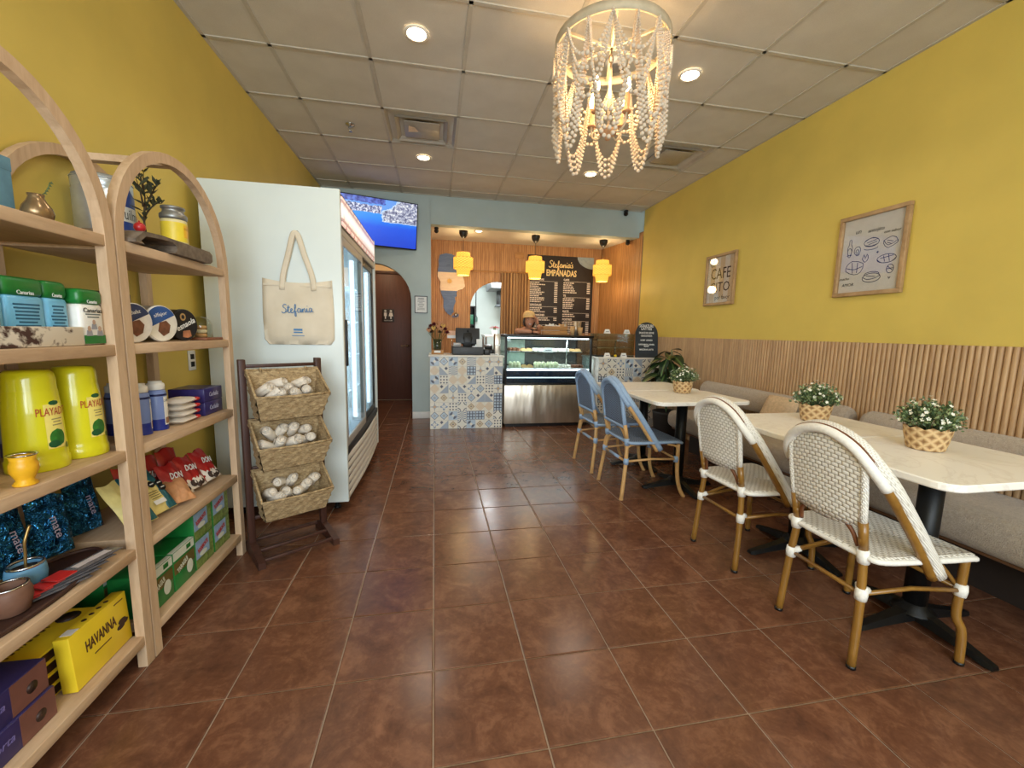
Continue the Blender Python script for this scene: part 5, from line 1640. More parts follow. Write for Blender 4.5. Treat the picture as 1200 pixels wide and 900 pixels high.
cb = thing('chalkboard_sign', 'arched dark chalkboard listing signature lattes on the right counter', 'sign', (2.755, 4.99, .9255), (math.radians(-6), 0, 0))
pts = [(-.16, 0), (.16, 0), (.16, .30)] + [(.16 * math.cos(a), .30 + .165 * math.sin(a)) for a in [PI * q / 16 for q in range(1, 16)]] + [(-.16, .30)]
MB().prism(pts, 0, .014, 0, Matrix.Rotation(PI / 2, 4, 'X') @ Matrix.Diagonal((1, 1, -1, 1))).build('board', M_CHALK, cb)
for s, sz, zz, ft in (('SIGNATURE', .05, .415, .20), ('LATTES', .05, .378, .15), ('DULCE DE LECHE', .032, .325, .21), ('CHOCOTORTA', .03, .285, .16), ('HONEY  LAVANDA', .03, .228, .17), ('CAFE BOMBON, CARAMEL', .026, .172, .23), ('SALADO', .026, .15, .07), ('MARZIPAN LATTE', .028, .105, .2)):
    text('lettering', s, sz, M_WPR, cb, (-.005, -.001, zz), (1, 0, 0), (0, 0, 1), fit=ft, offset=.0008)

# ---- left counter: flowers, register, card stand
fv = thing('flower_vase', 'glass vase of dark red and yellow flowers at the left end of the counter', 'vase', (.035, 5.32, .9255))
MB().rbox(-.075, .075, -.06, .06, 0, .05, .004).build('wooden_block', M_CRW, fv)
MB().rbox(-.04, .04, -.064, -.06, .02, .048, .001).build('name_plate', M_WPR, fv)
MB().lathe([(.045, .051), (.048, .055), (.055, .19), (.051, .19), (.044, .06), (1e-6, .06)], 20).build('glass_vase', glass('vase_glass', (210, 225, 215), .25), fv)
M_STEMG = pm('flower_stem_green', (62, 88, 46), .6)
rn = random.Random(2)
M_RED = pm('dark_red_petal', (98, 22, 34), .6, var=.3); M_YELP = pm('cream_yellow_petal', (226, 190, 110), .6, var=.2); M_PINK = pm('peach_petal', (214, 160, 120), .6, var=.2)
for k in range(15):
    a = k * 2.399; rr_ = .025 + .085 * math.sqrt(k / 15); hgt = .25 + .10 * (1 - k / 15) + rn.uniform(-.015, .02)
    tip = Vector((rr_ * 1.2 * math.cos(a), rr_ * math.sin(a), hgt))
    st = MB().tube([(0.2 * tip.x, .2 * tip.y, .065), (tip.x * .5, tip.y * .5, .19), tuple(tip)], .003, 5).build('stem', M_STEMG, fv)
    lily = k % 5 in (0, 2)
    mb = MB()
    for q in range(6 if lily else 26):
        aa = q * (2 * PI / 6) if lily else q * 2.399
        tiltq = .6 if lily else .2 + 1.35 * q / 26
        L = .07 if lily else .046
        d1 = Vector((math.cos(aa) * math.sin(tiltq), math.sin(aa) * math.sin(tiltq), math.cos(tiltq)))
        s1 = Vector((-math.sin(aa), math.cos(aa), 0))
        p = tip
        mb.add([p, p + d1 * L * .55 + s1 * L * .32, p + d1 * L, p + d1 * L * .55 - s1 * L * .32], [(0, 1, 2, 3)])
    mb.build('bloom', (M_YELP if k % 2 else M_PINK) if lily else M_RED, st)
rg = thing('cash_register', 'black point-of-sale screen on a cash drawer, seen from behind', 'cash register', (.42, 5.36, .9255))
M_POS = pm('dark_grey_plastic', (44, 46, 50), .45, var=.1)
MB().rbox(-.20, .19, -.17, .19, 0, .10, .006).build('cash_drawer', M_POS, rg)
MB().rbox(-.195, .185, -.174, -.17, .012, .09, .002).build('drawer_back_panel', pm('mid_grey_plastic', (62, 65, 70), .5), rg)
MB().rbox(-.06, .06, -.05, .06, .10, .23, .01).build('stand', M_BLK, rg)
mb = MB().rbox(-.155, .155, -.015, .015, -.105, .105, .008)
mo = mb.build('monitor', M_POS, rg, (0, -.02, .235), (math.radians(-14), 0, 0))
MB().rbox(-.05, .05, -.03, -.014, -.09, .04, .006).build('monitor_hub', M_BLK, mo)
MB().lathe([(.012, 0), (.012, .002)], 12, M=Matrix.Translation((.0, -.0155, .06)) @ Matrix.Rotation(PI / 2, 4, 'X')).build('logo_dot', M_IRON, mo)
t = thing('card_terminal', 'small black card terminal to the right of the cash drawer', 'card reader', (.685, 5.30, .9255))
MB().rbox(-.065, .065, -.08, .08, 0, .075, .012).build('body', M_BLK, t)
MB().rbox(-.05, .05, -.02, .07, .08, .12, .01, M=Matrix.Rotation(.3, 4, 'X')).build('head', M_BLK, t)
MB().lathe([(.024, 0), (.024, .004)], 16, M=Matrix.Translation((.02, -.08, .04)) @ Matrix.Rotation(PI / 2, 4, 'X')).build('round_badge', M_POS, t)
t = thing('counter_card', 'white upright card on the cash drawer', 'sign', (.56, 5.24, 1.026))
MB().rbox(-.035, .035, -.004, .004, 0, .10, .002).build('card', M_WPR, t)
MB().rbox(-.02, .02, .0, .03, 0, .01, .002).build('foot', M_WPR, t)
t = thing('receipt_printer', 'small pale receipt printer on the left of the cash drawer', 'printer', (.28, 5.25, 1.0265))
MB().rbox(-.05, .05, -.05, .05, 0, .05, .008).build('body', M_FGRY, t)
MB().rbox(-.035, .035, -.052, -.048, .02, .028, .001).build('slot', M_BLK, t)
t = thing('peach_card', 'peach and white card standing behind the flowers', 'sign', (.225, 5.48, .9255))
MB().rbox(-.065, .065, -.004, .004, .20, .30, .002).build('card', pm('peach_card', (236, 190, 160), .7), t)
MB().box(-.06, .06, -.0045, -.0042, .205, .24).build('print', M_WPR, t)
MB().tube([(0, 0, 0), (0, 0, .2)], .004, 8).build('card_stem', M_CHROME, t)
MB().lathe([(.03, 0), (.03, .006)], 14).build('card_base', M_CHROME, t)
t = thing('napkin_dispenser', 'tall steel napkin dispenser at the right end of the left counter', 'dispenser', (.80, 5.30, .9255))
MB().rbox(-.038, .038, -.06, .06, 0, .27, .006).build('body', M_STEEL, t)
MB().rbox(-.03, .03, -.063, -.058, .12, .135, .001).build('slot', M_WPR, t)
t = thing('sign_block', 'small white block lying at the right end of the left counter', 'sign', (.745, 5.15, .9255))
MB().rbox(-.05, .05, -.02, .02, 0, .02, .003).build('block', M_WPR, t)
MB().box(-.04, .04, -.0205, -.0201, .007, .013).build('print', M_IRON, t)

# ---- recess back wall: wooden map, menu board, curtain
RYF = RY - .001
MAP = [(-.15, .47), (-.06, .50), (.02, .49), (.08, .46), (.14, .42), (.165, .36), (.15, .30), (.17, .24), (.19, .16), (.21, .08), (.22, .0), (.185, -.04), (.12, -.06), (.095, -.10), (.10, -.15), (.07, -.18), (.085, -.24), (.06, -.30), (.05, -.36), (.055, -.40), (.03, -.43), (.01, -.46), (-.03, -.44), (-.07, -.40), (-.10, -.33), (-.095, -.22), (-.13, -.12), (-.15, -.02), (-.14, .06), (-.185, .14), (-.18, .24), (-.165, .32), (-.17, .38)]
TDF = [(.02, -.485), (.09, -.49), (.125, -.475), (.13, -.44), (.095, -.425), (.06, -.45)]
def clip(poly, z, keep_above):
    out = []
    for i in range(len(poly)):
        a, b_ = poly[i], poly[(i + 1) % len(poly)]
        ia, ib = (a[1] >= z) == keep_above, (b_[1] >= z) == keep_above
        if ia: out.append(a)
        if ia != ib:
            t_ = (z - a[1]) / (b_[1] - a[1]); out.append((a[0] + (b_[0] - a[0]) * t_, z))
    return out
mp = thing('wooden_map', 'blue and white wooden country map with a gold sun on the fluted wall', 'wall decoration', (.245, RYF, 1.93))
M_MB = wood('map_blue_wood', (104, 124, 158), (78, 96, 130), 8, (.6, 3, 3), .6)
M_MW = wood('map_pale_wood', (238, 212, 180), (222, 192, 156), 8, (.6, 3, 3), .6)
RX = Matrix.Rotation(PI / 2, 4, 'X')
sc = lambda P: [(x * 1.06, y * 1.0) for x, y in P]
hi = clip(MAP, .21, True); mid_ = clip(clip(MAP, .21, False), -.075, True); lo = clip(MAP, -.075, False)
for nm, P, mt, th in (('top_band', hi, M_MB, .02), ('middle_band', mid_, M_MW, .021), ('bottom_band', lo, M_MB, .02), ('island', TDF, M_MB, .02)):
    MB().prism(sc(P), 0, th, 0, RX).build(nm, mt, mp)
sun = []
for k in range(32): 
    r = .055 if k % 2 == 0 else .028
    if k % 4 == 2: r = .045
    sun.append((r * math.cos(k * PI / 16) - .01, r * math.sin(k * PI / 16) + .075))
MB().prism(sun, .021, .026, 0, RX).build('sun', pm('gold_paint', (214, 160, 60), .4), mp)
MB().lathe([(.03, 0), (.03, .002)], 18, M=Matrix.Translation((.09, -.022, -.45)) @ RX).build('medallion', M_CHROME, mp)

mn = thing('menu_board', 'dark menu board with the shop name and price columns', 'menu board', (2.065, RYF, 1.86))
M_MENU = pm('menu_black', (48, 40, 38), .6, var=.08)
MB().rbox(-.57, .57, -.012, 0, -.625, .625, .003).build('panel', M_MENU, mn)
qc = [(.57, .625), (.28, .625)] + [(.57 - .29 * math.cos(a), .625 - .19 * math.sin(a)) for a in [PI / 2 * q / 8 for q in range(1, 8)]] + [(.57, .435)]
MB().prism(qc, .012, .0128, 0, RX).build('corner_shape', pm('menu_grey_blue', (150, 160, 162), .6), mn)
M_MCRM = pm('menu_cream', (246, 214, 150), .6, var=.04); M_MWHT = pm('menu_white_print', (228, 212, 198), .6, var=.04)
S2 = [[(p[0] * .056, p[1] * .056) for p in L] for L in script_name(True)]
strokes('script_name', S2, .0075, M_MCRM, mn, frame_matrix((-.205, -.0135, .435), (1, 0, .02), (0, 0, 1)), 4)
text('lettering', 'EMPANADAS', .14, M_MCRM, mn, (.01, -.0135, .345), (1, 0, 0), (0, 0, 1), fit=.52, offset=.004)
rn = random.Random(8)
def column(x0, x1, blocks, z0):
    z = z0
    for title, n, wt in blocks:
        text('lettering', title, .042, M_MWHT, mn, (x0 + .001, -.0135, z), (1, 0, 0), (0, 0, 1), align='LEFT', offset=.0016)
        ln = MB(); ln.box(x0 + .02, x1, -.0132, -.0125, z - .028, z - .024)
        z -= .05
        for k in range(n):
            w = (x1 - x0) * rn.uniform(*wt); xx = x0
            while xx < x0 + w:                       # word-like dashes: too small to read in the photograph
                ww = rn.uniform(.02, .05); ln.box(xx, min(xx + ww, x0 + w), -.0132, -.0125, z - .008, z + .008); xx += ww + .008
            ln.box(x1 - .055, x1, -.0132, -.0125, z - .008, z + .008)
            z -= .031
        ln.build('small_print', M_MWHT, mn)['kind'] = 'stuff'
        z -= .022
column(-.53, -.05, [('EMPANADAS', 11, (.3, .55)), ('ESPECIALES', 3, (.4, .8)), ('SANDWICHES', 2, (.6, .85)), ('COMBOS', 4, (.2, .4))], .235)
column(.05, .52, [('CAFE', 6, (.3, .5)), ('TE', 6, (.3, .45)), ('MATE', 2, (.3, .5)), ('POSTRES', 7, (.3, .6))], .245)

# curtain on a rod beside the kitchen arch
ct = thing('brown_curtain', 'tan striped curtain hanging beside the kitchen arch', 'curtain', (0, 0, 0))
m, nt, b = newmat('striped_curtain'); M_CURT = m
vec, x, y, z = coords(nt)
f = ((x * 130.0).sin() * .5 + .5)
nt.links.new(ramp(nt, f * .7 + noise(nt, vec, 30, 2, .5, (4, 4, .3)) * .3, [(.3, srgb(128, 92, 60)), (.7, srgb(186, 146, 102))]), b.inputs['Base Color'])
b.inputs['Roughness'].default_value = .9
mb = MB(); nx = 60; vs = []
for side in (0, 1):
    for zz in (2.17, 1.9, 1.5, 1.05):
        for i in range(nx + 1):
            u = i / nx
            spread = 1 + .06 * (2.17 - zz)
            vs.append((1.06 + (.47 * u - .235) * spread + .235, RY - .055 + .022 * math.sin(u * 2 * PI * 8) + .006 * math.sin(u * 31 + zz * 3) + side * .004, zz))
w = nx + 1; fs = []
for s in (0, 1):
    o_ = s * 4 * w
    fs += [(o_ + i * w + j, o_ + i * w + j + 1, o_ + (i + 1) * w + j + 1, o_ + (i + 1) * w + j) for i in range(3) for j in range(nx)]
mb.add(vs, fs, 0, True); mb.build('cloth', M_CURT, ct)
MB().tube([(.57, RY - .05, 2.175), (1.56, RY - .05, 2.185)], .008, 8).build('rod', M_CRW, ct)
for xx in (.60, 1.5): MB().tube([(xx, RY - .05, 2.175), (xx, RY, 2.175)], .007, 8).build('rod_bracket', M_CRW, ct)
pl = MB().rbox(-.075, .075, -.012, 0, -.05, .05, .003).build('wooden_plaque', M_CRW, None, (1.36, RYF, 2.46)); tag(pl, 'small wooden plaque on the fluted wall above the middle pendant', 'plaque')

# ---- kitchen beyond the arch
dk = thing('ventilation_duct', 'grey steel duct and hood under the kitchen ceiling', 'duct', (0, 0, 0))
M_DUCT = pm('galvanised_duct', (126, 130, 132), .45, .5, var=.1)
MB().rbox(1.10, 2.6, 8.2, 9.0, 2.08, 2.285, .01).build('hood', M_DUCT, dk)
MB().lathe([(.13, 0), (.13, .3)], 20, M=Matrix.Translation((1.42, 8.75, 1.80))).build('drop_duct', M_DUCT, dk)
MB().lathe([(.17, 0), (.13, .05)], 20, M=Matrix.Translation((1.42, 8.75, 1.75))).build('duct_mouth', M_DUCT, dk)
kl = thing('kitchen_ceiling_panel', 'bright square light panel in the kitchen ceiling', 'ceiling light', (.86, 8.75, 2.288))
MB().rbox(-.19, .19, -.3, .3, -.012, 0, .004).build('frame', M_RIM, kl); MB().box(-.17, .17, -.28, .28, -.014, -.011).build('diffuser', emis('panel_glow', (240, 248, 255), 6), kl)
MB().tube([(.90, 9.17, 2.28), (.90, 9.165, 1.9), (.902, 9.17, 1.55)], .008, 6).build('cord', M_IRON)
kc = bpy.data.objects['cord'] if False else COL.objects[-1]
tag(kc, 'thin dark cable hanging down the kitchen wall', 'cable')
pb = thing('power_box', 'small green-grey plug at the end of the kitchen cable', 'plug', (.905, 9.16, 1.44)); MB().rbox(-.03, .03, -.03, .03, 0, .1, .006).build('body', pm('plug_green', (90, 120, 112), .5), pb); MB().tube([(0, 0, .1), (0, 0, .13)], .012, 8).build('cable_boot', M_IRON, pb)
ks = thing('kitchen_shelf_unit', 'dark shelf unit with green crate just inside the kitchen arch', 'shelf', (.655, 8.9, 0))
for xx in (-.19, .17): MB().box(xx, xx + .02, -.2, .2, 0, 1.75).build('side', M_BLK, ks)
for zz in (.5, .95, 1.35, 1.73): MB().box(-.17, .17, -.2, .2, zz, zz + .02).build('shelf', M_BLK, ks)
MB().box(-.17, .17, .18, .2, 0, 1.75).build('back', M_BLK, ks)
gk = thing('green_crate', 'green plastic crate on the dark kitchen shelf', 'crate', (.655, 8.85, 1.371)); MB().rbox(-.15, .15, -.13, .13, 0, .2, .01).build('body', pm('green_plastic', (36, 96, 70), .4), gk); MB().rbox(-.155, .155, -.135, .135, .17, .2, .004).build('lip', pm('green_plastic', (36, 96, 70), .4), gk)
kw = thing('kitchen_worktop', 'white kitchen worktop visible through the arch', 'worktop', (0, 0, 0))
MB().rbox(1.0, 2.0, 8.3, 8.9, 1.12, 1.16, .005).build('top', M_STONE, kw)
for xx, yy in ((1.03, 8.35), (1.97, 8.35), (1.03, 8.85), (1.97, 8.85)): MB().box(xx - .02, xx + .02, yy - .02, yy + .02, 0, 1.12).build('leg', M_CHROME, kw)
rf = thing('red_flowers', 'pot of red flowers on the kitchen worktop', 'flowers', (1.22, 8.45, 1.161))
MB().lathe([(.05, 0), (.07, .1), (.062, .1), (.05, .01), (1e-6, .01)], 14).build('pot', M_WPR, rf)
mb = MB()
for k in range(40):
    a = k * 2.4; r_ = .09 * math.sqrt(k / 40); p = Vector((r_ * math.cos(a), r_ * math.sin(a), .17 - r_ * .5))
    d1 = Vector((math.cos(a), math.sin(a), .5)).normalized(); s1 = Vector((-math.sin(a), math.cos(a), 0))
    mb.add([p, p + d1 * .03 + s1 * .014, p + d1 * .05, p + d1 * .03 - s1 * .014], [(0, 1, 2, 3)])
mb.build('petals', pm('crimson_petal', (170, 26, 44), .5), rf)['kind'] = 'stuff'
MB().tube([(0, 0, .01), (0, 0, .16)], .03, 8).build('stems', M_STEMG, rf)
# ================================================================== ARCHED SHELF UNITS AND GOODS
M_SHW = wood('washed_oak', (206, 176, 144), (178, 146, 114), 6, (3, .5, 3), .6, .06)
M_SHV = wood('washed_oak_upright', (204, 174, 142), (176, 144, 112), 6, (3, 3, .5), .6, .06)
LV = (.12, .45, .80, 1.155, 1.50)
def arch_frame(mb, y0, y1, xa, xb, spring=1.50, rise=.385, w=.038, n=22):
    yc, R = (y0 + y1) / 2, (y1 - y0) / 2
    out = [(y0, 0)] + [(yc - R * math.cos(PI * i / n), spring + rise * math.sin(PI * i / n)) for i in range(n + 1)] + [(y1, 0)]
    inn = [(y0 + w, 0)] + [(yc - (R - w) * math.cos(PI * i / n), spring + (rise - w) * math.sin(PI * i / n)) for i in range(n + 1)] + [(y1 - w, 0)]
    k = len(out); vs = []
    for x in (xa, xb):
        vs += [(x, a, c) for a, c in out] + [(x, a, c) for a, c in inn]
    fs = []
    for i in range(k - 1):
        fs += [(i, i + 1, k + i + 1, k + i), (2 * k + i, 3 * k + i, 3 * k + i + 1, 2 * k + i + 1), (i, 2 * k + i, 2 * k + i + 1, i + 1), (k + i, k + i + 1, 3 * k + i + 1, 3 * k + i)]
    for i in (0, k - 1): fs.append((i, k + i, 3 * k + i, 2 * k + i))
    mb.add(vs, fs); return mb
def shelf_unit(y0, y1, label):
    t = thing('arched_shelf_unit', label, 'shelf', (-1.2, (y0 + y1) / 2, 0), 0, 'arched oak shelf units')
    yo = (y0 + y1) / 2
    arch_frame(MB(), y0 - yo, y1 - yo, .152, .182).build('front_frame', M_SHV, t)
    arch_frame(MB(), y0 - yo, y1 - yo, -.188, -.158).build('back_frame', M_SHV, t)
    for z in LV:
        MB().rbox(-.17, .180, y0 - yo + .030, y1 - yo - .030, z - .036, z, .003).build('shelf_board', M_SHW, t)
    MB().box(-.16, .155, -.02, .02, 1.50 + .385 - .036, 1.50 + .385 - .010).build('top_tie', M_SHW, t)
    return t
shelf_unit(.835, 1.588, 'arched oak shelf unit nearest the camera, cut by the left picture edge')
shelf_unit(1.596, 2.338, 'arched oak shelf unit next to the cooler, fully in view')

def face_print(parent, mat, x, y0, y1, z0, z1, name='print'):       # flat print on a +X face (local coords)
    return MB().box(x, x + .0006, y0, y1, z0, z1).build(name, mat, parent)
def poly_print(parent, mat, x, pts, name='print', th=.0006):
    n = len(pts); vs = [(x, a, c) for a, c in pts] + [(x + th, a, c) for a, c in pts]
    return MB().add(vs, [list(range(n)), [n + i for i in range(n)][::-1]] + [(i, (i + 1) % n, n + (i + 1) % n, n + i) for i in range(n)]).build(name, mat, parent)
XF = ((0, 1, 0), (0, 0, 1))
def carton(name, label, cat, loc, size, mat, rz=0, group=None, r=.003):
    """box whose +X face is its front; loc = centre of base"""
    t = thing(name, label, cat, loc, rz, group)
    MB().rbox(-size[0] / 2, size[0] / 2, -size[1] / 2, size[1] / 2, 0, size[2], r).build('box_body', mat, t)
    return t
E5 = .0008
# ---------- top boards
t = carton('blue_box', 'plain light blue box at the left edge of the top shelf', 'box', (-1.19, 1.335, 1.50 + E5), (.12, .15, .16), pm('matte_blue_card', (104, 152, 182), .7)); MB().rbox(-.061, .061, -.076, .076, .125, .161, .002).build('lid', pm('matte_blue_card', (104, 152, 182), .7), t)
t = thing('gourd_cup', 'small brown metallic gourd on the top shelf', 'gourd', (-1.10, 1.435, 1.50 + E5))
M_GRD = pm('polished_gourd', (136, 110, 78), .25, .55, var=.35, scale=14)
MB().lathe([(1e-6, 0), (.018, .001), (.030, .012), (.034, .028), (.030, .044), (.021, .058), (.016, .070), (.018, .078), (.013, .078), (.012, .065), (1e-6, .06)], 18).build('gourd_body', M_GRD, t)
sp = MB().tube(smoothpts([(.0, .008, .07), (.003, .02, .085), (.004, .034, .10), (.004, .045, .125)], 4), .0012, 5)
for q in range(5): sp.add([(.003, .02 + q * .006, .085 + q * .009), (.006, .03 + q * .006, .086 + q * .009), (.003, .028 + q * .006, .094 + q * .009)], [(0, 1, 2)])
sp.build('green_sprig', M_LEAF, t)

kg = thing('beer_keg', 'silver mini keg with a blue and white label behind the arches', 'keg', (-1.282, 1.965, 1.50 + E5), math.radians(-12))
kg.scale = (1.07, 1.07, 1.07)
M_KEG = pm('keg_silver', (190, 196, 200), .3, .7, var=.08)
MB().lathe([(.070, 0), (.080, .006), (.084, .02), (.084, .05), (.081, .055), (.084, .06), (.084, .215), (.081, .22), (.084, .225), (.084, .25), (.080, .266), (.072, .27), (.070, .262), (1e-6, .262)], 36).build('keg_body', M_KEG, kg)
def cyl_patch(R, a0, a1, z0, z1, shape=None, n=16, m_=8):
    mb = MB(); vs = []
    for i in range(m_ + 1):
        v = i / m_
        for j in range(n + 1):
            u = j / n * 2 - 1
            if shape == 'oval':
                w = math.sqrt(max(0, 1 - (2 * v - 1) ** 2)); uu = u * w
            else: uu = u
            a = (a0 + a1) / 2 + (a1 - a0) / 2 * uu
            vs.append((R * math.cos(a), R * math.sin(a), z0 + (z1 - z0) * v))
    mb.add(vs, [(i * (n + 1) + j, i * (n + 1) + j + 1, (i + 1) * (n + 1) + j + 1, (i + 1) * (n + 1) + j) for i in range(m_) for j in range(n)], 0, True)
    return mb
def cyl_text(body, size, mat, parent, R, a_mid, z, fit, name='lettering'):
    """lettering wrapped round a cylinder, reading to larger angle"""
    o = text(name, body, size, mat, parent, (0, 0, 0), (1, 0, 0), (0, 1, 0), fit=fit, extrude=0)
    for v in o.data.vertices:
        a = a_mid + v.co.x / R
        v.co = Vector((R * math.cos(a), R * math.sin(a), z + v.co.y))
    o.matrix_local = Matrix()
    return o
M_KBL = pm('label_royal_blue', (36, 70, 150), .4)
AK = .15          # label faces the camera corner
cyl_patch(.0846, AK - .75, AK + .85, .045, .235, 'oval').build('blue_label', M_KBL, kg)
cyl_patch(.0850, AK - .7, AK + .85, .115, .168).build('white_band', M_WPR, kg)
cyl_text('Quilmes', .055, M_BLK, kg, .0854, AK + .05, .14, .115)
for zz in (.03, .255): MB().tube([(.0845 * math.cos(q * PI / 18), .0845 * math.sin(q * PI / 18), zz) for q in range(36)], .0022, 5, closed=True).build('keg_bead', M_KEG, kg)
MB().lathe([(.012, .262), (.012, .275), (.008, .278)], 12, (.03, .0, 0)).build('bung', M_RED, kg)
MB().box(-.02, .02, -.03, .03, 0, 0.0).build('keg_spare', M_KEG, kg) if False else None

# folded leather tray carrying the bonsai and the jar
M_HIDE = pm('grey_hide', (112, 98, 84), .85, var=.35, scale=30, bmp=.5, bscale=220)
lt = thing('folded_leather_tray', 'grey-brown folded leather slab overhanging the top shelf', 'tray', (0, 0, 0))
pr_ = [(1.655, .0), (1.655, .012), (1.70, .045), (1.80, .052), (2.13, .052), (2.15, .04), (2.15, .012), (2.13, 0), (1.87, .0), (1.885, .012), (1.885, .03), (1.86, .04), (1.80, .038), (1.71, .03), (1.68, .008), (1.70, .0)]
MB().prism([(y, z) for y, z in pr_], 0, .185, 0, Matrix.Translation((-1.182, 0, 1.50 + E5)) @ Matrix(((0, 0, 1, 0), (1, 0, 0, 0), (0, 1, 0, 0), (0, 0, 0, 1)))).build('leather_slab', M_HIDE, lt)
HZ = 1.50 + E5 + .0525
bo = thing('bonsai_twig', 'small dried olive twig in a brown pot on the leather slab', 'plant', (-1.14, 1.955, HZ))
bo.scale = (.9, .9, .9)
MB().rbox(-.035, .035, -.04, .04, 0, .035, .006).build('pot', pm('brown_ceramic', (110, 72, 50), .5), bo)
M_TWIG = pm('dark_twig', (74, 60, 46), .8); M_OLV = pm('olive_leaf', (84, 88, 68), .6, var=.3, scale=30)
br = [[(0, 0, .03), (.004, -.012, .08), (0, 0, .13), (.004, .006, .19), (0, .01, .25), (0, .018, .30)], [(0, 0, .11), (.006, .03, .15), (.006, .075, .185), (.006, .12, .20)], [(.002, .0, .14), (.004, .05, .215), (.004, .085, .26), (.0, .11, .275)], [(.0, -.002, .15), (.01, -.03, .20), (.01, -.05, .25)], [(.0, .008, .22), (.004, -.01, .27), (.0, -.02, .31)]]
tb_ = MB()
for L in br: tb_.tube(smoothpts(L, 4), [.0045 - .003 * i / (4 * (len(L) - 1)) for i in range(4 * (len(L) - 1) + 1)], 6)
tb_.build('branches', M_TWIG, bo)
lfm = MB(); lfm.add([(0, 0, 0), (.018, .0065, .002), (.036, 0, 0), (.018, -.0065, .002), (.018, 0, -.002)], [(0, 4, 1), (1, 4, 2), (2, 4, 3), (3, 4, 0)], 0, True)
lme = lfm.mesh('leaf'); lme.materials.append(M_OLV)
rn = random.Random(21)
for L in br:
    P = smoothpts(L, 4)
    for i in range(4, len(P), 2):
        for s in (-1, 1):
            inst('leaf', lme, bo, P[i], (rn.uniform(-.5, .5), -rn.uniform(.2, 1.1), PI / 2 * s * rn.uniform(.6, 1.3)), [rn.uniform(1.2, 1.8)] * 3)
jr = thing('yellow_jar', 'jar with a yellow label and grey metal shoulder on the leather slab', 'jar', (-1.065, 2.005, HZ))
MB().lathe([(.042, 0), (.044, .004), (.044, .095), (.043, .1)], 28).build('jar_body', pm('jar_pale', (214, 200, 150), .35), jr)
cyl_patch(.0446, -PI, PI, .012, .088, n=36).build('label', pm('jar_yellow_label', (226, 200, 60), .4, var=.1, scale=12), jr)
cyl_patch(.0449, -.35, .75, .03, .08).build('label_panel', pm('jar_orange_panel', (232, 178, 48), .4), jr)
cyl_text('DULCE DE LECHE', .012, pm('jar_print', (150, 96, 20), .5), jr, .0453, .2, .065, .044)
MB().lathe([(.044, .1), (.047, .108), (.047, .120), (.037, .130), (.035, .140), (.041, .144), (.041, .152), (.034, .154), (1e-6, .154)], 28).build('metal_shoulder', pm('dull_tin', (140, 140, 138), .4, .7), jr)
rb = MB().sphere((0, 0, .0175), .0175, 14, 10); rb.lathe([(.003, .034), (.002, .041)], 6)
tag(rb.build('red_ball', pm('red_gloss', (176, 36, 40), .35), None, (-1.03, 1.735, HZ - .006)), 'small red ball beside the keg on the leather slab', 'ball')

# ---------- fourth board, near unit: mate packs behind a cowhide tray
m, nt, b = newmat('cowhide'); M_COW = m
vec, x, y, z = coords(nt)
n1 = noise(nt, vec, 11, 4, .6, None, .5); n2 = noise(nt, vec, 40, 3, .6)
f = n1 * .72 + n2 * .28
nt.links.new(ramp(nt, f, [(.42, srgb(70, 44, 34)), (.48, srgb(214, 204, 188))]), b.inputs['Base Color']); b.inputs['Roughness'].default_value = .9
Z4 = 1.155 + E5
tr = thing('cowhide_tray', 'low brown and white cowhide tray in front of the blue packs', 'tray', (0, 0, 0))
for nm, bx in (('front_wall', (-1.050, -1.040, 1.02, 1.462)), ('back_wall', (-1.168, -1.160, 1.02, 1.462)), ('end_wall', (-1.160, -1.050, 1.452, 1.462)), ('end_wall', (-1.160, -1.050, 1.02, 1.03))):
    MB().rbox(*bx, Z4, Z4 + .055, .002).build(nm, M_COW, tr)
MB().box(-1.160, -1.050, 1.03, 1.452, Z4, Z4 + .004).build('tray_floor', M_COW, tr)
M_PGRN = pm('pack_green', (28, 112, 46), .35, var=.1, bmp=.15, bscale=60); M_PBLU = pm('pack_light_blue', (110, 178, 214), .35, var=.06, bmp=.12, bscale=50); M_PWH = pm('pack_white', (228, 226, 220), .4, var=.04)
M_PTXT = pm('pack_print_teal', (40, 96, 128), .5)
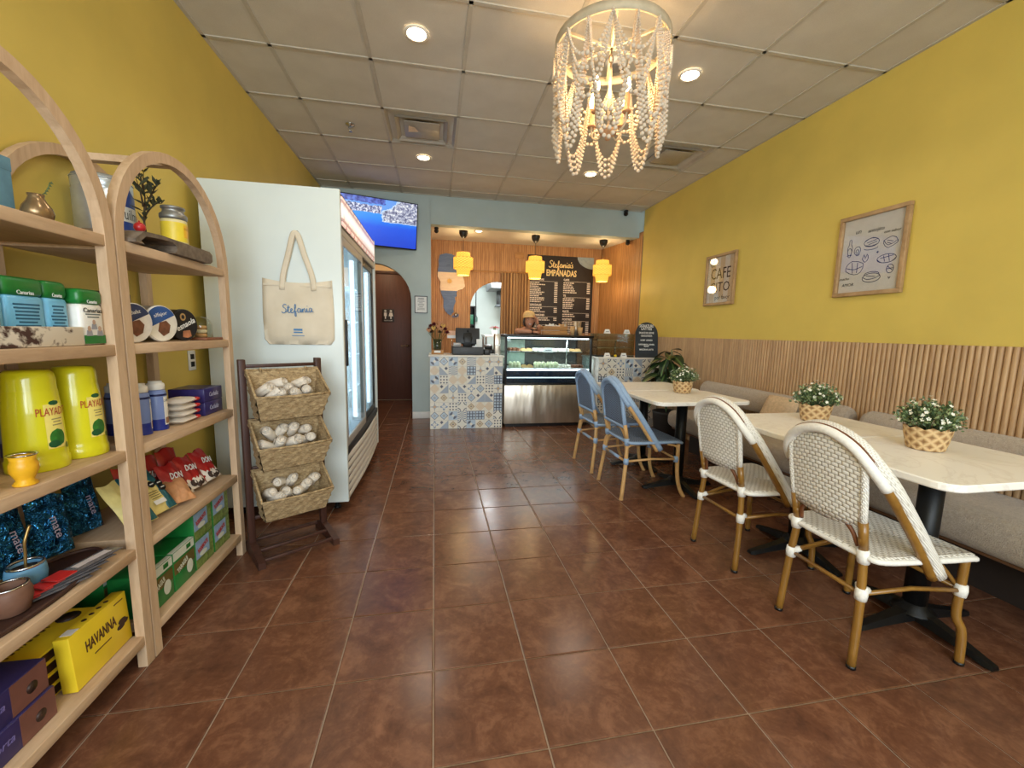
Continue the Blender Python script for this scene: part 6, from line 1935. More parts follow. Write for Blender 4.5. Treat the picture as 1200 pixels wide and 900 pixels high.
def mate_pack(loc, label, front='blue', w=.098, d=.085, h=.165, rz=0):
    t = thing('mate_pack', label, 'package', loc, rz, 'foil-topped mate packs')
    MB().rbox(-d / 2, d / 2, -w / 2, w / 2, 0, h * .74, .012).build('pack_body', M_PBLU if front == 'blue' else M_PWH, t)
    MB().rbox(-d / 2 - .001, d / 2 + .001, -w / 2 - .001, w / 2 + .001, h * .72, h, .014, segs=3).build('green_top', M_PGRN, t)
    text('lettering', 'Canarias', .015, M_WPR, t, (d / 2 + .0012, 0, h * .775), *XF, fit=w * .42)
    if front == 'blue':
        mb = MB(); rn_ = random.Random(int(loc[1] * 1000))
        for k in range(11):
            ww = w * rn_.uniform(.2, .34); mb.box(d / 2 + .0002, d / 2 + .0008, -ww, ww, .012 + k * .0093, .012 + k * .0093 + .0045)
        mb.build('small_print', M_PTXT, t)
    else:
        text('lettering', 'Canarias', .02, M_BLK, t, (d / 2 + .0008, 0, h * .62), *XF, fit=w * .8)
        mb = MB(); mb.box(d / 2 + .0002, d / 2 + .0008, -w * .32, w * .32, h * .54, h * .565); mb.box(d / 2 + .0002, d / 2 + .0008, -w * .25, w * .25, h * .49, h * .515); mb.build('small_print', pm('pack_print_grey', (110, 120, 120), .5), t)
        face_print(t, M_PGRN, d / 2 + .0002, -w / 2 + .004, w / 2 - .004, .004, .03, 'green_foot')
        for yy, zz, rr in ((0, .07, .010), (-.02, .05, .011), (.02, .05, .011)):
            poly_print(t, pm('photo_skin', (190, 160, 140), .6), d / 2 + .0004, [(yy + rr * .6 * math.cos(q * PI / 5), zz + rr * .8 * math.sin(q * PI / 5)) for q in range(10)], 'photo_print')
            poly_print(t, pm('photo_cloth', (150, 150, 158), .6), d / 2 + .0003, [(yy - rr * 1.1, zz - .022), (yy + rr * 1.1, zz - .022), (yy + rr * .8, zz - .005), (yy - rr * .8, zz - .005)], 'photo_print')
    return t
for k, (yy, lb) in enumerate(((1.095, 'green-topped blue mate pack farthest left in the cowhide tray'), (1.208, 'second green-topped blue mate pack from the left in the tray'), (1.321, 'third green-topped blue mate pack from the left in the tray'), (1.414, 'narrow green-topped blue mate pack at the right end of the tray'))):
    mate_pack((-1.105, yy, Z4 + .005), lb, w=.111 if k < 3 else .074, h=.178)
mate_pack((-1.085, 1.5065, Z4), 'white-fronted mate pack with a family picture, right of the tray', 'white', .088, .085, .17)
wp = thing('white_pouch', 'round cream pouch with a blue stripe at the left edge of the tray', 'pouch', (-1.075, 1.222, Z4 + .005)); 
M_CRM = pm('cream_pouch', (226, 208, 182), .7)
dr_ = carton('dark_red_box', 'dark red box squeezed behind the right post of the near shelf', 'box', (-1.19, 1.545, Z4), (.10, .05, .165), pm('dark_red_card', (96, 24, 34), .5)); face_print(dr_, M_BLK, .0502, -.024, .024, .005, .05)
MB().sphere((0, 0, .06), .03, 16, 10, sc=(.28, .95, 1.9)).build('pouch_body', M_CRM, wp)
wp.location = (-1.052, 1.205, Z4 + .004)
MB().sphere((.0, 0, .06), .0303, 16, 10, sc=(.27, .94, .25)).build('stripe', pm('pouch_blue', (110, 140, 190), .6), wp)

# fourth board, far unit: round tins on their sides
def round_tin(loc, label, kind, r=.0715, L=.10, rz=0):
    t = thing('round_tin', label, 'tin', loc, rz, 'round tins lying on their sides')
    RY_ = Matrix.Translation((0, 0, r)) @ Matrix.Rotation(PI / 2, 4, 'Y')
    side, lid, low = {0: (M_PWH, pm('tin_navy', (52, 62, 98), .35), pm('tin_white', (224, 216, 208), .35)), 1: (M_PWH, pm('tin_blue', (48, 86, 150), .35), pm('tin_cream', (226, 220, 208), .35)), 2: (pm('tin_black', (26, 26, 32), .35), pm('tin_black', (26, 26, 32), .35), None)}[kind]
    MB().lathe([(r * .94, -L / 2), (r * .97, -L / 2 + .004), (r * .97, L / 2 - .012), (r, L / 2 - .012), (r, L / 2 - .002), (r * .96, L / 2), (1e-6, L / 2 - .002)], 36, M=RY_).build('can', [side], t)
    xf = L / 2 + .0002
    disc = [(r * .95 * math.cos(a), r + r * .95 * math.sin(a)) for a in [2 * PI * q / 32 for q in range(32)]]
    poly_print(t, lid, xf, disc, 'lid')
    if low:
        cut = [(a, c) for a, c in disc]
        half = []
        for i in range(len(disc)):
            a, c = disc[i], disc[(i + 1) % len(disc)]
            fa, fb = (a[1] - r) - a[0] * .45 < .008, (c[1] - r) - c[0] * .45 < .008
            if fa: half.append(a)
            if fa != fb:
                va, vb = (a[1] - r) - a[0] * .45 - .008, (c[1] - r) - c[0] * .45 - .008; tt = va / (va - vb); half.append((a[0] + (c[0] - a[0]) * tt, a[1] + (c[1] - a[1]) * tt))
        poly_print(t, low, xf + .0007, half, 'lid_lower')
        brn = pm('biscuit_print', (112, 70, 50), .5, var=.3, scale=40)
        pts = [(-.018, .022), (.012, .03), (.03, .012), (.022, -.018), (-.004, -.032), (-.026, -.012)]
        poly_print(t, brn, xf + .0014, [(a + .006, c + r - .018) for a, c in pts], 'biscuit_picture')
        text('lettering', 'Cachafaz' if kind == 0 else 'alfajor', .02, M_PWH, t, (xf + .0008, -.004, r + .036), (0, 1, .25), (0, -.25, 1), fit=.06)
    else:
        poly_print(t, pm('tin_gold', (176, 140, 90), .4), xf + .0007, [(.014 * math.cos(q * PI / 8) - .008, r + .034 + .016 * math.sin(q * PI / 8)) for q in range(16)], 'badge')
        poly_print(t, pm('tin_black', (26, 26, 32), .35), xf + .0014, [(.008 * math.cos(q * PI / 8) - .008, r + .034 + .009 * math.sin(q * PI / 8)) for q in range(16)], 'badge_centre')
        text('lettering', 'esnaola', .034, M_WPR, t, (xf + .0008, .004, r + .002), (0, 1, .45), (0, -.45, 1), fit=.10, shear=.2, offset=.0005)
        poly_print(t, pm('biscuit_print2', (170, 112, 80), .5, var=.3, scale=40), xf + .0007, [(a, r - .04 + c) for a, c in ((-.012, .014), (.024, .018), (.03, -.008), (.01, -.016), (-.014, -.012))], 'biscuit_picture')
    return t
round_tin((-1.115, 1.735, Z4), 'navy and white round tin, leftmost of the three lying on the shelf', 0, rz=-.25)
round_tin((-1.115, 1.888, Z4), 'blue and cream round tin, middle of the three lying on the shelf', 1, rz=-.25)
round_tin((-1.115, 2.041, Z4), 'black round tin with white lettering, rightmost of the three', 2, .068, rz=-.25)
carton('dark_brown_box', 'dark brown box with a white corner behind the round tins', 'box', (-1.27, 1.82, Z4), (.13, .24, .185), pm('dark_brown_card', (58, 38, 36), .5))
bx_ = COL.objects[-2] if False else None
db = thing('biscuit_dome', 'small glass dome over biscuits on a wooden board', 'cloche', (-1.095, 2.205, Z4))
MB().rbox(-.06, .06, -.075, .075, 0, .012, .003).build('board', wood('dome_board', (132, 80, 52), (104, 60, 38), 9, (3, .6, 3), .5), db)
MB().lathe([(.048, .0125), (.048, .07), (.040, .092), (.022, .106), (.006, .11), (1e-6, .11)], 24).build('glass_dome', glass('dome_glass', (238, 244, 242), .25), db)
for k, (cc_, zz) in enumerate(((pm('biscuit_tan', (206, 150, 96), .7), .0126), (pm('biscuit_cream', (234, 210, 170), .7), .032), (pm('biscuit_tan', (206, 150, 96), .7), .050))):
    MB().lathe([(.02, zz), (.024, zz + .004), (.024, zz + .013), (.02, zz + .017), (1e-6, zz + .017)], 14, (.008, -.012, 0)).build('biscuit', cc_, db)

# ---------- third board, near unit: yellow thermoses
Z3 = .80 + E5
M_THY = pm('thermos_yellow', (214, 208, 30), .28, var=.04, scale=6, coat=.4); M_LBY = pm('thermos_label', (236, 220, 120), .4, var=.05); M_LRED = pm('label_red', (176, 48, 40), .5); M_LGRN = pm('label_leaf_green', (46, 112, 40), .5, var=.3, scale=60); M_LDG = pm('label_dark_green', (26, 84, 48), .5)
def thermos(label, ang):
    t = thing('yellow_thermos', label, 'thermos', (0, 0, 0), 0, 'yellow thermos flasks')
    MB().lathe([(.0640, 0), (.0655, .003), (.0655, .030), (.0625, .034), (.0625, .05), (.059, .16), (.0545, .225), (.0535, .228), (.0530, .232), (.053, .262), (.050, .278), (.043, .286), (1e-6, .288)], 40).build('flask', M_THY, t)
    R0 = .0625
    def rz_(z): return (.0625 + (.059 - .0625) * (z - .05) / .11 if z < .16 else .059 + (.0545 - .059) * (z - .16) / .065) + .0006
    def patch(a0, a1, z0, z1, nm, mat, off=0, shape=None):
        mb = cyl_patch(1, a0, a1, z0, z1, shape); mb.v = [(x * (rz_(z) + off), y * (rz_(z) + off), z) for x, y, z in mb.v]
        return mb.build(nm, mat, t)
    patch(ang - .42, ang + .42, .062, .19, 'label', M_LBY)
    patch(ang - .33, ang + .33, .066, .118, 'leaf_picture', M_LGRN, .0004, 'oval')
    patch(ang - .40, ang + .05, .064, .086, 'leaf_picture', M_LDG, .0006, 'oval')
    patch(ang - .2, ang + .28, .186, .2, 'leaf_crest', M_LDG, .0004, 'oval')
    patch(ang + .30, ang + .52, .055, .073, 'round_seal', pm('label_olive', (110, 124, 50), .5), .0008, 'oval')
    o = cyl_text('PLAYADITO', .032, M_LRED, t, .0613, ang + .06, .168, .092)
    for v in o.data.vertices: pass
    for zz, w in ((.145, .30), (.137, .22), (.128, .28)): patch(ang - w * .6, ang + w, zz, zz + .003, 'small_print', pm('label_grey', (150, 140, 90), .6), .0006)
    return t
AT = -.36
t1 = thermos('yellow thermos with red lettering, nearer the camera of the two in full view', AT + .25); t1.location = (-1.135, 1.388, Z3)
dup(t1, (-1.125, 1.525 - .002, Z3), .0, 'yellow thermos with red lettering, farther of the two, by the shelf post')
dup(t1, (-1.12, 1.148, Z3), .3, 'yellow thermos at the left picture edge, mostly cut off')
dup(t1, (-1.28, 1.30, Z3), .3, 'yellow thermos standing behind the front row, in shadow')
mc = thing('yellow_mate_cup', 'yellow ceramic mate cup with a steel rim', 'cup', (-1.05, 1.243, Z3))
MB().lathe([(.022, 0), (.024, .004), (.017, .014), (.020, .022), (.027, .038), (.027, .055), (.023, .066), (.0255, .078), (.0215, .078), (.02, .066), (1e-6, .05)], 26).build('cup_body', pm('cup_amber', (226, 170, 36), .35, var=.1), mc)
MB().lathe([(.0245, .0775), (.029, .081), (.028, .083), (.0205, .0795), (.0205, .077), (.0245, .0775)], 26).build('steel_rim', M_CHROME, mc)
def bottle(loc, label, blue_low=True, ang=-.4):
    t = thing('mate_bottle', label, 'bottle', loc, 0, 'white and blue plastic bottles')
    MB().lathe([(.031, 0), (.033, .004), (.033, .05), (.033, .145), (.030, .158), (.026, .163), (1e-6, .163)], 28).build('bottle_body', pm('bottle_blue_fade', (120, 140, 196), .3, var=.06), t)
    cyl_patch(.0334, -PI, PI, .0, .045, n=28).build('blue_base', pm('bottle_blue', (38, 52, 140), .3), t)
    cyl_patch(.0334, -PI, PI, .138, .146, n=28).build('blue_ring', pm('bottle_navy', (30, 34, 84), .3), t)
    MB().lathe([(.029, .163), (.030, .166), (.030, .184), (.027, .188), (.022, .190), (.022, .197), (1e-6, .198)], 24).build('cap', M_PWH, t)
    cyl_patch(.0337, ang + .15, ang + 1.1, .02, .135).build('white_label', M_PWH, t)
    cyl_patch(.0340, ang + .25, ang + .95, .025, .05).build('label_picture', pm('label_brown', (150, 110, 84), .5), t)
    cyl_text('CORPAM', .014, M_BLK, t, .0341, ang + .6, .118, .03)
    return t
bt = bottle((-1.205, 1.725 - .19, Z3), 'grey-blue bottle behind the thermoses at the shelf end')
bt.location = (-1.235, 1.545, Z3)
dup(bt, (-1.31, 1.535, Z3), .3, 'grey-blue bottle farther back, behind the thermoses')
dup(bt, (-1.105, 1.868, Z3), -.1, 'white-capped blue bottle in front of the others on the far shelf')
dup(bt, (-1.115, 1.785, Z3), .35, 'white-capped bottle between the shelf post and the front bottle')
dup(bt, (-1.10, 1.700, Z3), .5, 'white-capped bottle half hidden behind the shelf post')
dup(bt, (-1.20, 1.80, Z3), .2, 'white-capped bottle at the back of the far shelf group')
# flat packets in a pile
M_PKR = pm('packet_red', (190, 40, 36), .4, var=.1); M_PKW = pm('packet_white', (222, 212, 200), .45, var=.12, scale=20)
def packet(mb, w, d, h):
    n = 6; vs = []
    for sgn in (1, -1):
        for i in range(n + 1):
            for j in range(n + 1):
                u, v = i / n * 2 - 1, j / n * 2 - 1
                k = max(0, 1 - u ** 4) * max(0, 1 - v ** 4)
                vs.append((u * w / 2, v * d / 2, h / 2 + sgn * (h / 2 * k ** .6 + .0004)))
    m_ = n + 1
    for s in (0, 1):
        o_ = s * m_ * m_
        fs = [(o_ + i * m_ + j, o_ + i * m_ + j + 1, o_ + (i + 1) * m_ + j + 1, o_ + (i + 1) * m_ + j) for i in range(n) for j in range(n)]
        mb.add(vs, [f if s == 0 else f[::-1] for f in fs], 0, True)
    return mb
lev = ('bottom', 'second', 'third', 'top')
for k in range(4):
    t = thing('flat_packet', 'white and red flat packet, %s in the pile beside the bottles' % lev[k], 'packet', (-1.10, 2.0 + .004 * (k % 2), Z3 + k * .0268), random.uniform(-.06, .06), 'pile of flat packets')
    packet(MB(), .10, .145, .026).build('packet_body', M_PKW, t)
    MB().rbox(-.0505, .0505, .040, .0735, .0055, .0205, .007).build('red_end', M_PKR, t)
t = thing('red_packet', 'red packet lying at the back behind the packet pile', 'packet', (-1.235, 2.0, Z3), .2); packet(MB(), .10, .15, .05).build('packet_body', M_PKR, t); packet(MB(), .09, .14, .04).build('packet_upper', M_PKR, t, (0, 0, .05))
M_PURP = pm('purple_box', (48, 40, 96), .3, var=.12)
for k in range(2):
    t = carton('purple_box', 'dark purple gift box with silver script, %s of two' % ('lower', 'upper')[k], 'box', (-1.135, 2.205 + .003 * k, Z3 + k * .0635), (.15, .165, .0625), M_PURP, random.uniform(-.03, .03), 'purple gift boxes')
    text('lettering', 'Cachafaz', .03, pm('silver_print', (170, 168, 190), .4), t, (.0754, .0, .032), *XF, shear=.3, fit=.085)
    MB().box(-.07, .05, -.078, .078, .0623, .0628).build('top_print', pm('deep_purple_print', (40, 34, 80), .3), t)

# ---------- second board, near unit: foil bags, tray with cup and packets
Z2 = .45 + E5
M_FOIL, nt, b = newmat('blue_foil')
vec, x, y, z = coords(nt)
n1 = noise(nt, vec, 26, 3, .6, None, 1.2)
nt.links.new(ramp(nt, n1, [(.3, srgb(20, 56, 88)), (.7, srgb(60, 140, 184))]), b.inputs['Base Color'])
b.inputs['Metallic'].default_value = .85; b.inputs['Roughness'].default_value = .14
bump(nt, b, n1, 1.0, .05)
def pouch_mesh(w, h, d, seed, amp=.012):
    rn_ = random.Random(seed); nu, nv = 12, 14; vs = []
    ph = [rn_.uniform(0, 6) for _ in range(6)]
    for s in (1, -1):
        for i in range(nv + 1):
            v = i / nv
            for j in range(nu + 1):
                u = j / nu * 2 - 1
                prof = math.sin(PI * min(1, v * .92 + .02)) ** .6 * (1 - .35 * v)
                k = prof * (1 - abs(u) ** 3)
                cr = amp * k * (math.sin(u * 9 + ph[0] + v * 6) * math.sin(v * 11 + ph[1]) + .6 * math.sin(u * 17 + ph[2] - v * 9))
                ww = w / 2 * (1 - .10 * v + .03 * math.sin(v * 9 + ph[3]))
                vs.append((s * (d / 2 * k + .0006) + cr, u * ww, v * h + .006 * math.sin(u * 4 + ph[4]) * (v > .9)))
    m_ = nu + 1; n = (nv + 1) * m_; mb = MB()
    fs = []
    for s in (0, 1):
        for i in range(nv):
            for j in range(nu):
                f = (s * n + i * m_ + j, s * n + i * m_ + j + 1, s * n + (i + 1) * m_ + j + 1, s * n + (i + 1) * m_ + j)
                fs.append(f if s == 0 else f[::-1])
    mb.add(vs, fs, 0, True)
    return mb
FB = [pouch_mesh(.105, .20, .06, s, .012).mesh('foil_bag') for s in (3, 8)]
for me in FB: me.materials.append(M_FOIL)
fpos = [(-1.29, 1.20, .1, 'leftmost'), (-1.275, 1.315, -.1, 'second from left'), (-1.265, 1.425, .15, 'middle'), (-1.235, 1.525, -.05, 'second from right'), (-1.265, 1.70, .1, 'rightmost, behind the shelf posts')]
for k, (x, y, a, lb) in enumerate(fpos):
    t = thing('foil_bag', 'shiny blue foil snack bag, %s of the five' % lb, 'bag', (x, y, Z2 + .008), (0, math.radians(-9), a - .45), 'blue foil bags')
    inst('bag_body', FB[k % 2], t)
    text('lettering', 'mate', .03, pm('foil_print', (160, 140, 150), .4), t, (.047, 0, .10), (0, .1, -1), (0, 1, .1), fit=.07)
carton('grey_carton', 'plain grey carton standing at the back left of the near shelf', 'box', (-1.33, 1.20, Z2), (.05, .09, .19), pm('grey_card', (150, 146, 138), .7)) if False else None
ot = thing('oval_tray', 'dark brown leather oval tray on the second shelf', 'tray', (-1.145, 1.25, Z2))
ov = [(.105 * math.cos(2 * PI * q / 40), .30 * (1 if math.sin(2 * PI * q / 40) > 0 else 1) * math.sin(2 * PI * q / 40)) for q in range(40)]
M_LTH = pm('dark_leather', (62, 38, 30), .6, var=.15, bmp=.2)
MB().prism(ov, 0, .006).build('tray_floor', M_LTH, ot)
MB().tube([(a, c, .011) for a, c in ov], .006, 8, closed=True).build('tray_rim', M_LTH, ot)
ZT = Z2 + .0065
bc = thing('blue_mate_cup', 'pale blue mate cup with metal straw on the oval tray', 'cup', (-1.155, 1.335, ZT))
MB().lathe([(.020, 0), (.030, .004), (.040, .022), (.043, .045), (.041, .066), (.038, .074), (.034, .074), (.036, .06), (1e-6, .05)], 30).build('cup_body', pm('cup_blue', (92, 142, 176), .35, var=.08), bc)
MB().lathe([(.0385, .0735), (.0395, .077), (.038, .08), (.033, .08), (.0325, .074), (.0385, .0735)], 30).build('steel_rim', M_CHROME, bc)
MB().lathe([(1e-6, .066), (.034, .064)], 20).build('yerba', pm('yerba_brown', (84, 62, 40), .9, var=.3), bc)
MB().tube(smoothpts([(.0, .0, .06), (.0, .004, .11), (.002, .004, .14), (.004, .012, .165), (.006, .02, .185)], 4), .0035, 8).build('straw', pm('brass_straw', (170, 140, 86), .3, .8), bc)
bc2 = thing('brown_mate_cup', 'brown leather mate cup at the left picture edge', 'cup', (-1.10, 1.222, ZT))
MB().lathe([(.024, 0), (.034, .006), (.042, .04), (.041, .062), (.036, .076), (.032, .076), (.034, .06), (1e-6, .05)], 26).build('cup_body', pm('cup_leather', (116, 82, 66), .55, var=.15), bc2)
MB().lathe([(.0365, .0755), (.038, .079), (.0315, .080), (.031, .075), (.0365, .0755)], 26).build('steel_rim', M_CHROME, bc2)
M_SIL = pm('packet_silver', (170, 166, 170), .25, .7, var=.3, scale=40); M_RWH = pm('sachet_print', (200, 190, 190), .4)
for k in range(5):
    t = thing('flat_sachet', 'silver and red sachet, %s of five fanned out on the oval tray' % ('bottom', 'second', 'third', 'fourth', 'top')[k], 'sachet', (-1.088 + .008 * k, 1.30 + .024 * k, ZT + .001 + .0075 * k), (0, math.radians(-2), -.50 + .07 * k), 'fanned sachets')
    packet(MB(), .055, .19, .007).build('sachet_body', M_SIL, t)
    MB().box(-.026, .026, -.094, -.045, .0028, .0075).build('red_end', M_PKR, t)
    MB().box(-.012, .012, -.03, .07, .0062, .0076).build('white_band', M_RWH, t)

# second board, far unit: cream and red bags
M_CREAM = pm('bag_cream', (226, 206, 130), .35, var=.1, bmp=.3, bscale=60); M_TEAL = pm('bag_teal', (34, 92, 104), .3, .3, var=.25, bmp=.4, bscale=50); M_BRED = pm('bag_red', (166, 34, 34), .32, .1, var=.15, bmp=.35, bscale=60)
def snack_bag(loc, rot, label, main, band, group, w=.12, h=.19, d=.055, seed=1, txt=None, name='snack_bag'):
    t = thing(name, label, 'bag', loc, rot, group)
    pouch_mesh(w, h, d, seed, .006).build('bag_body', main, t)
    if band == 'cookie':
        mb = pouch_mesh(w * .97, h * .40, d * .9, seed, .004); mb.v = [(x + (.004 if x > 0 else -.004), y, z) for x, y, z in mb.v]
        mb.build('white_band', M_PKW, t)
        for q, (yy, zz, rr) in enumerate(((-.022, .026, .018), (.018, .022, .016), (.0, .012, .013))):
            MB().lathe([(1e-6, .006), (rr * .8, .005), (rr, 0)], 14, M=Matrix.Translation((d * .36, yy, zz)) @ Matrix.Rotation(PI / 2, 4, 'Y')).build('cookie_picture', pm('cookie_dark', (62, 44, 36), .6, var=.3), t)
    if band == 'teal':
        mb = pouch_mesh(w * .34, h * .99, d * .6, seed + 1, .003); mb.v = [(x + (.012 if x > 0 else -.012), y + w * .24, z) for x, y, z in mb.v]
        mb.build('teal_side', M_TEAL, t)
        for zz, yy in ((h * .62, -.0), (h * .60, w * .27), (h * .48, w * .27)):
            MB().lathe([(1e-6, .003), (.014, .002), (.0145, 0)], 12, M=Matrix.Translation((d * .50, yy, zz)) @ Matrix.Rotation(PI / 2, 4, 'Y')).build('warning_seal', M_BLK, t)
            MB().box(d * .50 + .003, d * .50 + .0036, yy - .008, yy + .008, zz - .002, zz + .002).build('seal_print', M_WPR, t)
        MB().box(d * .50, d * .50 + .001, -w * .36, w * .06, h * .16, h * .26).build('print_panel', M_WPR, t)
        ln = MB()
        for q in range(4): ln.box(d * .505, d * .505 + .0012, -w * .34, w * .02, h * (.30 + q * .05), h * (.315 + q * .05))
        ln.build('small_print', pm('bag_print', (120, 104, 60), .6), t)
    if txt: text('lettering', txt, .04, M_WPR, t, (d * .5, 0, h * .60), (0, 1, -.15), (0, .15, 1), fit=w * .55, shear=.2, offset=.001)
    return t
lean = math.radians(-38)
snack_bag((-1.085, 1.705, Z2 + .017), (0, lean, -.25), 'cream and teal pasta-like bag leaning next to the shelf post', M_CREAM, 'teal', 'cream and teal bags', .115, .20, seed=4)
snack_bag((-1.085, 1.83, Z2 + .017), (0, lean, -.2), 'cream and teal bag, right of its twin by the post', M_CREAM, 'teal', 'cream and teal bags', .115, .19, seed=6)
rows_ = [((-1.20, 1.86, Z2), -.1, 'rear left', 8), ((-1.19, 1.97, Z2), .05, 'rear middle', 9), ((-1.10, 1.985, Z2), .0, 'front left', 10), ((-1.10, 2.095, Z2), .0, 'front middle', 11), ((-1.09, 2.215, Z2), .1, 'front right', 12), ((-1.19, 2.10, Z2), .0, 'rear right', 13)]
for p, a, lb, sd in rows_:
    rear = 'rear' in lb
    snack_bag((p[0], p[1], p[2] + (.006 if rear else .013)), (0, math.radians(-14 if rear else -30), a - .2), 'red cookie bag with white band, %s of the group' % lb, M_BRED, 'cookie' if not rear else None, 'red cookie bags', .112, .165 if not rear else .20, .05, sd, 'DON' if not rear else 'SATUR')
snack_bag((-1.062, 1.925, Z2 + .016), (0, math.radians(-48), -.6), 'small red and tan cookie packet lying in front of the red bags', pm('bag_tan', (196, 140, 96), .4, var=.2), None, None, .085, .12, .04, 15)

# ---------- bottom board
Z1 = .12 + E5
M_HY = pm('carton_yellow', (232, 200, 44), .4, var=.06, scale=8); M_HB = pm('carton_brown_print', (84, 56, 30), .5); M_HD = pm('biscuit_dark', (52, 32, 24), .5, var=.3, scale=60)
hb = thing('yellow_biscuit_box', 'yellow box with brown lettering standing upright at the front', 'box', (-1.075, 1.435, Z1 + .002), (0, math.radians(-3), .02), 'yellow biscuit boxes')
MB().rbox(-.02, .02, -.117, .117, 0, .175, .002).build('box_body', M_HY, hb)
text('lettering', 'HAVANNA', .05, M_HB, hb, (.0206, -.005, .105), *XF, fit=.125, offset=.001)
MB().box(.0202, .0207, -.04, .03, .062, .066).build('small_print', M_HB, hb); MB().box(.0202, .0207, .06, .10, .155, .159).build('small_print', M_HB, hb)
for q, (yy, zz) in enumerate(((.075, .07), (.092, .078), (.083, .086))): poly_print(hb, M_HD, .0203 + q * .0002, [(yy + .018 * math.cos(a), zz + .009 * math.sin(a)) for a in [2 * PI * s / 10 for s in range(10)]], 'biscuit_picture')
for q in range(4): MB().lathe([(1e-6, .0007), (.007, .0007), (.007, 0)], 10, M=Matrix.Translation((0, -.03 + q * .03, .1752))).build('biscuit_picture', M_HD, hb)
MB().box(-.015, .015, -.1, -.07, .1752, .1758).build('barcode', M_WPR, hb)
for k in range(4):
    t = thing('flat_biscuit_box', 'yellow and brown biscuit box lying flat, %s of four in the pile' % lev[k], 'box', (-1.205, 1.39 - .004 * k, Z1 + k * .0385), random.uniform(-.03, .03), 'flat yellow biscuit boxes')
    MB().rbox(-.095, .095, -.135, .135, 0, .038, .002).build('box_body', M_HY, t)
    MB().box(-.09, .09, -.1358, -.135, .006, .032).build('dark_end_print', M_HD, t)
    MB().box(.0950, .0956, -.13, -.02, .006, .032).build('dark_side_print', M_HD, t)
    if k == 3:
        text('lettering', 'HAVANNA', .05, M_HB, t, (0, -.02, .0384), (0, 1, 0), (-1, 0, 0), fit=.13, offset=.001)
        MB().lathe([(1e-6, .0388), (.03, .0384)], 14, (.03, .09, 0)).build('biscuit_picture', M_HD, t)
M_PU2 = pm('navy_purple_card', (52, 44, 92), .4, var=.1); M_BR2 = pm('rose_brown_card', (120, 78, 68), .45, var=.12)
for k, (x, y, z, lb) in enumerate(((-1.135, 1.155, 0, 'purple and brown box lying at the bottom left, in front'), (-1.26, 1.16, .0, 'purple and brown box behind the front one at the bottom left'), (-1.165, 1.15, .09, 'purple and brown box stacked on the bottom left pair'))):
    t = carton('chocolate_box', lb, 'box', (x + (.02 if k == 0 else 0), y, Z1 + z + (.0005 if z else 0)), (.115 if k < 2 else .2, .20, .0895), M_PU2, .0, 'purple and brown boxes')
    face_print(t, M_BR2, (.0576 if k < 2 else .1002), .0, .099, .002, .088, 'brown_panel'); MB().box(-.04, .05, .1, .1006, .003, .087).build('brown_end', M_BR2, t)
    text('lettering', 'Torta', .03, pm('faded_purple_print', (120, 110, 170), .5), t, ((.0580 if k < 2 else .1006), -.05, .05), *XF, shear=.3)
    MB().lathe([(1e-6, .001), (.016, 0)], 12, M=Matrix.Translation(((.0584 if k < 2 else .1010), .055, .04)) @ Matrix.Rotation(PI / 2, 4, 'Y')).build('biscuit_picture', M_HD, t)
M_GBX = pm('tea_green', (30, 124, 58), .35, var=.1); M_GWH = pm('tea_white', (214, 220, 208), .4, var=.06); M_GOLV = pm('tea_olive', (106, 92, 44), .45, var=.15); M_SKY = pm('tea_sky_picture', (140, 170, 206), .45, var=.2, scale=30); M_FOLI = pm('tea_field_picture', (110, 130, 66), .5, var=.5, scale=70)
def tea_box(loc, size, label, kind, rz=0):
    t = carton('tea_box', label, 'box', loc, size, M_GBX, rz, 'green tea boxes')
    d_, w, h = size; x = d_ / 2 + .0002
    if kind == 0:
        face_print(t, M_GOLV, x, -w / 2 + .003, w / 2 - .003, h * .42, h * .72, 'olive_band'); face_print(t, M_GWH, x, -w / 2 + .002, w / 2 - .002, h * .78, h - .002, 'white_band')
        MB().box(d_ / 2 - .02, d_ / 2, -w / 2, w / 2, h + .0002, h + .0008).build('top_white_edge', M_GWH, t)
        text('lettering', 'TARAGUI', .03, M_LRED if False else M_GWH, t, (x + .0006, -w * .1, h * .53), (0, 1, .35), (0, -.35, 1), fit=w * .5, offset=.001)
        poly_print(t, M_GWH, x + .0007, [(w * .22 + .022 * math.cos(q * PI / 8), h * .34 + .03 * math.sin(q * PI / 8)) for q in range(16)], 'cup_picture')
        face_print(t, M_PGRN, x + .0007, w * .12, w * .32, h * .83, h * .95, 'leaf_mark')
    elif kind == 1:
        face_print(t, M_FOLI, x, -w / 2 + .002, w / 2 - .002, .002, h - .002, 'field_picture'); face_print(t, M_SKY, x + .0007, -w / 2 + .004, w * .25, h * .35, h - .004, 'sky_picture')
        text('lettering', 'ROSAMONTE', .03, M_LRED, t, (x + .0016, -w * .1, h * .66), (0, 1, .25), (0, -.25, 1), fit=w * .55, offset=.001)
        poly_print(t, M_GWH, x + .0014, [(-w * .1 + .03 * math.cos(q * PI / 8), h * .45 + .012 * math.sin(q * PI / 8)) for q in range(16)], 'white_picture')
    return t
tea_box((-1.125, 1.725, Z1), (.13, .150, .165), 'green tea box with cup picture, nearest the shelf post', 0)
tea_box((-1.125, 1.880, Z1), (.13, .150, .168), 'green tea box with cup picture, second from the shelf post', 0)
tea_box((-1.125, 2.035, Z1), (.13, .150, .135), 'tea box with blue sky picture, bottom left of the stacked four', 1)
tea_box((-1.125, 2.195, Z1), (.13, .150, .135), 'tea box with blue sky picture, bottom right of the stacked four', 1)
tea_box((-1.125, 2.035, Z1 + .1355), (.13, .150, .130), 'tea box with blue sky picture, top left of the stacked four', 1)
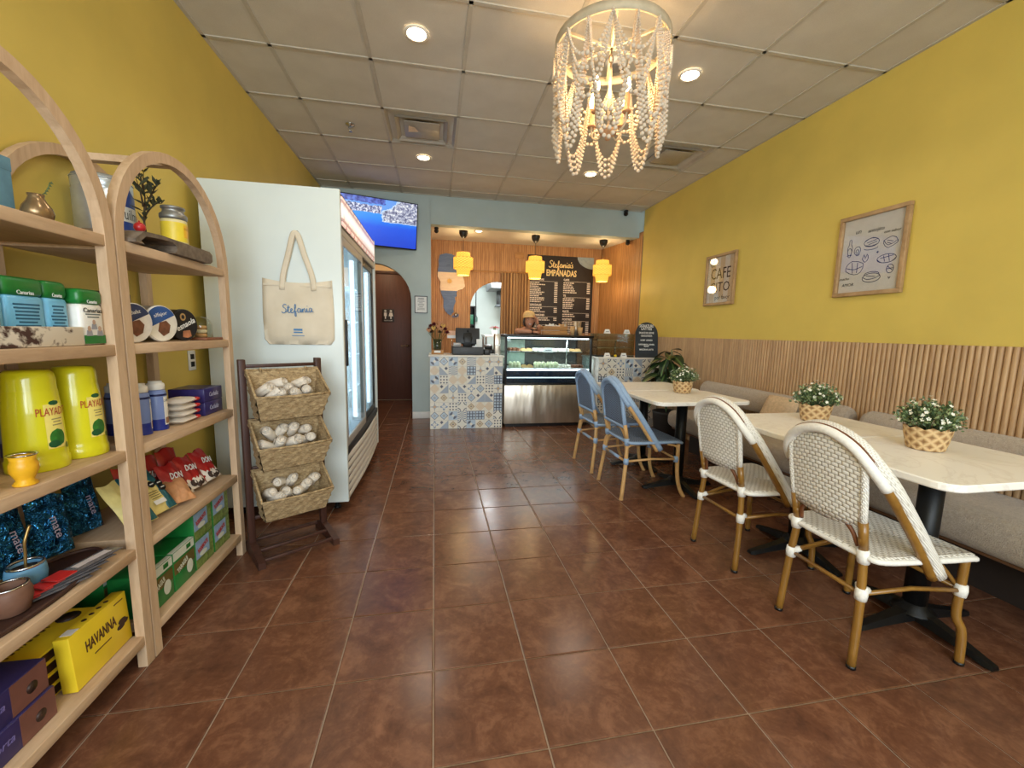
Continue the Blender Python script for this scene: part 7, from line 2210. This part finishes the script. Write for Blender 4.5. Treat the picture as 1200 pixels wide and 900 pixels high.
tea_box((-1.125, 2.195, Z1 + .1355), (.13, .150, .145), 'tea box with blue sky picture, top right of the stacked four', 1)
tea_box((-1.27, 1.735, Z1), (.13, .16, .175), 'green tea box in the rear row, nearest the shelf post', 0)
tea_box((-1.27, 1.900, Z1), (.13, .16, .20), 'green tea box in the rear row, second from the post', 0)
for k, (y, lb) in enumerate(((1.30, 'left'), (1.41, 'middle'), (1.52, 'right'))):
    t = carton('green_pack', 'green foil pack in the back row of the near bottom shelf, %s' % lb, 'package', (-1.322, y - .02, Z1), (.06, .10, .22), M_GBX, 0, 'green packs at the back', .008)
    poly_print(t, M_GWH, .0304, [(.02 + .012 * math.cos(q * PI / 6), .12 + .03 * math.sin(q * PI / 6)) for q in range(12)], 'white_mark'); MB().rbox(-.031, .031, -.051, .051, .20, .221, .004).build('folded_top', M_PGRN, t)
# ================================================================== PERSON BEHIND THE CASE
M_SKIN = pm('skin', (198, 142, 112), .5, var=.06, scale=12); M_SKIN.node_tree.nodes['Principled BSDF'].inputs['Subsurface Weight'].default_value = 0
M_TOP = pm('grey_brown_shirt', (84, 70, 66), .85, var=.12, scale=60, bmp=.2)
M_CAP = pm('tan_cap', (222, 188, 132), .8, var=.08, scale=40, bmp=.15)
M_HAIR = pm('black_hair', (26, 20, 18), .45, var=.3, scale=40)
def skin(name, verts, edges, radii, parent, mats, levels=2, root=0):
    me = bpy.data.meshes.new(name); me.from_pydata([tuple(v) for v in verts], edges, []); me.update()
    o = bpy.data.objects.new(name, me); COL.objects.link(o)
    md = o.modifiers.new('skin', 'SKIN')
    for i, r in enumerate(radii):
        sv = me.skin_vertices[0].data[i]; sv.radius = r if isinstance(r, tuple) else (r, r); sv.use_root = (i == root)
    md.use_smooth_shade = True
    sb = o.modifiers.new('sub', 'SUBSURF'); sb.levels = levels; sb.render_levels = levels
    dg = bpy.context.evaluated_depsgraph_get(); dg.update()
    me2 = bpy.data.meshes.new_from_object(o.evaluated_get(dg))
    bpy.data.objects.remove(o)
    for p in me2.polygons: p.use_smooth = True
    me2.materials.clear()
    for m_ in (mats if isinstance(mats, list) else [mats]): me2.materials.append(m_)
    o2 = bpy.data.objects.new(name, me2); COL.objects.link(o2); o2.parent = parent
    return o2
PX, PY = 1.345, 5.86
pe = thing('person', 'smiling person in a tan cap leaning arms on the pastry case', 'person', (PX, PY, 0))
# one continuous body: legs, torso leaning forward, neck and both arms resting on the case top
V, Ed, Rd = [], [], []
def node(p, r, link=None):
    V.append(Vector(p)); Rd.append(r)
    if link is not None: Ed.append((link, len(V) - 1))
    return len(V) - 1
pel = node((0, .34, .86), (.15, .11))
wa = node((0, .28, 1.0), (.125, .095), pel)
che = node((.0, .17, 1.15), (.15, .10), wa)
up = node((.0, .09, 1.235), (.11, .075), che)
ne = node((.0, .045, 1.285), (.05, .05), up)
ne2 = node((.0, .02, 1.325), (.046, .046), ne)
for s in (-1, 1):
    hp = node((s * .09, .35, .80), (.085, .085), pel)
    kn = node((s * .10, .33, .46), (.058, .058), hp)
    an = node((s * .10, .36, .09), (.04, .04), kn)
    node((s * .11, .26, .035), (.04, .032), an)
# left arm of the picture: forearm lies along the case top towards the right
sl_ = node((-.155, .10, 1.225), (.058, .055), up)
el = node((-.165, -.10, 1.245), (.046, .042), sl_)
wl = node((.02, -.155, 1.232), (.031, .027), el)
# right arm: elbow on the case, forearm raised, hand at the cheek
sr = node((.155, .10, 1.225), (.058, .055), up)
er = node((.17, -.09, 1.247), (.046, .042), sr)
wr_ = node((.115, -.095, 1.335), (.030, .026), er)
body = skin('body', V, Ed, Rd, pe, [M_SKIN, M_TOP, pm('dark_trousers', (40, 40, 46), .8)], 2)
for p in body.data.polygons:
    c = p.center
    if c.z < .88: p.material_index = 2
    elif c.z < 1.272 and c.y > -.015 and not (c.z > 1.262 and abs(c.x) < .055): p.material_index = 1
# hands: palm and five separate bent fingers
def hand(wr, palm_dir, side, upd, name):
    d = Vector(palm_dir).normalized(); s = Vector(side).normalized(); n = Vector(upd).normalized()
    wr = Vector(wr)
    v, e, r = [], [], []
    def nd(p, rr, l=None):
        v.append(p); r.append((rr, rr))
        if l is not None: e.append((l, len(v) - 1))
        return len(v) - 1
    w0 = nd(wr, .024); pm_ = nd(wr + d * .04, .026, w0)
    for k, (off, L) in enumerate(((-.027, .062), (-.009, .072), (.009, .068), (.026, .052))):
        b0_ = nd(wr + d * .075 + s * off, .0105, pm_)
        b1_ = nd(wr + d * (.075 + L * .45) + s * off * 1.05 - n * .006, .0092, b0_)
        b2_ = nd(wr + d * (.075 + L * .78) + s * off * 1.05 - n * .020, .0085, b1_)
        nd(wr + d * (.075 + L) + s * off * 1.05 - n * .036, .0075, b2_)
    t0 = nd(wr + d * .03 - s * .034 - n * .004, .0115, pm_); t1_ = nd(wr + d * .062 - s * .05 - n * .01, .0098, t0); nd(wr + d * .088 - s * .052 - n * .018, .0085, t1_)
    return skin(name, v, e, r, pe, M_SKIN, 1)
hand((.02, -.155, 1.232), (1, -.12, -.02), (0, 1, 0), (0, 0, 1), 'hand')
hand((.115, -.095, 1.335), (-.30, .1, 1), (.3, -1, 0), (1, .2, .2), 'hand')
# head
HC = Vector((0.0, -.015, 1.395)); hd_ = MB()
nu, nv = 24, 18; vs = []
for i in range(nv + 1):
    ph = PI * i / nv
    for j in range(nu):
        th = 2 * PI * j / nu
        x, y, z = math.sin(ph) * math.sin(th), -math.sin(ph) * math.cos(th), math.cos(ph)
        k = 1.0
        jaw = max(0, -z)
        X = x * .074 * (1 - .30 * jaw ** 1.5); Y = y * .090 * (1 - .10 * jaw) - (.012 * jaw if y < 0 else -.0); Zz = z * .112
        if y < 0:
            fx, fz = X, Zz
            nose = math.exp(-((fx / .011) ** 2)) * math.exp(-(((fz + .012) / .026) ** 2)); Y -= .020 * nose
            eye = math.exp(-(((abs(fx) - .030) / .013) ** 2)) * math.exp(-(((fz - .012) / .012) ** 2)); Y += .007 * eye
            ck = math.exp(-(((abs(fx) - .038) / .018) ** 2)) * math.exp(-(((fz + .03) / .02) ** 2)); Y -= .005 * ck
            ln_ = math.exp(-((fx / .02) ** 2)) * math.exp(-(((fz + .052) / .012) ** 2)); Y -= .004 * ln_
        vs.append((HC.x + X, HC.y + Y, HC.z + Zz))
hd_.add(vs, [(i * nu + j, i * nu + (j + 1) % nu, (i + 1) * nu + (j + 1) % nu, (i + 1) * nu + j) for i in range(nv) for j in range(nu)], 0, True)
head = hd_.build('head', M_SKIN, pe)
M_EYEW = pm('eye_white', (225, 222, 215), .3, var=.02); M_LIP = pm('lips', (150, 78, 70), .5)
for s in (-1, 1):
    MB().sphere((s * .029, HC.y - .077, HC.z + .012), .0095, 10, 8, sc=(1.2, .6, .75)).build('eye', M_EYEW, head)
    MB().sphere((s * .029, HC.y - .0825, HC.z + .012), .0045, 8, 6, sc=(1, .4, 1)).build('iris', M_HAIR, head)
    MB().tube([(s * .016, HC.y - .088, HC.z + .028), (s * .030, HC.y - .088, HC.z + .033), (s * .045, HC.y - .078, HC.z + .028)], .0032, 6).build('eyebrow', M_HAIR, head)
    MB().sphere((s * .074, HC.y + .008, HC.z - .005), .02, 10, 8, sc=(.35, .7, 1.3)).build('ear', M_SKIN, head)
sm = [(.028 * math.cos(a), -.0 + .0, -.048 - .013 * math.sin(a)) for a in [PI * q / 8 for q in range(9)]]
MB().tube([(p[0], HC.y - .0845 + abs(p[0]) * .25, HC.z + p[2]) for p in sm], .0035, 6).build('lower_lip', M_LIP, head)
MB().tube([(x_, HC.y - .088 + abs(x_) * .28, HC.z - .047) for x_ in (-.028, -.014, 0, .014, .028)], .0032, 6).build('upper_lip', M_LIP, head)
mb = MB(); mb.add([(-.023, HC.y - .0828, HC.z - .049), (.023, HC.y - .0828, HC.z - .049), (.015, HC.y - .0858, HC.z - .0575), (-.015, HC.y - .0858, HC.z - .0575), (0, HC.y - .0885, HC.z - .049), (0, HC.y - .0888, HC.z - .059)], [(0, 4, 5, 3), (4, 1, 2, 5)]); mb.build('teeth', M_EYEW, head)
# hair pulled back and down to the shoulders at the sides
hr = MB(); vs = []
for i in range(11):
    ph = PI * .12 + PI * .62 * i / 10
    for j in range(17):
        th = PI * .33 + (2 * PI - .66 * PI) * j / 16
        k = 1.08 + (.10 if i > 6 else 0)
        vs.append((HC.x + math.sin(ph) * math.sin(th) * .076 * k, HC.y - math.sin(ph) * math.cos(th) * .094 * k + .004, HC.z + math.cos(ph) * .113 * (1.02 if i < 7 else 1.12)))
hr.add(vs, [(i * 17 + j, i * 17 + j + 1, (i + 1) * 17 + j + 1, (i + 1) * 17 + j) for i in range(10) for j in range(16)], 0, True)
hr.build('hair', M_HAIR, pe)
# cap: rounded crown with a soft brim turned down in front
cp = MB()
CM = Matrix.Translation((HC.x, HC.y + .012, HC.z + .038)) @ Matrix.Rotation(math.radians(-8), 4, 'X')
cp.lathe([(.086, 0), (.088, .02), (.086, .05), (.074, .078), (.048, .097), (.015, .104), (1e-6, .105)], 28, M=CM, sy=1.13)
cap = cp.build('cap_crown', M_CAP, pe)
bv = []; nb = 16
for k in range(2):
    for i in range(nb + 1):
        a = -PI * .5 - 1.25 + 2.5 * i / nb
        for r in (0, 1):
            rr_ = .087 + r * .048 * math.cos((i / nb * 2 - 1) * 1.35)
            bv.append((rr_ * math.cos(a), rr_ * 1.13 * math.sin(a), .006 - r * .022 + k * .004))
fs = []
for k in range(2):
    o_ = k * (nb + 1) * 2
    fs += [(o_ + i * 2, o_ + i * 2 + 1, o_ + i * 2 + 3, o_ + i * 2 + 2) for i in range(nb)]
cbm = MB(); cbm.add(bv, fs, 0, True, CM); cbm.build('brim', M_CAP, cap)
